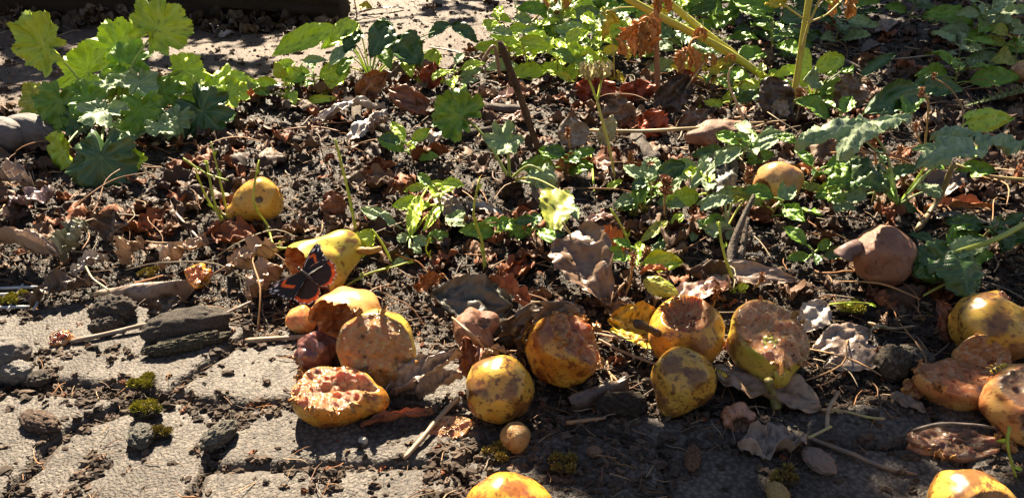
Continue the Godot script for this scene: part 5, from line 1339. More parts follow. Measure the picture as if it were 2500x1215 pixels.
	leaf_on(root, Vector3(0.0582, 0.0375, -0.7842), Vector3(0.0698, 0.0357, -0.7471), 0.018, "hoary", "heart", Vector3(0.2, 0.85, 0.5), 0.06, 0.1, 0.14, 12, crown)

	# crinkled bramble-like plant at the right
	b = Vector3(0.4318, 0.0199, -0.8004)
	root = thing("crinkled_herb", b, "plant with big crinkled toothed grey-green leaves at the right", "plant")
	crown = b + Vector3(0, 0.01, 0)
	for q in [
		[Vector3(0.346, 0.1452, -0.7404), Vector3(0.2664, 0.1372, -0.7004), 84, "hoary", Vector3(0, 0.97, 0.05)],
		[Vector3(0.3418, 0.1332, -0.7504), Vector3(0.4127, 0.1358, -0.7804), 70, "hoary", Vector3(0, 0.97, 0.05)],
		[Vector3(0.3361, 0.1509, -0.7204), Vector3(0.2976, 0.1343, -0.6704), 66, "hoary", Vector3(0, 0.97, 0.05)],
		[Vector3(0.4703, 0.1297, -0.7604), Vector3(0.4194, 0.1272, -0.7504), 66, "hoary", Vector3(0, 0.97, 0.05)],
		[Vector3(0.4694, 0.1323, -0.7804), Vector3(0.5292, 0.1309, -0.8004), 52, "lime", Vector3(0.1, 0.6, 0.8)],
		[Vector3(0.4587, 0.1265, -0.7404), Vector3(0.5112, 0.1222, -0.7404), 86, "hoary", Vector3(0, 0.97, 0.05)],
		[Vector3(0.4462, 0.1314, -0.7204), Vector3(0.3744, 0.1214, -0.6804), 86, "hoary", Vector3(0, 0.97, 0.05)],
		[Vector3(0.335, 0.0995, -0.7404), Vector3(0.3647, 0.0902, -0.7004), 90, "deep", Vector3(0.1, 0.65, 0.75)],
		[Vector3(0.3427, 0.0978, -0.7404), Vector3(0.3075, 0.0884, -0.7104), 54, "green", Vector3(-0.2, 0.6, 0.78)],
		[Vector3(0.3306, 0.0796, -0.7204), Vector3(0.3131, 0.0761, -0.7104), 34, "green", Vector3(-0.2, 0.6, 0.78)],
		[Vector3(0.4403, 0.0716, -0.7404), Vector3(0.4126, 0.0785, -0.7404), 36, "hoary", Vector3(0, 0.9, 0.4)]]:
		leaf_on(root, q[0], q[1], q[2] * 0.00051, q[3], "heart", q[4], 0.09, -0.10, 0.17, 20, crown)

	b = Vector3(0.5235, 0.0178, -0.7256)
	root = thing("dark_leaf_herb", b, "dark green three-part toothed leaf drooping over the soil at right", "plant")
	crown = Vector3(0.524, 0.0474, -0.7185)
	var knot := Vector3(0.4104, 0.0527, -0.6462)
	put("stem", tube([b, crown, Vector3(0.4493, 0.0631, -0.6518), knot], [0.0032, 0.003, 0.0026, 0.0018], Color(0.40, 0.46, 0.07), Color(0.28, 0.34, 0.06), 8, 3.0, b), M.stem, root)
	leaf_on(root, knot, Vector3(0.3744, 0.0321, -0.6363), 0.0451, "deep", "heart", Vector3(-0.1, 0.75, 0.65), 0.06, -0.12, 0.12, 18)
	leaf_on(root, knot, Vector3(0.4144, 0.0259, -0.6057), 0.0503, "deep", "heart", Vector3(0.1, 0.75, 0.65), 0.06, -0.12, 0.12, 20)
	leaf_on(root, knot, Vector3(0.454, 0.0562, -0.6611), 0.0219, "hoary", "heart", Vector3(0, 0.9, 0.4), 0.06, 0.1, 0.12, 14)
	put("side_shoot", tube([Vector3(0.4115, 0.0241, -0.6409), Vector3(0.3956, 0.0213, -0.6328), Vector3(0.3812, 0.0186, -0.6248)], [0.0016, 0.0013, 0.0008], Color(0.48, 0.5, 0.1), Color(0.4, 0.42, 0.1), 6, 5.0, b), M.stem, root)

	b = Vector3(0.5907, 0.0199, -1.1268)
	root = thing("plantain_herb", b, "low dark plant with broad smooth leaves behind the crinkled one", "plant")
	crown = b + Vector3(0, 0.008, 0)
	for q in [[Vector3(0.6016, 0.0623, -1.1268), Vector3(0.4971, 0.0416, -1.0768), 76, "deep"], [Vector3(0.6017, 0.0625, -1.1468), Vector3(0.6597, 0.0623, -1.1268), 52, "deep"], [Vector3(0.5848, 0.0573, -1.1268), Vector3(0.6405, 0.0667, -1.1668), 46, "deep"], [Vector3(0.57, 0.0574, -1.1068), Vector3(0.5552, 0.0449, -1.0668), 44, "green"], [Vector3(0.5533, 0.0472, -1.0968), Vector3(0.5186, 0.0413, -1.0668), 34, "hoary"]]:
		leaf_on(root, q[0], q[1], q[2] * 0.00066, q[3], "oval", Vector3(0, 0.7, 0.7), 0.08, 0.15, 0.14, 0, crown)

	# ferny leaf at the right edge
	b = Vector3(0.8007, 0.022, -1.1749)
	root = thing("fern_leaf", b, "pale feathery leaf reaching in from the right edge", "fern")
	var fa := Vector3(0.7928, 0.0478, -1.1749)
	var fb := Vector3(0.6885, 0.031, -1.1549)
	put("leaf_axis", tube([b, fa, fb], [0.0014, 0.0012, 0.0006], Color(0.4, 0.42, 0.2), Color(0.3, 0.34, 0.14), 6, 1.0, b), M.stem, root)
	for k in 11:
		var q := fa.lerp(fb, (k + 0.5) / 11.5)
		var ln := 0.030 * (1.0 - 0.06 * k)
		for sg in [-1.0, 1.0]:
			leaf_on(root, q, q + Vector3(-0.55, 0.15 + 0.55 * sg, 0.45 * sg).normalized() * ln, ln * 0.38, "hoary", "lance", Vector3(0.1, 0.9, 0.4), 0.1, 0.2, 0.15, 9)

	# tall leaves at the foot of the yellow-green stem
	b = Vector3(0.4733, 0.0208, -1.2036)
	root = thing("strap_leaf_plant", b, "bright upright leaves round the foot of the yellow-green stem", "plant")
	crown = b + Vector3(0, 0.004, 0)
	leaf_on(root, Vector3(0.4504, 0.0487, -1.1936), Vector3(0.4535, 0.1019, -1.2236), 0.021, "lime", "strap", T, 0.04, 0.2, 0.06, 24, crown)
	for q in [[Vector3(0.4674, 0.0715, -1.2036), Vector3(0.5176, 0.0854, -1.2236), 46, "lime"], [Vector3(0.4917, 0.0632, -1.2036), Vector3(0.493, 0.0739, -1.2236), 40, "green"], [Vector3(0.4691, 0.0593, -1.1836), Vector3(0.4411, 0.0647, -1.1736), 50, "hoary"], [Vector3(0.4759, 0.0561, -1.1836), Vector3(0.4926, 0.0423, -1.1636), 60, "green"], [Vector3(0.4487, 0.0706, -1.2236), Vector3(0.4022, 0.06, -1.2036), 26, "lime"], [Vector3(0.5198, 0.0674, -1.2236), Vector3(0.5268, 0.0651, -1.2036), 30, "green"], [Vector3(0.4623, 0.0431, -1.1736), Vector3(0.4683, 0.0219, -1.1436), 58, "green"]]:
		leaf_on(root, q[0], q[1], q[2] * 0.00072, q[3], "oval", Vector3(0, 0.65, 0.75), 0.08, 0.2, 0.14, 0, crown)
	b = Vector3(0.5844, 0.0246, -1.292)
	root = thing("strap_leaf_plant", b, "single long narrow leaf pointing up to the right in the shade", "plant")
	leaf_on(root, Vector3(0.5775, 0.0351, -1.292), Vector3(0.6454, 0.0684, -1.322), 0.022, "deep", "oval", Vector3(-0.2, 0.7, 0.65), 0.05, 0.3, 0.06, 0, b)

	# small herbs with oval leaves, front to back
	var herbs := [
		["small herb with hoary leaves and yellow shoots behind the butterfly pear", Vector3(-0.109, 0.0142, -0.7464), [
			[Vector3(-0.1232, 0.0303, -0.7502), Vector3(-0.164, 0.0381, -0.7745), 36, "hoary"], [Vector3(-0.0996, 0.0518, -0.7764), Vector3(-0.1062, 0.0261, -0.7281), 38, "lime"], [Vector3(-0.0754, 0.0411, -0.7764), Vector3(-0.0923, 0.0292, -0.735), 26, "lime"], [Vector3(-0.1022, 0.0244, -0.7296), Vector3(-0.0865, 0.02, -0.7233), 30, "hoary"],
			[Vector3(-0.1096, 0.0251, -0.7208), Vector3(-0.1178, 0.0299, -0.7282), 26, "hoary"], [Vector3(-0.1051, 0.0194, -0.7225), Vector3(-0.0923, 0.0164, -0.712), 24, "hoary"], [Vector3(-0.0896, 0.0227, -0.73), Vector3(-0.0657, 0.0276, -0.7327), 34, "green"], [Vector3(-0.1042, 0.0175, -0.7065), Vector3(-0.1207, 0.0111, -0.689), 22, "hoary"], [Vector3(-0.0964, 0.034, -0.8464), Vector3(-0.127, 0.0256, -0.8464), 24, "lime"],
			[Vector3(-0.0763, 0.036, -0.8464), Vector3(-0.1032, 0.0319, -0.8464), 22, "lime"]]],
		["leaf on a long stem laid in front of the hollow pear", Vector3(-0.1204, 0.0081, -0.6977), [[Vector3(-0.1389, 0.0497, -0.6999), Vector3(-0.1549, 0.0237, -0.6799), 52, "lime"]]],
		["four small round dark leaves low on the pale leaf", Vector3(-0.0081, 0.0222, -0.7799), [[Vector3(-0.0088, 0.0299, -0.7672), Vector3(-0.0205, 0.0317, -0.7777), 26, "deep"], [Vector3(-0.0071, 0.0299, -0.7671), Vector3(0.0116, 0.0323, -0.7744), 26, "hoary"], [Vector3(-0.007, 0.0298, -0.7632), Vector3(0.0183, 0.0297, -0.7535), 24, "deep"], [Vector3(-0.0097, 0.0297, -0.7615), Vector3(-0.0166, 0.0271, -0.7549), 24, "hoary"], [Vector3(-0.0062, 0.0279, -0.7652), Vector3(0.0052, 0.0273, -0.7446), 24, "deep"]]],
		["herb with paired grey-green leaves left of the tan pear", Vector3(0.2085, 0.0248, -0.8344), [
			[Vector3(0.2281, 0.0664, -0.8344), Vector3(0.1924, 0.056, -0.7844), 36, "hoary"], [Vector3(0.2351, 0.0614, -0.8544), Vector3(0.2478, 0.0658, -0.8744), 26, "hoary"], [Vector3(0.2143, 0.0522, -0.8544), Vector3(0.1852, 0.0584, -0.8544), 36, "hoary"], [Vector3(0.2049, 0.0493, -0.8344), Vector3(0.174, 0.0493, -0.8344), 30, "hoary"], [Vector3(0.2143, 0.0553, -0.8444), Vector3(0.2285, 0.0636, -0.8644), 26, "hoary"], [Vector3(0.2033, 0.0545, -0.8244), Vector3(0.2117, 0.0508, -0.8144), 20, "yellowgreen"]]],
		["herb with pale leaves just behind the tan pear", Vector3(0.313, 0.0237, -0.9383), [[Vector3(0.2986, 0.0447, -0.9383), Vector3(0.2453, 0.0383, -0.9183), 42, "hoary"], [Vector3(0.3435, 0.0524, -0.9683), Vector3(0.291, 0.0394, -0.9183), 46, "hoary"], [Vector3(0.3401, 0.0549, -0.9583), Vector3(0.3584, 0.0513, -0.9383), 36, "green"], [Vector3(0.3208, 0.0439, -0.9583), Vector3(0.3436, 0.0554, -0.9883), 34, "hoary"]]],
		["small herb with one green leaf in front of the dry seed heads", Vector3(0.1409, 0.0238, -0.7922), [[Vector3(0.1415, 0.0632, -0.7922), Vector3(0.1323, 0.0468, -0.7622), 44, "green"], [Vector3(0.134, 0.0437, -0.7922), Vector3(0.1087, 0.0392, -0.7722), 32, "hoary"], [Vector3(0.1767, 0.0309, -0.8322), Vector3(0.1963, 0.0377, -0.8522), 30, "hoary"], [Vector3(0.1598, 0.036, -0.8322), Vector3(0.1799, 0.0348, -0.8122), 30, "green"], [Vector3(0.156, 0.0312, -0.7767), Vector3(0.1703, 0.0352, -0.7787), 24, "green"]]],
		["low herb with long narrow yellow-green leaf below the big seed head", Vector3(0.1707, 0.0223, -0.7546), [[Vector3(0.1619, 0.038, -0.7424), Vector3(0.13, 0.0289, -0.7118), 26, "yellowgreen"], [Vector3(0.1684, 0.0321, -0.7466), Vector3(0.1823, 0.0385, -0.7594), 24, "lime"], [Vector3(0.1455, 0.0266, -0.7088), Vector3(0.1592, 0.0281, -0.7024), 26, "deep"], [Vector3(0.1482, 0.026, -0.6995), Vector3(0.1399, 0.0284, -0.7054), 24, "deep"], [Vector3(0.1892, 0.0295, -0.7307), Vector3(0.1855, 0.0251, -0.7207), 22, "hoary"]]],
		["herb with broad pale leaves left of the grey forked stalk", Vector3(0.2257, 0.0217, -0.7461), [[Vector3(0.2213, 0.0636, -0.7461), Vector3(0.1871, 0.0627, -0.7161), 34, "hoary"], [Vector3(0.2291, 0.0617, -0.7461), Vector3(0.1891, 0.0598, -0.7361), 34, "hoary"], [Vector3(0.2238, 0.0372, -0.7461), Vector3(0.1967, 0.0373, -0.7361), 36, "green"], [Vector3(0.1966, 0.0391, -0.7211), Vector3(0.2314, 0.0344, -0.7138), 44, "hoary"], [Vector3(0.2048, 0.0357, -0.7375), Vector3(0.1885, 0.0358, -0.741), 26, "hoary"], [Vector3(0.2588, 0.0475, -0.7861), Vector3(0.2239, 0.0459, -0.7661), 22, "yellowgreen"]]],
		["tiny sprout at the end of the bent green stem", Vector3(0.2143, 0.0141, -0.6449), [[Vector3(0.2119, 0.0193, -0.6384), Vector3(0.2222, 0.0228, -0.6356), 18, "lime"], [Vector3(0.2108, 0.0192, -0.6371), Vector3(0.2044, 0.017, -0.6348), 16, "lime"], [Vector3(0.213, 0.0173, -0.6387), Vector3(0.2196, 0.0166, -0.6339), 14, "lime"]]],
		["pale green leaf shoot below the crown of the lobed herb", Vector3(0.0957, 0.0254, -0.8446), [[Vector3(0.1081, 0.0352, -0.8318), Vector3(0.1278, 0.0417, -0.8427), 20, "lime"], [Vector3(0.0981, 0.0429, -0.9372), Vector3(0.0766, 0.0407, -0.9232), 24, "lime"]]],
		["yellowing leaf and bright leaves under the dark glossy leaf at right", Vector3(0.3592, 0.0215, -0.8301), [[Vector3(0.3565, 0.0359, -0.8301), Vector3(0.3288, 0.039, -0.8301), 28, "yellowgreen"], [Vector3(0.362, 0.0318, -0.8301), Vector3(0.3409, 0.0327, -0.8101), 34, "green"], [Vector3(0.3692, 0.029, -0.7973), Vector3(0.3466, 0.0292, -0.7852), 28, "hoary"], [Vector3(0.3619, 0.0291, -0.8024), Vector3(0.3812, 0.0287, -0.7904), 26, "hoary"]]],
	]
	for h in herbs:
		root = thing("small_herb", h[1], h[0], "plant", "small herbs on the bed")
		for q in h[2]:
			leaf_on(root, q[0], q[1], q[2] * 0.000445, q[3], "oval", Vector3(0, 0.75, 0.65), 0.07, 0.15, 0.12, 12, h[1] + Vector3(0, 0.002, 0))

	# weeds massed at the back
	sprig("lime leafy weed right of the broken brown stalk at the back", Vector3(0.0291, 0.0127, -1.3841), 0.075, 10, 0.052, ["lime", "lime", "hoary"], "oval", Vector3(-0.02, 0, 0.0), 1)
	sprig("weed with big lime leaves in front of the yellow hanging leaf", Vector3(0.0796, 0.0122, -1.373), 0.06, 10, 0.062, ["lime", "lime", "green"], "oval", Vector3(0.0, 0, 0.03), 2)
	sprig("weed at the path edge left of the leaning straw", Vector3(-0.0038, 0.0139, -1.4629), 0.08, 8, 0.045, ["lime", "lime"], "oval", Vector3(-0.02, 0, 0), 3)
	sprig("leafy weed under the orange flower at the top edge", Vector3(0.1053, 0.0159, -1.5637), 0.09, 12, 0.055, ["lime", "hoary", "green"], "oval", Vector3(-0.03, 0, 0), 4)
	sprig("weed with hoary leaves right of the lime ones", Vector3(0.1358, 0.0124, -1.4401), 0.075, 12, 0.06, ["hoary", "lime", "hoary"], "oval", Vector3(0.02, 0, 0), 5)
	sprig("green weed behind the yellow hanging leaf", Vector3(0.181, 0.0172, -1.5916), 0.10, 12, 0.05, ["green", "lime", "deep"], "oval", Vector3(0.0, 0, 0), 6)
	sprig("thin weed with few leaves standing on the path edge", Vector3(0.0098, 0.0172, -1.585), 0.11, 6, 0.034, ["lime", "hoary"], "oval", Vector3(0.0, 0, 0), 7)
	sprig("low weed left of the broken brown stalk", Vector3(-0.0962, 0.0167, -1.2952), 0.035, 8, 0.04, ["lime", "hoary"], "oval", Vector3(0.0, 0, 0), 8)
	sprig("weed with lime leaves behind the brown broken stalk", Vector3(0.0478, 0.015, -1.5348), 0.06, 10, 0.05, ["lime", "lime", "hoary"], "oval", Vector3(0.0, 0, 0), 9)
	sprig("dark weed under the thick hairy stems", Vector3(0.3018, 0.0153, -1.4017), 0.07, 12, 0.055, ["deep", "deep", "hoary"], "oval", Vector3(0.0, 0, 0), 10)
	sprig("weed with broad green leaves at the top right of the hairy stems", Vector3(0.4087, 0.0197, -1.5815), 0.13, 14, 0.07, ["green", "lime", "green"], "oval", Vector3(0.0, 0, 0), 11)
	sprig("tall green weed at the top edge left of the yellow-green stem", Vector3(0.4904, 0.0206, -1.612), 0.15, 14, 0.06, ["green", "green", "deep"], "oval", Vector3(-0.02, 0, 0), 12)
	sprig("dark grassy weed behind the yellow-green stem", Vector3(0.5283, 0.0218, -1.5726), 0.12, 14, 0.06, ["deep", "green"], "lance", Vector3(0.0, 0, 0), 13)
	sprig("green weed between the brown stem and the hairy stems", Vector3(0.2236, 0.014, -1.4772), 0.07, 10, 0.05, ["green", "lime", "deep"], "oval", Vector3(0.0, 0, 0), 14)
	sprig("shaded weed with pale leaves in the top right corner", Vector3(0.8936, 0.0247, -1.4961), 0.09, 12, 0.07, ["green", "hoary", "green"], "oval", Vector3(-0.02, 0, 0), 15)
	sprig("low shaded weed below the top right corner", Vector3(0.8113, 0.0274, -1.4262), 0.04, 9, 0.045, ["green", "hoary"], "oval", Vector3(0.0, 0, 0), 16)
	sprig("weed at the right edge above the ferny leaf", Vector3(0.9042, 0.0255, -1.405), 0.05, 8, 0.06, ["green", "green", "yellowgreen"], "lance", Vector3(-0.02, 0, 0), 17)
	sprig("yellowing weed under the withered flower by the hairy stems", Vector3(0.3229, 0.0166, -1.2954), 0.04, 8, 0.042, ["yellowgreen", "lemon", "green"], "oval", Vector3(0.0, 0, 0), 18)
	sprig("green weed at the top edge right of the orange flower", Vector3(0.1667, 0.0227, -1.7142), 0.09, 12, 0.05, ["green", "lime", "deep"], "oval", Vector3(0.0, 0, 0), 19)
	sprig("dark weed at the top edge behind the brown stem", Vector3(0.2876, 0.0214, -1.7005), 0.10, 14, 0.06, ["deep", "green", "deep"], "oval", Vector3(0.0, 0, 0), 20)
	sprig("yellow-green low weed between the dark leaf and the stem foot", Vector3(0.3999, 0.0192, -1.2521), 0.03, 8, 0.05, ["lime", "yellowgreen", "green"], "lance", Vector3(0.0, 0, 0), 21)
	sprig("dark low weed beyond the round dark leaf", Vector3(0.6392, 0.0235, -1.5655), 0.05, 9, 0.06, ["deep", "hoary"], "oval", Vector3(0.0, 0, 0), 22)
	sprig("small weed with lime leaves at the foot of the forked stalk", Vector3(0.1532, 0.0122, -1.3861), 0.05, 8, 0.036, ["lime", "lemon"], "oval", Vector3(0.0, 0, 0), 23)
	sprig("weed hanging in from the top edge over the dark edging", Vector3(-0.3717, 0.014, -1.9293), 0.10, 8, 0.045, ["yellowgreen", "lemon"], "oval", Vector3(-0.02, 0, 0.0), 24)

func build_understorey() -> void:
	var g2 := "low herbs filling the bed"
	var rows := [
		["low herb left of the big brown leaf", Vector3(0.0169, 0.02, -0.7215), 0.03, 5, 0.030, ["green", "deep", "hoary"]],
		["herb behind the lime shoots in the left middle", Vector3(-0.0767, 0.0187, -0.7821), 0.05, 6, 0.033, ["green", "lime", "hoary"]],
		["herb between the big seed head and the grey dry stalk", Vector3(0.2184, 0.0236, -0.8034), 0.05, 6, 0.037, ["hoary", "hoary", "lime"]],
		["low herb below the tan pear", Vector3(0.2819, 0.0219, -0.7755), 0.03, 5, 0.035, ["green", "hoary", "yellowgreen"]],
		["low herb right of the tan pear", Vector3(0.3436, 0.022, -0.8405), 0.04, 6, 0.040, ["lime", "green", "deep"]],
		["herb under the big crinkled leaf at right", Vector3(0.5315, 0.017, -0.901), 0.045, 5, 0.045, ["hoary", "green"]],
		["herb between the crinkled plant and the round dark leaf", Vector3(0.4557, 0.0195, -1.0565), 0.04, 5, 0.045, ["hoary", "green"]],
		["green sprig left of the round red leaves", Vector3(0.1004, 0.0145, -1.2563), 0.05, 5, 0.045, ["lime", "green"]],
		["green sprig between the red leaves and the dark round leaf", Vector3(0.3327, 0.0192, -1.1675), 0.05, 9, 0.04, ["green", "deep", "lime"]],
		["small sprig left of the pale straw on the moss", Vector3(0.3034, 0.0174, -0.6912), 0.02, 5, 0.027, ["green", "deep"]],
		["small sprig left of the yellow-green leaf behind the golden pear", Vector3(0.1166, 0.0176, -0.6743), 0.03, 5, 0.030, ["lime", "green"]],
		["dark leafy herb in front of the lobed herb crown", Vector3(-0.0107, 0.0201, -0.7304), 0.03, 7, 0.032, ["deep", "green"]],
		["dark herb at the foot of the crinkled plant", Vector3(0.4127, 0.0203, -0.8215), 0.05, 8, 0.040, ["green", "deep", "hoary"]],
		["dark herb left of the big dry seed head", Vector3(0.1569, 0.0243, -0.8073), 0.04, 7, 0.036, ["deep", "hoary", "green"]],
		["herb behind the tan pear at its left", Vector3(0.2837, 0.0245, -0.9157), 0.045, 8, 0.042, ["hoary", "deep", "green"]],
		["dark sprig below the broken brown stalk", Vector3(0.0625, 0.0262, -0.892), 0.03, 7, 0.034, ["deep", "green"]],
		["sprig in front of the grey root", Vector3(-0.1266, 0.0218, -0.95), 0.03, 7, 0.034, ["deep", "green", "lime"]],
		["dark sprig right of the smooth brown pear", Vector3(0.428, 0.0159, -0.6938), 0.025, 7, 0.032, ["deep", "green"]],
		["dark sprig below the long orange-tan leaf", Vector3(0.4849, 0.0181, -0.7251), 0.03, 7, 0.036, ["deep", "green"]],
		["sprig beside the seedling clump", Vector3(-0.3193, 0.023, -1.251), 0.035, 8, 0.04, ["lime", "green"]],
		["sprig at the right foot of the lady's mantle", Vector3(-0.4344, 0.024, -1.2255), 0.03, 8, 0.04, ["lime", "green", "hoary"]],
		["weed left of the yellow hanging leaf at the back", Vector3(0.1274, 0.0199, -1.6511), 0.08, 12, 0.05, ["lime", "green", "hoary"]],
		["weed right of the tall brown stem at the back", Vector3(0.328, 0.0185, -1.5865), 0.10, 12, 0.055, ["green", "lime", "deep"]],
		["weed behind the hairy stems in the middle", Vector3(0.3972, 0.0205, -1.7242), 0.12, 14, 0.06, ["green", "deep", "lime"]],
		["weed at the back between the hairy stems and the yellow-green stem", Vector3(0.476, 0.0218, -1.4476), 0.08, 12, 0.06, ["green", "deep"]],
		["weed in the back shade right of the yellow-green stem", Vector3(0.7516, 0.0133, -1.8193), 0.07, 10, 0.06, ["deep", "green"]],
		["weed in the back shade near the top right", Vector3(0.9053, 0.0152, -1.832), 0.07, 10, 0.06, ["deep", "green"]],
		["weed in the right shade above the plantain leaves", Vector3(0.7244, 0.0257, -1.2646), 0.05, 8, 0.05, ["green", "deep"]],
	]
	var k := 100
	for q in rows:
		k += 1
		sprig(q[0], q[1], q[2], q[3], q[4], q[5], "oval", Vector3(0.01 * sin(k * 1.7), 0, 0.01), k, "plant", g2)

func build_stems() -> void:
	var hay := Color(0.46, 0.36, 0.20)
	var hay2 := Color(0.32, 0.22, 0.12)
	var lime := Color(0.36, 0.44, 0.05)
	var lime2 := Color(0.26, 0.30, 0.05)
	var bark := Color(0.20, 0.12, 0.075)
	var bark2 := Color(0.11, 0.065, 0.04)
	var olive := Color(0.50, 0.47, 0.07)
	var olive2 := Color(0.38, 0.34, 0.06)
	var grey := Color(0.27, 0.23, 0.20)
	var grey2 := Color(0.15, 0.12, 0.10)
	var g := "standing plant stems"
	stalk_thing("dead_stalk", "thick brown broken stalk leaning left with a square top", "stalk", [Vector3(0.0392, 0.0263, -0.943), Vector3(0.0118, 0.1003, -0.958), Vector3(-0.0151, 0.171, -0.973)], 0.0042, 0.0046, bark, bark2, 0.2, g, "bark")
	stalk_thing("dead_stalk", "shorter bent brown stalk hooked beside the broken one", "stalk", [Vector3(-0.0198, 0.014, -1.3409), Vector3(-0.0251, 0.0567, -1.3409), Vector3(-0.0319, 0.0761, -1.3409), Vector3(-0.05, 0.0523, -1.3309), Vector3(-0.0443, 0.0444, -1.3209)], 0.0038, 0.002, Color(0.30, 0.20, 0.13), bark, 0.2, g)
	stalk_thing("dead_stalk", "tall thin brown stem rising out of the top in the middle", "stalk", [Vector3(0.2338, 0.0166, -1.2212), Vector3(0.2258, 0.0976, -1.2312), Vector3(0.2179, 0.194, -1.2412)], 0.0046, 0.0042, Color(0.28, 0.17, 0.10), bark, 0.15, g)
	stalk_thing("green_stem", "straight yellow-green stem rising out of the top at right", "stem", [Vector3(0.4169, 0.02, -1.1359), Vector3(0.4167, 0.0791, -1.1359), Vector3(0.422, 0.2081, -1.1559)], 0.0045, 0.0048, olive, olive2, 0.14, g)
	stalk_thing("green_stem", "thin side shoot beside the yellow-green stem", "stem", [Vector3(0.4167, 0.121, -1.1359), Vector3(0.4205, 0.1557, -1.1359), Vector3(0.4294, 0.1867, -1.1359), Vector3(0.4315, 0.206, -1.1359)], 0.0020, 0.0018, hay, olive2, 0.2, g)
	stalk_thing("green_stem", "thin twig reaching right from the yellow-green stem", "stem", [Vector3(0.4183, 0.1586, -1.1359), Vector3(0.4518, 0.1659, -1.1559), Vector3(0.4801, 0.1849, -1.1759)], 0.0016, 0.0012, hay, olive2, 0.2, g)
	var t1 := stalk_thing("hairy_stem", "thick hairy yellow-green stem slanting across the top, lower one", "stem", [Vector3(0.441, 0.0204, -1.3064), Vector3(0.3594, 0.0737, -1.3064), Vector3(0.2425, 0.1308, -1.3064), Vector3(0.1772, 0.1642, -1.3064)], 0.0064, 0.0058, olive, Color(0.36, 0.34, 0.06), 0.16, g)
	var t2 := stalk_thing("hairy_stem", "thick hairy yellow-green stem slanting across the top, upper one", "stem", [Vector3(0.3822, 0.0613, -1.3364), Vector3(0.317, 0.1037, -1.3464), Vector3(0.2558, 0.1519, -1.3564), Vector3(0.2368, 0.1748, -1.3564)], 0.0060, 0.0054, olive, olive2, 0.16, g)
	var tops := [[Vector3(0.441, 0.0204, -1.3064), Vector3(0.2425, 0.1308, -1.3064), t1], [Vector3(0.3822, 0.0613, -1.3364), Vector3(0.2558, 0.1519, -1.3564), t2]]
	for q in tops:
		var st := SurfaceTool.new()
		for k in 70:
			var p: Vector3 = q[0].lerp(q[1], rng.randf()) - q[2].position
			var out := Vector3(rng.randf_range(-0.6, 0.2), rng.randf_range(-1.0, 1.0), rng.randf_range(0.0, 0.6)).normalized()
			st.append_from(tube([p, p + out * 0.0095, p + out * 0.0125], [0.0003, 0.00022, 0.0001], Color(0.6, 0.6, 0.4), Color(0.5, 0.5, 0.3), 3), 0, Transform3D.IDENTITY)
		put("hairs", st.commit(), M.stem, q[2])
	stalk_thing("straw", "long pale straw leaning left from the green weeds to the hooked stalk", "straw", [Vector3(-0.0208, 0.054, -1.4388), Vector3(0.0319, 0.064, -1.5626), Vector3(0.0763, 0.1009, -1.5926)], 0.0026, 0.0020, Color(0.44, 0.36, 0.27), hay2, 0.1, g)
	stalk_thing("straw", "long straw lying across the bed below the red leaves", "straw", [Vector3(0.1057, 0.0388, -1.0225), Vector3(0.1679, 0.0476, -0.9944), Vector3(0.2383, 0.0592, -0.9742), Vector3(0.3472, 0.0436, -1.0425)], 0.0026, 0.0018, hay, hay2, 0.15, g)
	stalk_thing("straw", "thin pale straw leaning by the hairy stems", "straw", [Vector3(0.2407, 0.0224, -1.1459), Vector3(0.2634, 0.061, -1.1562), Vector3(0.2848, 0.0979, -1.1562)], 0.0018, 0.0014, hay, hay2, 0.2, g)
	stalk_thing("straw", "forked thin grey straw right of the hairy stems", "straw", [Vector3(0.3283, 0.0244, -1.0186), Vector3(0.3104, 0.0602, -1.0244), Vector3(0.2872, 0.1024, -1.0244), Vector3(0.2866, 0.1243, -1.0244)], 0.0020, 0.0013, grey, hay, 0.25, g)
	stalk_thing("straw", "thin white twig on the path right of the broad-leaved plant", "straw", [Vector3(-0.1604, 0.027, -1.5347), Vector3(-0.1096, 0.0253, -1.5093), Vector3(-0.0645, 0.0213, -1.4551)], 0.0016, 0.0012, Color(0.5, 0.5, 0.48), hay, 0.2, g)
	stalk_thing("dead_stalk", "grey forked dry stalk in front of the tan pear", "stalk", [Vector3(0.2122, 0.0214, -0.6756), Vector3(0.2245, 0.0442, -0.7017), Vector3(0.2456, 0.0732, -0.7317)], 0.0050, 0.0022, grey, grey2, 0.35, g, "bark")
	stalk_thing("dead_stalk", "second prong of the grey dry stalk", "stalk", [Vector3(0.2228, 0.022, -0.6829), Vector3(0.232, 0.0313, -0.6999), Vector3(0.2392, 0.0527, -0.7217)], 0.0045, 0.0022, grey, grey2, 0.35, g, "bark")
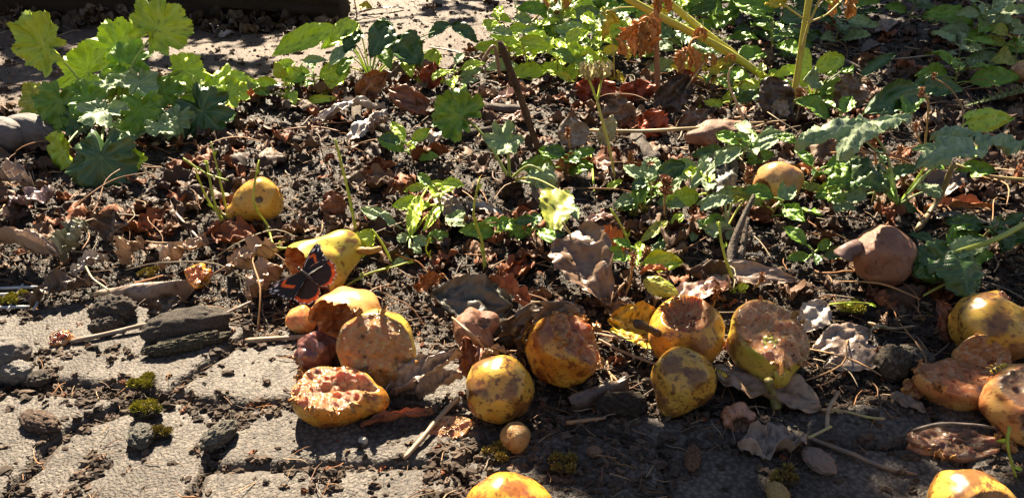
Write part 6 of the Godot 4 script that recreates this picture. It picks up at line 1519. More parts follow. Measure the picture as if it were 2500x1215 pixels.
	# thin green stems, leafless
	var L := [
		["thin green stem bent at the top, left of the lone pear", [Vector3(-0.3148, 0.0124, -0.7724), Vector3(-0.3209, 0.0471, -0.7741), Vector3(-0.3294, 0.0815, -0.7941), Vector3(-0.3308, 0.0834, -0.7941)], 0.0021],
		["short green prong crossing the stems left of the lone pear", [Vector3(-0.3537, 0.0881, -0.7941), Vector3(-0.3288, 0.0752, -0.7841), Vector3(-0.3018, 0.0709, -0.7741)], 0.0016],
		["brownish green stem leaning by the lone pear", [Vector3(-0.3136, 0.014, -0.7864), Vector3(-0.3161, 0.0601, -0.7882), Vector3(-0.326, 0.102, -0.8082)], 0.0017],
		["lower thin green stem at the left of the lone pear", [Vector3(-0.3189, 0.0186, -0.7843), Vector3(-0.3367, 0.0401, -0.7947), Vector3(-0.3435, 0.0756, -0.7947)], 0.0019],
		["winding green stem in front of the lone pear", [Vector3(-0.2321, 0.0153, -0.7249), Vector3(-0.2472, 0.0186, -0.724), Vector3(-0.2595, 0.0295, -0.7499), Vector3(-0.2662, 0.0627, -0.7399), Vector3(-0.2604, 0.0998, -0.7599)], 0.0019],
		["tall green stem rising behind the hollow pear", [Vector3(-0.1642, 0.0168, -0.7444), Vector3(-0.1719, 0.0579, -0.7607), Vector3(-0.1823, 0.118, -0.7707)], 0.0024],
		["curved green stem in front of the lobed herb", [Vector3(-0.0257, 0.0136, -0.6716), Vector3(-0.0296, 0.044, -0.6845), Vector3(-0.0369, 0.075, -0.6845), Vector3(-0.0304, 0.1081, -0.6945)], 0.0021],
		["short straight green stem below the yellowing lobed leaf", [Vector3(0.1208, 0.0232, -0.7021), Vector3(0.1132, 0.0411, -0.717), Vector3(0.0998, 0.0603, -0.727)], 0.0020],
		["bent green stem by the grey dry stalk", [Vector3(0.2118, 0.0168, -0.6426), Vector3(0.2014, 0.042, -0.6468), Vector3(0.1967, 0.0584, -0.6568), Vector3(0.1947, 0.0749, -0.6668)], 0.0022],
		["green stem lying along the front of the hollow pear", [Vector3(-0.1641, 0.0072, -0.6602), Vector3(-0.1413, 0.0132, -0.6755), Vector3(-0.116, 0.0166, -0.6842), Vector3(-0.0991, 0.0165, -0.6971)], 0.0017],
		["thin green stem tip left of the curved stem", [Vector3(-0.0789, 0.0123, -0.7004), Vector3(-0.0871, 0.0241, -0.7048), Vector3(-0.0814, 0.038, -0.7048)], 0.0013],
		["pale green stalk bent at the bottom right edge", [Vector3(0.3441, 0.036, -0.4239), Vector3(0.3407, 0.026, -0.4145), Vector3(0.3493, 0.004, -0.4081)], 0.0016],
		["yellow-green stalk lying on the moss at right", [Vector3(0.2828, 0.0235, -0.6013), Vector3(0.3116, 0.0217, -0.6083), Vector3(0.3335, 0.0159, -0.6134)], 0.0012],
	]
	for q in L: stalk_thing("green_stem", q[0], "stem", q[1], q[2] * 0.8, q[2] * 0.5, lime, lime2, 0.35, g)
	var fork := thing("forked_stalk", Vector3(0.1242, 0.0264, -0.864), "thin yellow-green forked stalk with two dry seed heads", "stalk", g)
	var f0 := Vector3(0.1242, 0.0264, -0.864)
	put("stem", tube([f0, Vector3(0.1131, 0.0739, -0.864), Vector3(0.0972, 0.1265, -0.874)], [0.0014, 0.0018, 0.0018], Color(0.42, 0.34, 0.14), olive, 7, 2.0, f0, 0.2), M.stem, fork)
	for e in [[Vector3(0.0876, 0.1493, -0.884), 5.0], [Vector3(0.1037, 0.1475, -0.894), 9.0]]:
		put("branch", tube([Vector3(0.0972, 0.1265, -0.874), e[0].lerp(Vector3(0.0972, 0.1265, -0.874), 0.5), e[0]], [0.0016, 0.0015, 0.0013], olive, lime, 7, e[1], f0, 0.2), M.stem, fork)
		var st := SurfaceTool.new()
		for k in 9:
			var a := k * 2.4
			st.append_from(blade(e[0], e[0] + Vector3(cos(a) * 0.45, 1, sin(a) * 0.45) * 0.019, 0.0075, Vector3(cos(a), 0.4, sin(a)), "torn", "straw", k * 3.3 + e[1], 0.1, 0.4, 0.5, f0, 0, 0.5), 0, Transform3D.IDENTITY)
		put("seed_head", st.commit(), M.thin, fork)
	# flowers gone over
	withered("withered orange flower cut by the top edge left of the middle", Vector3(0.0861, 0.1269, -1.5637), 0.042, [Vector3(0.0794, 0.1479, -1.5637)], 3)
	withered("withered orange flower hanging left of the tall brown stem", Vector3(0.1935, 0.1432, -1.2166), 0.056, [Vector3(0.2041, 0.1493, -1.2166), Vector3(0.215, 0.1384, -1.2166)], 4)
	withered("second withered flower hanging behind the first", Vector3(0.2088, 0.1485, -1.2266), 0.040, [Vector3(0.2134, 0.1566, -1.2166)], 12)
	withered("withered orange flower under the lower hairy stem", Vector3(0.2617, 0.1139, -1.1696), 0.036, [Vector3(0.2662, 0.1277, -1.1696), Vector3(0.3079, 0.0979, -1.3064)], 5)
	withered("small withered bud above the hairy stem", Vector3(0.3039, 0.1195, -1.2864), 0.020, [], 6)
	withered("withered flower at the top edge right of the tall brown stem", Vector3(0.2246, 0.1828, -1.2166), 0.026, [], 7)
	withered("dark withered flower at the top edge far right", Vector3(0.5098, 0.1766, -1.2445), 0.034, [], 8)
	withered("withered bud on the thick stem near its foot", Vector3(0.3583, 0.076, -1.2864), 0.014, [], 9)
	withered("pale withered tuft between the hairy stem and the dark leaf", Vector3(0.324, 0.0773, -1.2864), 0.018, [], 10)
	# yellow leaves hanging from the dead stems
	var y := thing("yellowed_plant", Vector3(0.1777, 0.0127, -1.3455), "thin plant with yellow drooping leaves in front of the green weeds", "plant")
	for q in [[Vector3(0.1637, 0.1308, -1.3455), Vector3(0.1504, 0.088, -1.3255), 30, "lemon"], [Vector3(0.1568, 0.1334, -1.3455), Vector3(0.1799, 0.112, -1.3455), 28, "lemon"], [Vector3(0.1514, 0.1308, -1.3455), Vector3(0.1441, 0.1368, -1.3155), 26, "yellowgreen"], [Vector3(0.1948, 0.075, -1.3455), Vector3(0.1964, 0.0551, -1.3255), 22, "lemon"], [Vector3(0.2384, 0.1348, -1.3455), Vector3(0.2161, 0.1387, -1.3255), 30, "lemon"], [Vector3(0.2429, 0.1308, -1.3455), Vector3(0.2632, 0.1321, -1.3455), 26, "lemon"], [Vector3(0.2417, 0.1281, -1.3455), Vector3(0.2447, 0.1189, -1.3255), 22, "lemon"]]:
		leaf_on(y, q[0], q[1], q[2] * 0.00062, q[3], "torn", Vector3(0.1, 0.3, 0.9), 0.06, 0.2, 0.25)
	put("stem", tube([Vector3(0.1777, 0.0127, -1.3455), Vector3(0.1729, 0.0695, -1.3455), Vector3(0.1622, 0.1334, -1.3455), Vector3(0.2382, 0.1374, -1.3455)], [0.0013, 0.0012, 0.001, 0.001], olive, hay, 6, 3.0, Vector3(0.1777, 0.0127, -1.3455)), M.stem, y)
	y = thing("yellowed_plant", Vector3(0.3457, 0.0172, -1.3054), "yellow leaves hanging under the hairy stems", "plant")
	for q in [[Vector3(0.3537, 0.0655, -1.3064), Vector3(0.337, 0.0421, -1.2864), 26, "lemon"], [Vector3(0.3114, 0.0791, -1.3064), Vector3(0.3044, 0.0558, -1.2864), 34, "yellowgreen"], [Vector3(0.3615, 0.0682, -1.3064), Vector3(0.3551, 0.049, -1.2864), 18, "yellowgreen"]]:
		leaf_on(y, q[0], q[1], q[2] * 0.00066, q[3], "oval", Vector3(0.1, 0.3, 0.9), 0.06, 0.2, 0.2)
	put("stem", tube([Vector3(0.3457, 0.0172, -1.3054), Vector3(0.3431, 0.0518, -1.3064), Vector3(0.3535, 0.0669, -1.3064)], [0.0012, 0.0011, 0.001], olive, hay, 6, 4.0, Vector3(0.3457, 0.0172, -1.3054)), M.stem, y)
	y = thing("yellowed_plant", Vector3(0.3916, 0.1727, -1.1359), "yellow curled leaves on a twig by the yellow-green stem at the top", "plant")
	leaf_on(y, Vector3(0.3816, 0.185, -1.1359), Vector3(0.348, 0.1877, -1.1159), 0.020, "lemon", "torn", Vector3(0, 0.5, 0.85), 0.1, 0.3, 0.2)
	leaf_on(y, Vector3(0.4351, 0.1928, -1.1359), Vector3(0.4419, 0.1855, -1.1159), 0.015, "lemon", "torn", Vector3(0, 0.5, 0.85), 0.1, 0.3, 0.2)
	put("twig", tube([Vector3(0.4115, 0.1642, -1.1359), Vector3(0.3845, 0.1811, -1.1359), Vector3(0.3787, 0.1884, -1.1359)], [0.0013, 0.0012, 0.0012], hay, olive2, 6, 3.0, Vector3(0.3916, 0.1727, -1.1359)), M.stem, y)
	# dry seed heads
	var H := [
		["dry seed head right of the curled orange-red leaf", Vector3(0.1358, 0.0655, -0.844), 26, [Vector3(0.1408, 0.0489, -0.844), Vector3(0.1482, 0.0257, -0.844)]],
		["largest dry brown seed head in the middle of the bed", Vector3(0.1604, 0.0682, -0.7545), 40, [Vector3(0.1607, 0.0465, -0.7545), Vector3(0.1672, 0.0224, -0.7545)]],
		["reddish dry seed head touching the tan pear", Vector3(0.2497, 0.0747, -0.7696), 32, [Vector3(0.2499, 0.0542, -0.7796), Vector3(0.2603, 0.0228, -0.7996)]],
		["dry seed head at the foot of the yellow-green stem", Vector3(0.4148, 0.0583, -1.1076), 32, [Vector3(0.4169, 0.0387, -1.1076), Vector3(0.4112, 0.0201, -1.0984)]],
		["dry seed head between the crinkled leaves at right", Vector3(0.4173, 0.0805, -0.8624), 34, [Vector3(0.4279, 0.063, -0.8724), Vector3(0.4487, 0.0194, -0.8953)]],
		["small dry seed head on the grey shiny leaf", Vector3(0.0698, 0.0616, -0.9396), 26, [Vector3(0.0722, 0.0497, -0.9396), Vector3(0.0781, 0.0266, -0.9536)]],
		["pale round seed head highest at right", Vector3(0.6028, 0.0863, -1.1104), 20, [Vector3(0.6301, 0.0714, -1.1104), Vector3(0.6458, 0.0456, -1.0904), Vector3(0.6384, 0.0173, -1.0629)]],
		["pale round seed head on a bent red stalk", Vector3(0.4862, 0.1222, -0.9133), 22, [Vector3(0.4975, 0.1122, -0.9133), Vector3(0.5047, 0.0711, -0.9133), Vector3(0.5223, 0.0171, -0.9271)]],
		["small round seed head left of the big crinkled leaf", Vector3(0.4972, 0.0737, -0.9268), 20, [Vector3(0.51, 0.0501, -0.9268), Vector3(0.518, 0.0172, -0.9268)]],
		["tiny brown seed head above the crinkled leaves", Vector3(0.3915, 0.0892, -0.9), 16, [Vector3(0.4133, 0.0733, -0.9), Vector3(0.4535, 0.0192, -0.922)]],
		["small seed head near the stem of the crinkled plant", Vector3(0.4524, 0.0676, -0.8646), 20, [Vector3(0.4702, 0.0452, -0.8846), Vector3(0.4755, 0.0187, -0.8781)]],
		["low seed head under the crinkled plant", Vector3(0.4326, 0.0552, -0.8053), 20, [Vector3(0.4594, 0.0373, -0.8353), Vector3(0.4764, 0.0189, -0.8475)]],
		["small dry seed head right of the big brown leaf", Vector3(0.1077, 0.0591, -0.6158), 22, [Vector3(0.1101, 0.0262, -0.6358), Vector3(0.1031, 0.0115, -0.627)]],
		["pale dry flower at the end of the long grey-brown leaf", Vector3(0.2334, 0.0288, -0.6374), 18, [Vector3(0.2317, 0.0213, -0.6411), Vector3(0.2277, 0.0153, -0.6406)]],
		["dry seed head in front of the small round leaves", Vector3(0.1323, 0.0323, -0.6791), 22, [Vector3(0.129, 0.026, -0.6757), Vector3(0.1251, 0.0182, -0.6773)]],
		["low dry seed head behind the golden pear", Vector3(0.1858, 0.0247, -0.6148), 24, [Vector3(0.1853, 0.0168, -0.6149), Vector3(0.184, 0.0109, -0.6158)]],
		["dry seed head left of the big one, half hidden", Vector3(0.1572, 0.0583, -0.8334), 24, [Vector3(0.1618, 0.0431, -0.8334), Vector3(0.1648, 0.025, -0.8281)]],
		["dry brown bracts above the four round leaves", Vector3(-0.071, 0.0355, -0.8393), 18, [Vector3(-0.0653, 0.036, -0.8093), Vector3(-0.0638, 0.0207, -0.8073)]],
	]
	for q in H: dry_head(q[0], q[1], q[2] * 0.00052, q[3])

func build_sticks_and_stones() -> void:
	var grey := Color(0.30, 0.27, 0.24)
	var grey2 := Color(0.17, 0.145, 0.125)
	var tan := Color(0.40, 0.30, 0.20)
	var tan2 := Color(0.24, 0.16, 0.10)
	var g := "twigs lying on the ground"
	stalk_thing("twig", "pale split stick on the paver at left", "twig", [Vector3(-0.3875, 0.003, -0.5732), Vector3(-0.3567, 0.005, -0.5843), Vector3(-0.3251, 0.006, -0.5986)], 0.0024, 0.0018, grey, tan2, 0.2, g)
	stalk_thing("twig", "straight tan stick left of the big round cut pear", "twig", [Vector3(-0.2347, 0.003, -0.5745), Vector3(-0.2057, 0.004, -0.5768), Vector3(-0.174, 0.004, -0.5807)], 0.0027, 0.0022, tan, tan2, 0.15, g)
	stalk_thing("twig", "short grey branch piece below the silvery leaves", "twig", [Vector3(-0.3186, 0.0218, -1.0145), Vector3(-0.2874, 0.0244, -1.03), Vector3(-0.2557, 0.0251, -1.0545)], 0.0052, 0.004, grey, grey2, 0.4, g, "bark")
	stalk_thing("root", "pale bent root right of the silvery leaves", "root", [Vector3(-0.2428, 0.0246, -1.1874), Vector3(-0.2187, 0.0278, -1.0851), Vector3(-0.1833, 0.0323, -1.0546), Vector3(-0.1434, 0.0252, -1.0277)], 0.0075, 0.0062, Color(0.34, 0.28, 0.23), grey2, 0.35, g, "bark")
	stalk_thing("twig", "grey ringed branch lying above the seed heads", "twig", [Vector3(0.1687, 0.0307, -1.0224), Vector3(0.1709, 0.0346, -0.9532), Vector3(0.1834, 0.0327, -0.9227)], 0.0098, 0.0088, Color(0.30, 0.27, 0.25), Color(0.10, 0.08, 0.07), 0.45, g, "bark")
	stalk_thing("twig", "thick grey branch at the back of the bed by the hooked stalk", "twig", [Vector3(-0.0778, 0.0238, -1.2153), Vector3(-0.0376, 0.0248, -1.1664), Vector3(0.0248, 0.025, -1.1537)], 0.0080, 0.0060, Color(0.33, 0.28, 0.25), grey2, 0.4, g, "bark")
	stalk_thing("twig", "dark branch lying under the lobed herb leaf", "twig", [Vector3(-0.0872, 0.0263, -1.0295), Vector3(-0.0567, 0.0287, -1.0395), Vector3(-0.0116, 0.0273, -1.0688)], 0.0068, 0.0050, grey2, Color(0.09, 0.07, 0.06), 0.4, g, "bark")
	stalk_thing("twig", "thin brown twig from the chewed pear to the striped pear", "twig", [Vector3(0.0747, 0.0129, -0.5626), Vector3(0.0934, 0.0104, -0.5481), Vector3(0.1185, 0.01, -0.5313)], 0.0014, 0.0012, tan, tan2, 0.2, g)
	stalk_thing("twig", "thin dry stem across the shrivelled pear", "twig", [Vector3(-0.0497, 0.042, -0.5519), Vector3(-0.0327, 0.044, -0.5249), Vector3(-0.0225, 0.0124, -0.5489)], 0.0012, 0.0010, tan, tan2, 0.2, g)
	stalk_thing("twig", "orange-brown stem by the spotted yellow leaf", "twig", [Vector3(0.085, 0.011, -0.6065), Vector3(0.0913, 0.018, -0.62), Vector3(0.1046, 0.0282, -0.6324)], 0.0018, 0.0012, Color(0.42, 0.26, 0.13), tan2, 0.3, g)
	stalk_thing("twig", "rough brown twig on the shaded paver at right", "twig", [Vector3(0.2159, 0.003, -0.4523), Vector3(0.2395, 0.004, -0.4346), Vector3(0.2628, 0.003, -0.4191), Vector3(0.2833, 0.002, -0.4129)], 0.0018, 0.0012, tan2, grey2, 0.5, g)
	stalk_thing("twig", "knobbly upright twig beside the long green stalk", "twig", [Vector3(0.2366, 0.003, -0.4578), Vector3(0.2425, 0.008, -0.4753), Vector3(0.2549, 0.014, -0.4901)], 0.0018, 0.0015, tan2, tan, 0.5, g)
	stalk_thing("twig", "dark twig over the dried pear skin", "twig", [Vector3(0.2947, 0.01, -0.4488), Vector3(0.3096, 0.022, -0.4424), Vector3(0.3397, 0.02, -0.4425), Vector3(0.3588, 0.01, -0.4506)], 0.0016, 0.0011, Color(0.07, 0.05, 0.04), grey2, 0.3, g)
	stalk_thing("twig", "long tan twig with knots left of the orange flesh scrap", "twig", [Vector3(-0.0777, 0.002, -0.4284), Vector3(-0.0662, 0.005, -0.4465), Vector3(-0.053, 0.007, -0.4717), Vector3(-0.0416, 0.008, -0.4901)], 0.0018, 0.0021, tan, tan2, 0.45, g)
	stalk_thing("twig", "orange twig in front of the rolled dark leaf", "twig", [Vector3(0.041, 0.003, -0.4661), Vector3(0.0559, 0.004, -0.4677), Vector3(0.0718, 0.004, -0.4705)], 0.0017, 0.0010, Color(0.42, 0.22, 0.09), tan2, 0.3, g)
	stalk_thing("twig", "pale twig lying by the moss at right", "twig", [Vector3(0.3176, 0.0116, -0.5902), Vector3(0.3351, 0.0122, -0.58), Vector3(0.3584, 0.0106, -0.587)], 0.0017, 0.0011, Color(0.45, 0.34, 0.2), tan2, 0.3, g)
	stalk_thing("twig", "thin white stem slanting over the soil left of the lone pear", "twig", [Vector3(-0.3813, 0.0232, -0.8022), Vector3(-0.3569, 0.0168, -0.7757), Vector3(-0.338, 0.0126, -0.7543)], 0.0014, 0.0012, Color(0.48, 0.44, 0.38), tan, 0.2, g)
	stalk_thing("twig", "thin twig along the paving edge under the hollow pear", "twig", [Vector3(-0.2754, 0.003, -0.6121), Vector3(-0.2616, 0.006, -0.6178), Vector3(-0.2444, 0.0085, -0.6318)], 0.0014, 0.0012, grey, tan2, 0.3, g)
	stalk_thing("twig", "reddish stalk bent beside the crinkled plant", "twig", [Vector3(0.4021, 0.0409, -0.934), Vector3(0.3645, 0.1115, -0.7504), Vector3(0.4135, 0.0987, -0.7604), Vector3(0.5098, 0.0378, -0.877)], 0.0013, 0.0011, Color(0.36, 0.17, 0.08), tan2, 0.3, g)
	stalk_thing("twig", "yellow stalk at the right edge below the crinkled leaf", "twig", [Vector3(0.5377, 0.0409, -0.8955), Vector3(0.5719, 0.0344, -0.8724), Vector3(0.611, 0.034, -0.8635)], 0.0024, 0.0020, Color(0.42, 0.38, 0.12), tan2, 0.2, g)
	stalk_thing("twig", "thick hairy stalk of the crinkled plant leaning right", "twig", [Vector3(0.4329, 0.0228, -0.7536), Vector3(0.4683, 0.0394, -0.7908), Vector3(0.4562, 0.0953, -0.7598)], 0.0034, 0.0030, Color(0.32, 0.30, 0.14), tan2, 0.3, g)
	stalk_thing("twig", "pale twig lying on the shaded soil at top right", "twig", [Vector3(0.5808, 0.0288, -1.5271), Vector3(0.6008, 0.032, -1.4229), Vector3(0.6181, 0.0309, -1.3192)], 0.0030, 0.0024, Color(0.34, 0.28, 0.22), tan2, 0.3, g)
	stalk_thing("twig", "thin stalk crossing the shade at the right edge", "twig", [Vector3(0.6867, 0.0336, -1.4165), Vector3(0.779, 0.0417, -1.4285), Vector3(0.9485, 0.0427, -1.5348)], 0.0018, 0.0014, tan, tan2, 0.3, g)
	# clods, bark and stones
	var dk := Color(0.11, 0.092, 0.078)
	var dk2 := Color(0.17, 0.145, 0.125)
	var w := "clods and bark on the paving edge"
	clod("soil_clod", "long dark grey clod like a bark roll on the paving edge", "clod", Vector3(-0.2897, 0.01, -0.5879), Vector3(0.037, 0.016, 0.017), 0.35, 0.22, 1.7, dk, dk2, "clod", w)
	clod("soil_clod", "round dark clod left of the long grey clod", "clod", Vector3(-0.3675, 0.009, -0.6145), Vector3(0.020, 0.014, 0.014), 0.2, 0.4, 2.0, dk, dk2, "clod", w)
	clod("soil_clod", "smaller clod below the round dark one", "clod", Vector3(-0.3662, 0.005, -0.5988), Vector3(0.014, 0.008, 0.010), 0.5, 0.45, 2.2, dk, dk2, "clod", w)
	clod("bark_piece", "thin mossy strip of bark in front of the long clod", "bark", Vector3(-0.2837, 0.006, -0.5664), Vector3(0.034, 0.007, 0.008), 0.42, 0.45, 2.4, dk, Color(0.14, 0.14, 0.09), "bark", w)
	clod("stone", "dark squarish stone cut by the left edge", "stone", Vector3(-0.4226, 0.014, -0.5372), Vector3(0.020, 0.016, 0.016), 0.3, 0.2, 1.3, Color(0.10, 0.085, 0.075), Color(0.17, 0.14, 0.12), "stone", w)
	clod("stone", "grey stone with a rough face below the squarish one", "stone", Vector3(-0.4065, 0.007, -0.5241), Vector3(0.015, 0.010, 0.011), -0.2, 0.3, 1.6, Color(0.20, 0.18, 0.16), Color(0.11, 0.09, 0.08), "stone", w)
	clod("soil_clod", "small curled clod right of the rough grey stone", "clod", Vector3(-0.3877, 0.004, -0.5187), Vector3(0.010, 0.006, 0.008), 0.2, 0.4, 2.0, dk, dk2, "clod", w)
	clod("bark_piece", "lichen-grey bark crumb standing on the front paver", "bark", Vector3(-0.2152, 0.007, -0.4478), Vector3(0.008, 0.008, 0.016), -0.5, 0.35, 1.8, Color(0.24, 0.23, 0.20), Color(0.10, 0.09, 0.08), "bark", w)
	clod("bark_piece", "lichen-grey bark crumb under the lower moss tuft", "bark", Vector3(-0.2734, 0.006, -0.4476), Vector3(0.009, 0.007, 0.012), 0.4, 0.4, 2.0, Color(0.24, 0.24, 0.22), Color(0.11, 0.10, 0.09), "bark", w)
	clod("bark_piece", "brown bark shell on the debris at the lower left", "bark", Vector3(-0.3568, 0.005, -0.4646), Vector3(0.019, 0.007, 0.009), -0.4, 0.35, 1.6, Color(0.13, 0.08, 0.06), Color(0.20, 0.15, 0.12), "bark", w)
	clod("soil_clod", "black crumbly clod behind the rolled dark leaf stem", "clod", Vector3(0.0861, 0.004, -0.4851), Vector3(0.020, 0.009, 0.013), 0.1, 0.55, 2.2, Color(0.06, 0.045, 0.034), Color(0.11, 0.085, 0.06), "clod", w)
	clod("soil_clod", "soil clod right of the shrivelled pear", "clod", Vector3(-0.005, 0.0117, -0.5743), Vector3(0.014, 0.011, 0.012), 0.0, 0.55, 2.4, dk, Color(0.14, 0.11, 0.09), "clod", w)
	clod("stone", "grey stone at the left edge under the lady's mantle, front one", "stone", Vector3(-0.6825, 0.037, -1.0081), Vector3(0.030, 0.024, 0.024), 0.0, 0.12, 1.2, Color(0.22, 0.19, 0.18), Color(0.15, 0.125, 0.12), "stone", w)
	clod("stone", "longer grey stone behind the front one under the lady's mantle", "stone", Vector3(-0.6592, 0.0349, -1.0269), Vector3(0.042, 0.026, 0.026), -0.1, 0.12, 1.2, Color(0.22, 0.19, 0.18), Color(0.14, 0.12, 0.11), "stone", w)
	clod("stone", "small white pebble in front of the bowl-shaped pear", "pebble", Vector3(-0.1096, 0.003, -0.4461), Vector3(0.0036, 0.0032, 0.0032), 0.0, 0.25, 1.6, Color(0.62, 0.58, 0.50), Color(0.48, 0.42, 0.34), "stone", w)
	clod("stone", "small brown pebble on the shaded paver", "pebble", Vector3(0.0598, 0.003, -0.4344), Vector3(0.0060, 0.0042, 0.005), 0.0, 0.25, 1.6, Color(0.24, 0.14, 0.08), Color(0.16, 0.09, 0.06), "stone", w)
	clod("stone", "brown wooden plug standing on the shaded paver", "wood chip", Vector3(0.1278, 0.008, -0.4227), Vector3(0.0055, 0.0055, 0.013), -0.25, 0.2, 1.6, Color(0.26, 0.14, 0.08), Color(0.15, 0.10, 0.07), "bark", w)
	clod("stone", "red-brown stone chip with moss near the shaded twig", "stone chip", Vector3(0.2176, 0.005, -0.4231), Vector3(0.009, 0.006, 0.014), 0.5, 0.25, 1.5, Color(0.30, 0.19, 0.15), Color(0.20, 0.16, 0.12), "stone", w)
	clod("stone", "yellowish lump on the shaded paver at the bottom edge", "stone chip", Vector3(0.1788, 0.006, -0.3909), Vector3(0.007, 0.007, 0.009), 0.3, 0.25, 1.5, Color(0.45, 0.31, 0.11), Color(0.30, 0.20, 0.08), "stone", w)
	clod("bark_piece", "dark lump of bark right of the two grey-brown leaves", "bark", Vector3(0.3142, 0.0107, -0.5303), Vector3(0.013, 0.016, 0.014), 0.2, 0.35, 1.8, Color(0.10, 0.08, 0.065), Color(0.19, 0.16, 0.13), "bark", w)
	clod("bark_piece", "pale hollow bark chunk beside the dark lump at right", "bark", Vector3(0.3347, 0.0089, -0.5374), Vector3(0.016, 0.012, 0.012), -0.2, 0.45, 1.9, Color(0.26, 0.24, 0.20), Color(0.10, 0.085, 0.07), "bark", w)
	moss("yellow-green moss tuft on the joint between the left pavers", Vector3(-0.2981, 0.004, -0.5107), 0.014, 420, 0.75, 1)
	moss("lower moss tuft above the lichen-grey crumb", Vector3(-0.2813, 0.004, -0.4777), 0.015, 420, 0.85, 2)
	moss("brownish moss tuft beside the lichen-grey crumb", Vector3(-0.2616, 0.003, -0.4541), 0.010, 260, 0.2, 3)
	moss("bright moss tuft in the dark soil at right", Vector3(0.3079, 0.0121, -0.611), 0.019, 520, 1.0, 4)
	moss("moss tuft under the small herb with one green leaf", Vector3(0.1392, 0.0264, -0.7815), 0.020, 420, 0.5, 5)
	moss("small moss tuft on the debris above the paving at left", Vector3(-0.3661, 0.0045, -0.6873), 0.012, 300, 0.3, 6)
	moss("moss tuft at the far left paving edge", Vector3(-0.4749, 0.0041, -0.6389), 0.015, 320, 0.9, 7)
	moss("brown mossy lump right of the orange bottom pear", Vector3(0.036, 0.004, -0.418), 0.013, 360, 0.1, 8)
	moss("mossy crumbs in front of the tiny tan pear", Vector3(-0.0118, 0.002, -0.4317), 0.013, 320, 0.15, 9)
	moss("brown moss on the shaded paver at the bottom", Vector3(0.1876, 0.003, -0.4072), 0.013, 320, 0.0, 10)
	# a wire grating half buried at the left edge
	var gb := Vector3(-0.4804, 0.0007, -0.6541)
	var gr := thing("metal_grate", gb, "pale metal bars half buried at the left paving edge", "grate")
	for k in 4:
		put("bar", tube([Vector3(-0.5113, 0.0043, -0.6613) + Vector3(0, 0, 0.012 * k), Vector3(-0.4647, 0.0049, -0.6641) + Vector3(0.004 * k, 0, 0.012 * k)], [0.0016, 0.0016], Color(0.42, 0.44, 0.46), Color(0.3, 0.32, 0.34), 6, k, gb), M.metal, gr)
	for k in 3:
		put("cross_bar", tube([Vector3(-0.5053, 0.0045, -0.6649) + Vector3(0.024 * k, 0.001, -0.004), Vector3(-0.5053, 0.0045, -0.6649) + Vector3(0.024 * k + 0.012, 0.001, 0.044)], [0.0013, 0.0013], Color(0.42, 0.44, 0.46), Color(0.3, 0.32, 0.34), 6, k + 9.0, gb), M.metal, gr)

func build_wasps() -> void:
	wasp("wasp on the pinkish leaf behind the golden pear", Vector3(0.1524, 0.0255, -0.6023), Vector3(0.1, 0.2, -0.9), Vector3(0, 1, 0.3))
	wasp("wasp at the right side of the striped pear", Vector3(0.1623, 0.0224, -0.5046), Vector3(-0.8, 0.35, -0.3), Vector3(0.2, 0.8, 0.5))
	wasp("wasp sucking between the flesh slab and the rotting pear at right", Vector3(0.3631, 0.044, -0.4788), Vector3(-0.85, -0.3, 0.3), Vector3(0.1, 0.9, 0.4))

func build_surroundings() -> void:
	# an old log lying by the path, its front in its own shade
	var at := Vector3(-0.756, 0.018, -1.7846)
	var root := thing("edging_log", at, "dark log lying across the back left of the path", "log")
	var a := at + Vector3(-0.9, 0.04, -0.12)
	var z := at + Vector3(0.38, 0.04, -0.03)
	put("log", tube([a, a.lerp(z, 0.3) + Vector3(0, 0.02, 0.02), a.lerp(z, 0.7) + Vector3(0, 0.01, -0.02), z], [0.085, 0.08, 0.078, 0.055], Color(0.10, 0.075, 0.055), Color(0.05, 0.038, 0.03), 26, 3.0, at, 0.32), M.bark, root)
	put("branch_stub", tube([a.lerp(z, 0.8) + Vector3(0, 0.03, 0.04), a.lerp(z, 0.83) + Vector3(0, 0.06, 0.09)], [0.022, 0.016], Color(0.10, 0.075, 0.055), Color(0.05, 0.04, 0.03), 12, 5.0, at, 0.3), M.bark, root)

	# leaves and soil drifted against its foot
	var mesh := blade(Vector3(-0.5, 0, 0), Vector3(0.5, 0.03, 0), 0.6, Vector3.UP, "oval", "flake", 31.0, 0.06, 0.3, 0.3, Vector3.ZERO, 0, 0.5)
	var spots := []
	var cols := []
	for i in 260:
		var q := a.lerp(z, rng.randf())
		var away := absf(rng.randfn(0.0, 0.05))
		var p := Vector3(q.x, 0.0, q.z + 0.055 + away)
		p.y = soil_y(p.x, p.z) + 0.004 + maxf(0.0, 0.03 - away * 0.6) * rng.randf()
		spots.append(Transform3D(Basis.from_euler(Vector3(rng.randf_range(-0.7, 0.7), rng.randf() * TAU, rng.randf_range(-0.6, 0.6))).scaled(Vector3.ONE * rng.randf_range(0.02, 0.055)), p))
		cols.append([Color(0.12, 0.075, 0.05), Color(0.075, 0.05, 0.035), Color(0.20, 0.14, 0.095)][rng.randi() % 3])
	scatter("drifted_leaves", "dead leaves drifted against the dark log at the back left", mesh, M.litter, spots, cols)

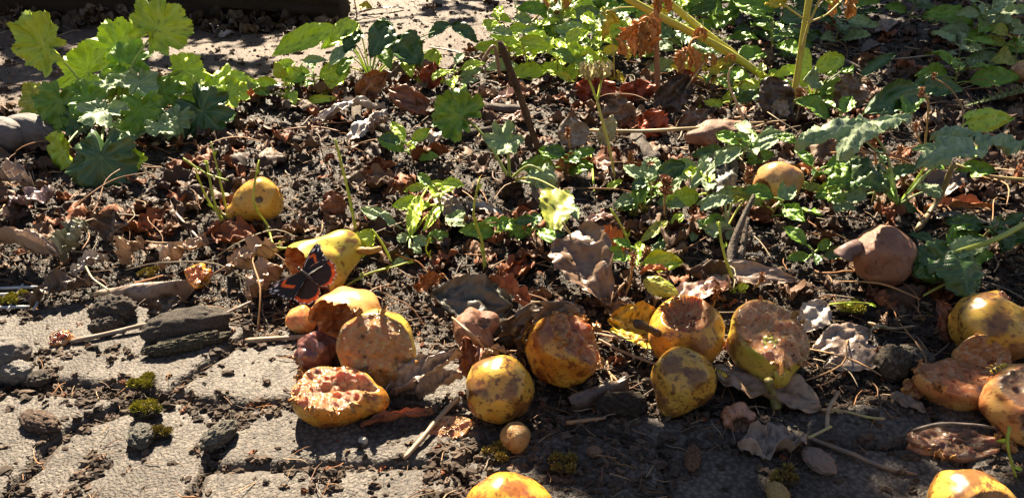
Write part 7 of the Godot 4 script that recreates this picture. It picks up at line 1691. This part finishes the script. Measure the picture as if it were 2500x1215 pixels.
# ---------------------------------------------------------------- trees that shade the place, behind and above the picture
func shade_tree(label: String, foot: Vector3, fork: Vector3, clusters: Array, sd: int) -> void:
	var g := RandomNumberGenerator.new()
	g.seed = sd
	var root := thing("fruit_tree", foot, label, "tree", "trees behind the bed")
	var brown := Color(0.16, 0.12, 0.09)
	var brown2 := Color(0.09, 0.07, 0.055)
	put("trunk", tube([foot - Vector3(0, 0.05, 0), foot.lerp(fork, 0.5) + Vector3(0.04, 0, 0), fork], [0.09, 0.07, 0.05], brown, brown2, 14, sd, foot, 0.25), M.bark, root)
	var at := []
	for q in clusters:
		var c: Vector3 = q[0]
		var r: float = q[1]
		put("limb", tube([fork, fork.lerp(c, 0.55) + Vector3(0, 0.16, 0), c], [0.03, 0.012, 0.004], brown, brown2, 8, sd, foot, 0.2), M.bark, root)
		var n := int(q[2] * r * r * 4200.0) + 4
		for k in n:
			var d := Vector3(g.randfn(0, 0.5), g.randfn(0, 0.4), g.randfn(0, 0.5)).limit_length(1.0) * r
			var b := Basis.from_euler(Vector3(g.randf_range(-0.8, 0.8), g.randf() * TAU, g.randf_range(-0.8, 0.8))).scaled(Vector3.ONE * g.randf_range(0.045, 0.075))
			at.append(Transform3D(b, c + d - foot))
	var mm := MultiMesh.new()
	mm.transform_format = MultiMesh.TRANSFORM_3D
	mm.mesh = blade(Vector3(-0.5, 0, 0), Vector3(0.5, 0, 0), 0.6, Vector3.UP, "oval", "green", 3.0, 0.08, 0.15, 0.1, Vector3.ZERO, 0, 0.4)
	mm.instance_count = at.size()
	for i in at.size(): mm.set_instance_transform(i, at[i])
	var o := MultiMeshInstance3D.new()
	o.name = "crown"
	o.multimesh = mm
	o.material_override = M.green
	root.add_child(o, true)
	o.set_meta("kind", "stuff")

func build_trees() -> void:
	# twigs hang where they come between the sun and the shaded spots on the ground
	var up := -sun_way * 1.55
	var right := []
	for q in [[Vector3(0.0657, 0, -0.439), 0.045, 0.7], [Vector3(0.1289, 0, -0.4264), 0.055, 0.9], [Vector3(0.1888, 0, -0.4412), 0.045, 0.9], [Vector3(0.0984, 0, -0.4006), 0.05, 0.7], [Vector3(0.1541, 0, -0.3987), 0.05, 1.0], [Vector3(0.2705, 0, -0.4658), 0.04, 0.9], [Vector3(0.3313, 0, -0.4567), 0.06, 0.7], [Vector3(0.4829, 0.0141, -0.6803), 0.06, 0.6], [Vector3(0.3906, 0.0163, -0.6932), 0.04, 0.5],
		[Vector3(0.7042, 0.0202, -1.6495), 0.22, 1.5], [Vector3(0.8747, 0.0232, -1.567), 0.24, 1.5], [Vector3(0.8087, 0.0244, -1.235), 0.14, 1.3], [Vector3(0.5741, 0.0162, -1.7844), 0.16, 0.8], [Vector3(0.6942, 0.0278, -1.3966), 0.12, 1.1], [Vector3(0.9913, 0.0175, -1.9599), 0.25, 1.0], [Vector3(1.1952, 0.0251, -1.921), 0.25, 1.0], [Vector3(0.6943, 0.0198, -1.1269), 0.07, 0.5]]:
		right.append([q[0] + up + Vector3(0, 0, 0.02 if q[0].z > -0.6 else 0.0), q[1], q[2]])
	shade_tree("old pear tree leaning over the bed from behind", Vector3(0.95, 0, -3.7), Vector3(0.75, 1.5, -3.1), right, 5)
	var left := []
	for q in [[Vector3(-0.8608, 0.0187, -1.3758), 0.12, 0.8], [Vector3(-0.7535, 0.0228, -1.4437), 0.10, 0.7], [Vector3(-0.5805, 0.0274, -1.426), 0.08, 0.5], [Vector3(-0.4765, 0.0269, -1.3085), 0.06, 0.5], [Vector3(-1.0103, 0.0235, -1.7509), 0.16, 1.2], [Vector3(-0.8899, 0.0224, -1.8872), 0.16, 1.2], [Vector3(-1.2163, 0.0272, -1.9597), 0.2, 1.3], [Vector3(-0.5278, 0.0213, -1.6267), 0.08, 0.8], [Vector3(-0.712, 0.019, -1.6921), 0.08, 0.9], [Vector3(-0.0986, 0.0238, -1.9524), 0.14, 0.5], [Vector3(-0.4604, 0.0277, -1.3968), 0.05, 0.5]]:
		left.append([q[0] + up, q[1], q[2]])
	shade_tree("young tree behind the timber edging", Vector3(-1.7, 0, -3.8), Vector3(-1.6, 1.35, -3.3), left, 6)

var sun_way := Vector3.DOWN

func _ready() -> void:
	rng.seed = 20241
	nz.seed = 3; nz.frequency = 1.0; nz.noise_type = FastNoiseLite.TYPE_SIMPLEX_SMOOTH; nz.fractal_type = FastNoiseLite.FRACTAL_NONE
	nf.seed = 11; nf.frequency = 1.0; nf.noise_type = FastNoiseLite.TYPE_SIMPLEX_SMOOTH; nf.fractal_type = FastNoiseLite.FRACTAL_FBM; nf.fractal_octaves = 3
	# camera
	var cam := Camera3D.new()
	cam.name = "camera"
	cam.fov = 35
	cam.position = Vector3(0, 0.4, 0)
	cam.rotation_degrees = Vector3(-28, 0, 0)
	cam.near = 0.02
	cam.far = 300.0
	add_child(cam)
	cam.current = true
	# sky and exposure
	var env := Environment.new()
	env.background_mode = Environment.BG_SKY
	var sm := ProceduralSkyMaterial.new()
	sm.sky_top_color = Color(0.52, 0.60, 0.74)
	sm.sky_horizon_color = Color(0.92, 0.90, 0.85)
	sm.sky_curve = 0.22
	sm.ground_bottom_color = Color(0.22, 0.19, 0.15)
	sm.ground_horizon_color = Color(0.45, 0.42, 0.36)
	sm.sun_angle_max = 4.0
	var sky := Sky.new()
	sky.sky_material = sm
	env.sky = sky
	env.background_energy_multiplier = 0.18
	env.tonemap_mode = Environment.TONE_MAPPER_LINEAR
	env.tonemap_exposure = 4.3
	env.sdfgi_enabled = true
	env.ssao_enabled = true
	env.ssil_enabled = true
	var we := WorldEnvironment.new()
	we.name = "world_environment"
	we.environment = env
	add_child(we)
	# sun: high behind the bed, a little to the left
	var sun := DirectionalLight3D.new()
	sun.name = "sun"
	sun.light_energy = 1.6
	sun.light_color = Color(1.0, 0.93, 0.815)
	sun.light_angular_distance = 0.5
	sun.shadow_enabled = true
	sun.rotation_degrees = Vector3(-42.0, 180.0 + 15.0, 0)
	add_child(sun)
	sun_way = -sun.transform.basis.z
	make_materials()
	build_ground()
	build_pavement()
	build_litter()
	build_pears()
	build_fallen_leaves()
	butterfly()
	build_plants()
	build_understorey()
	build_stems()
	build_sticks_and_stones()
	build_wasps()
	build_surroundings()
	build_trees()
	#OBJECTS#
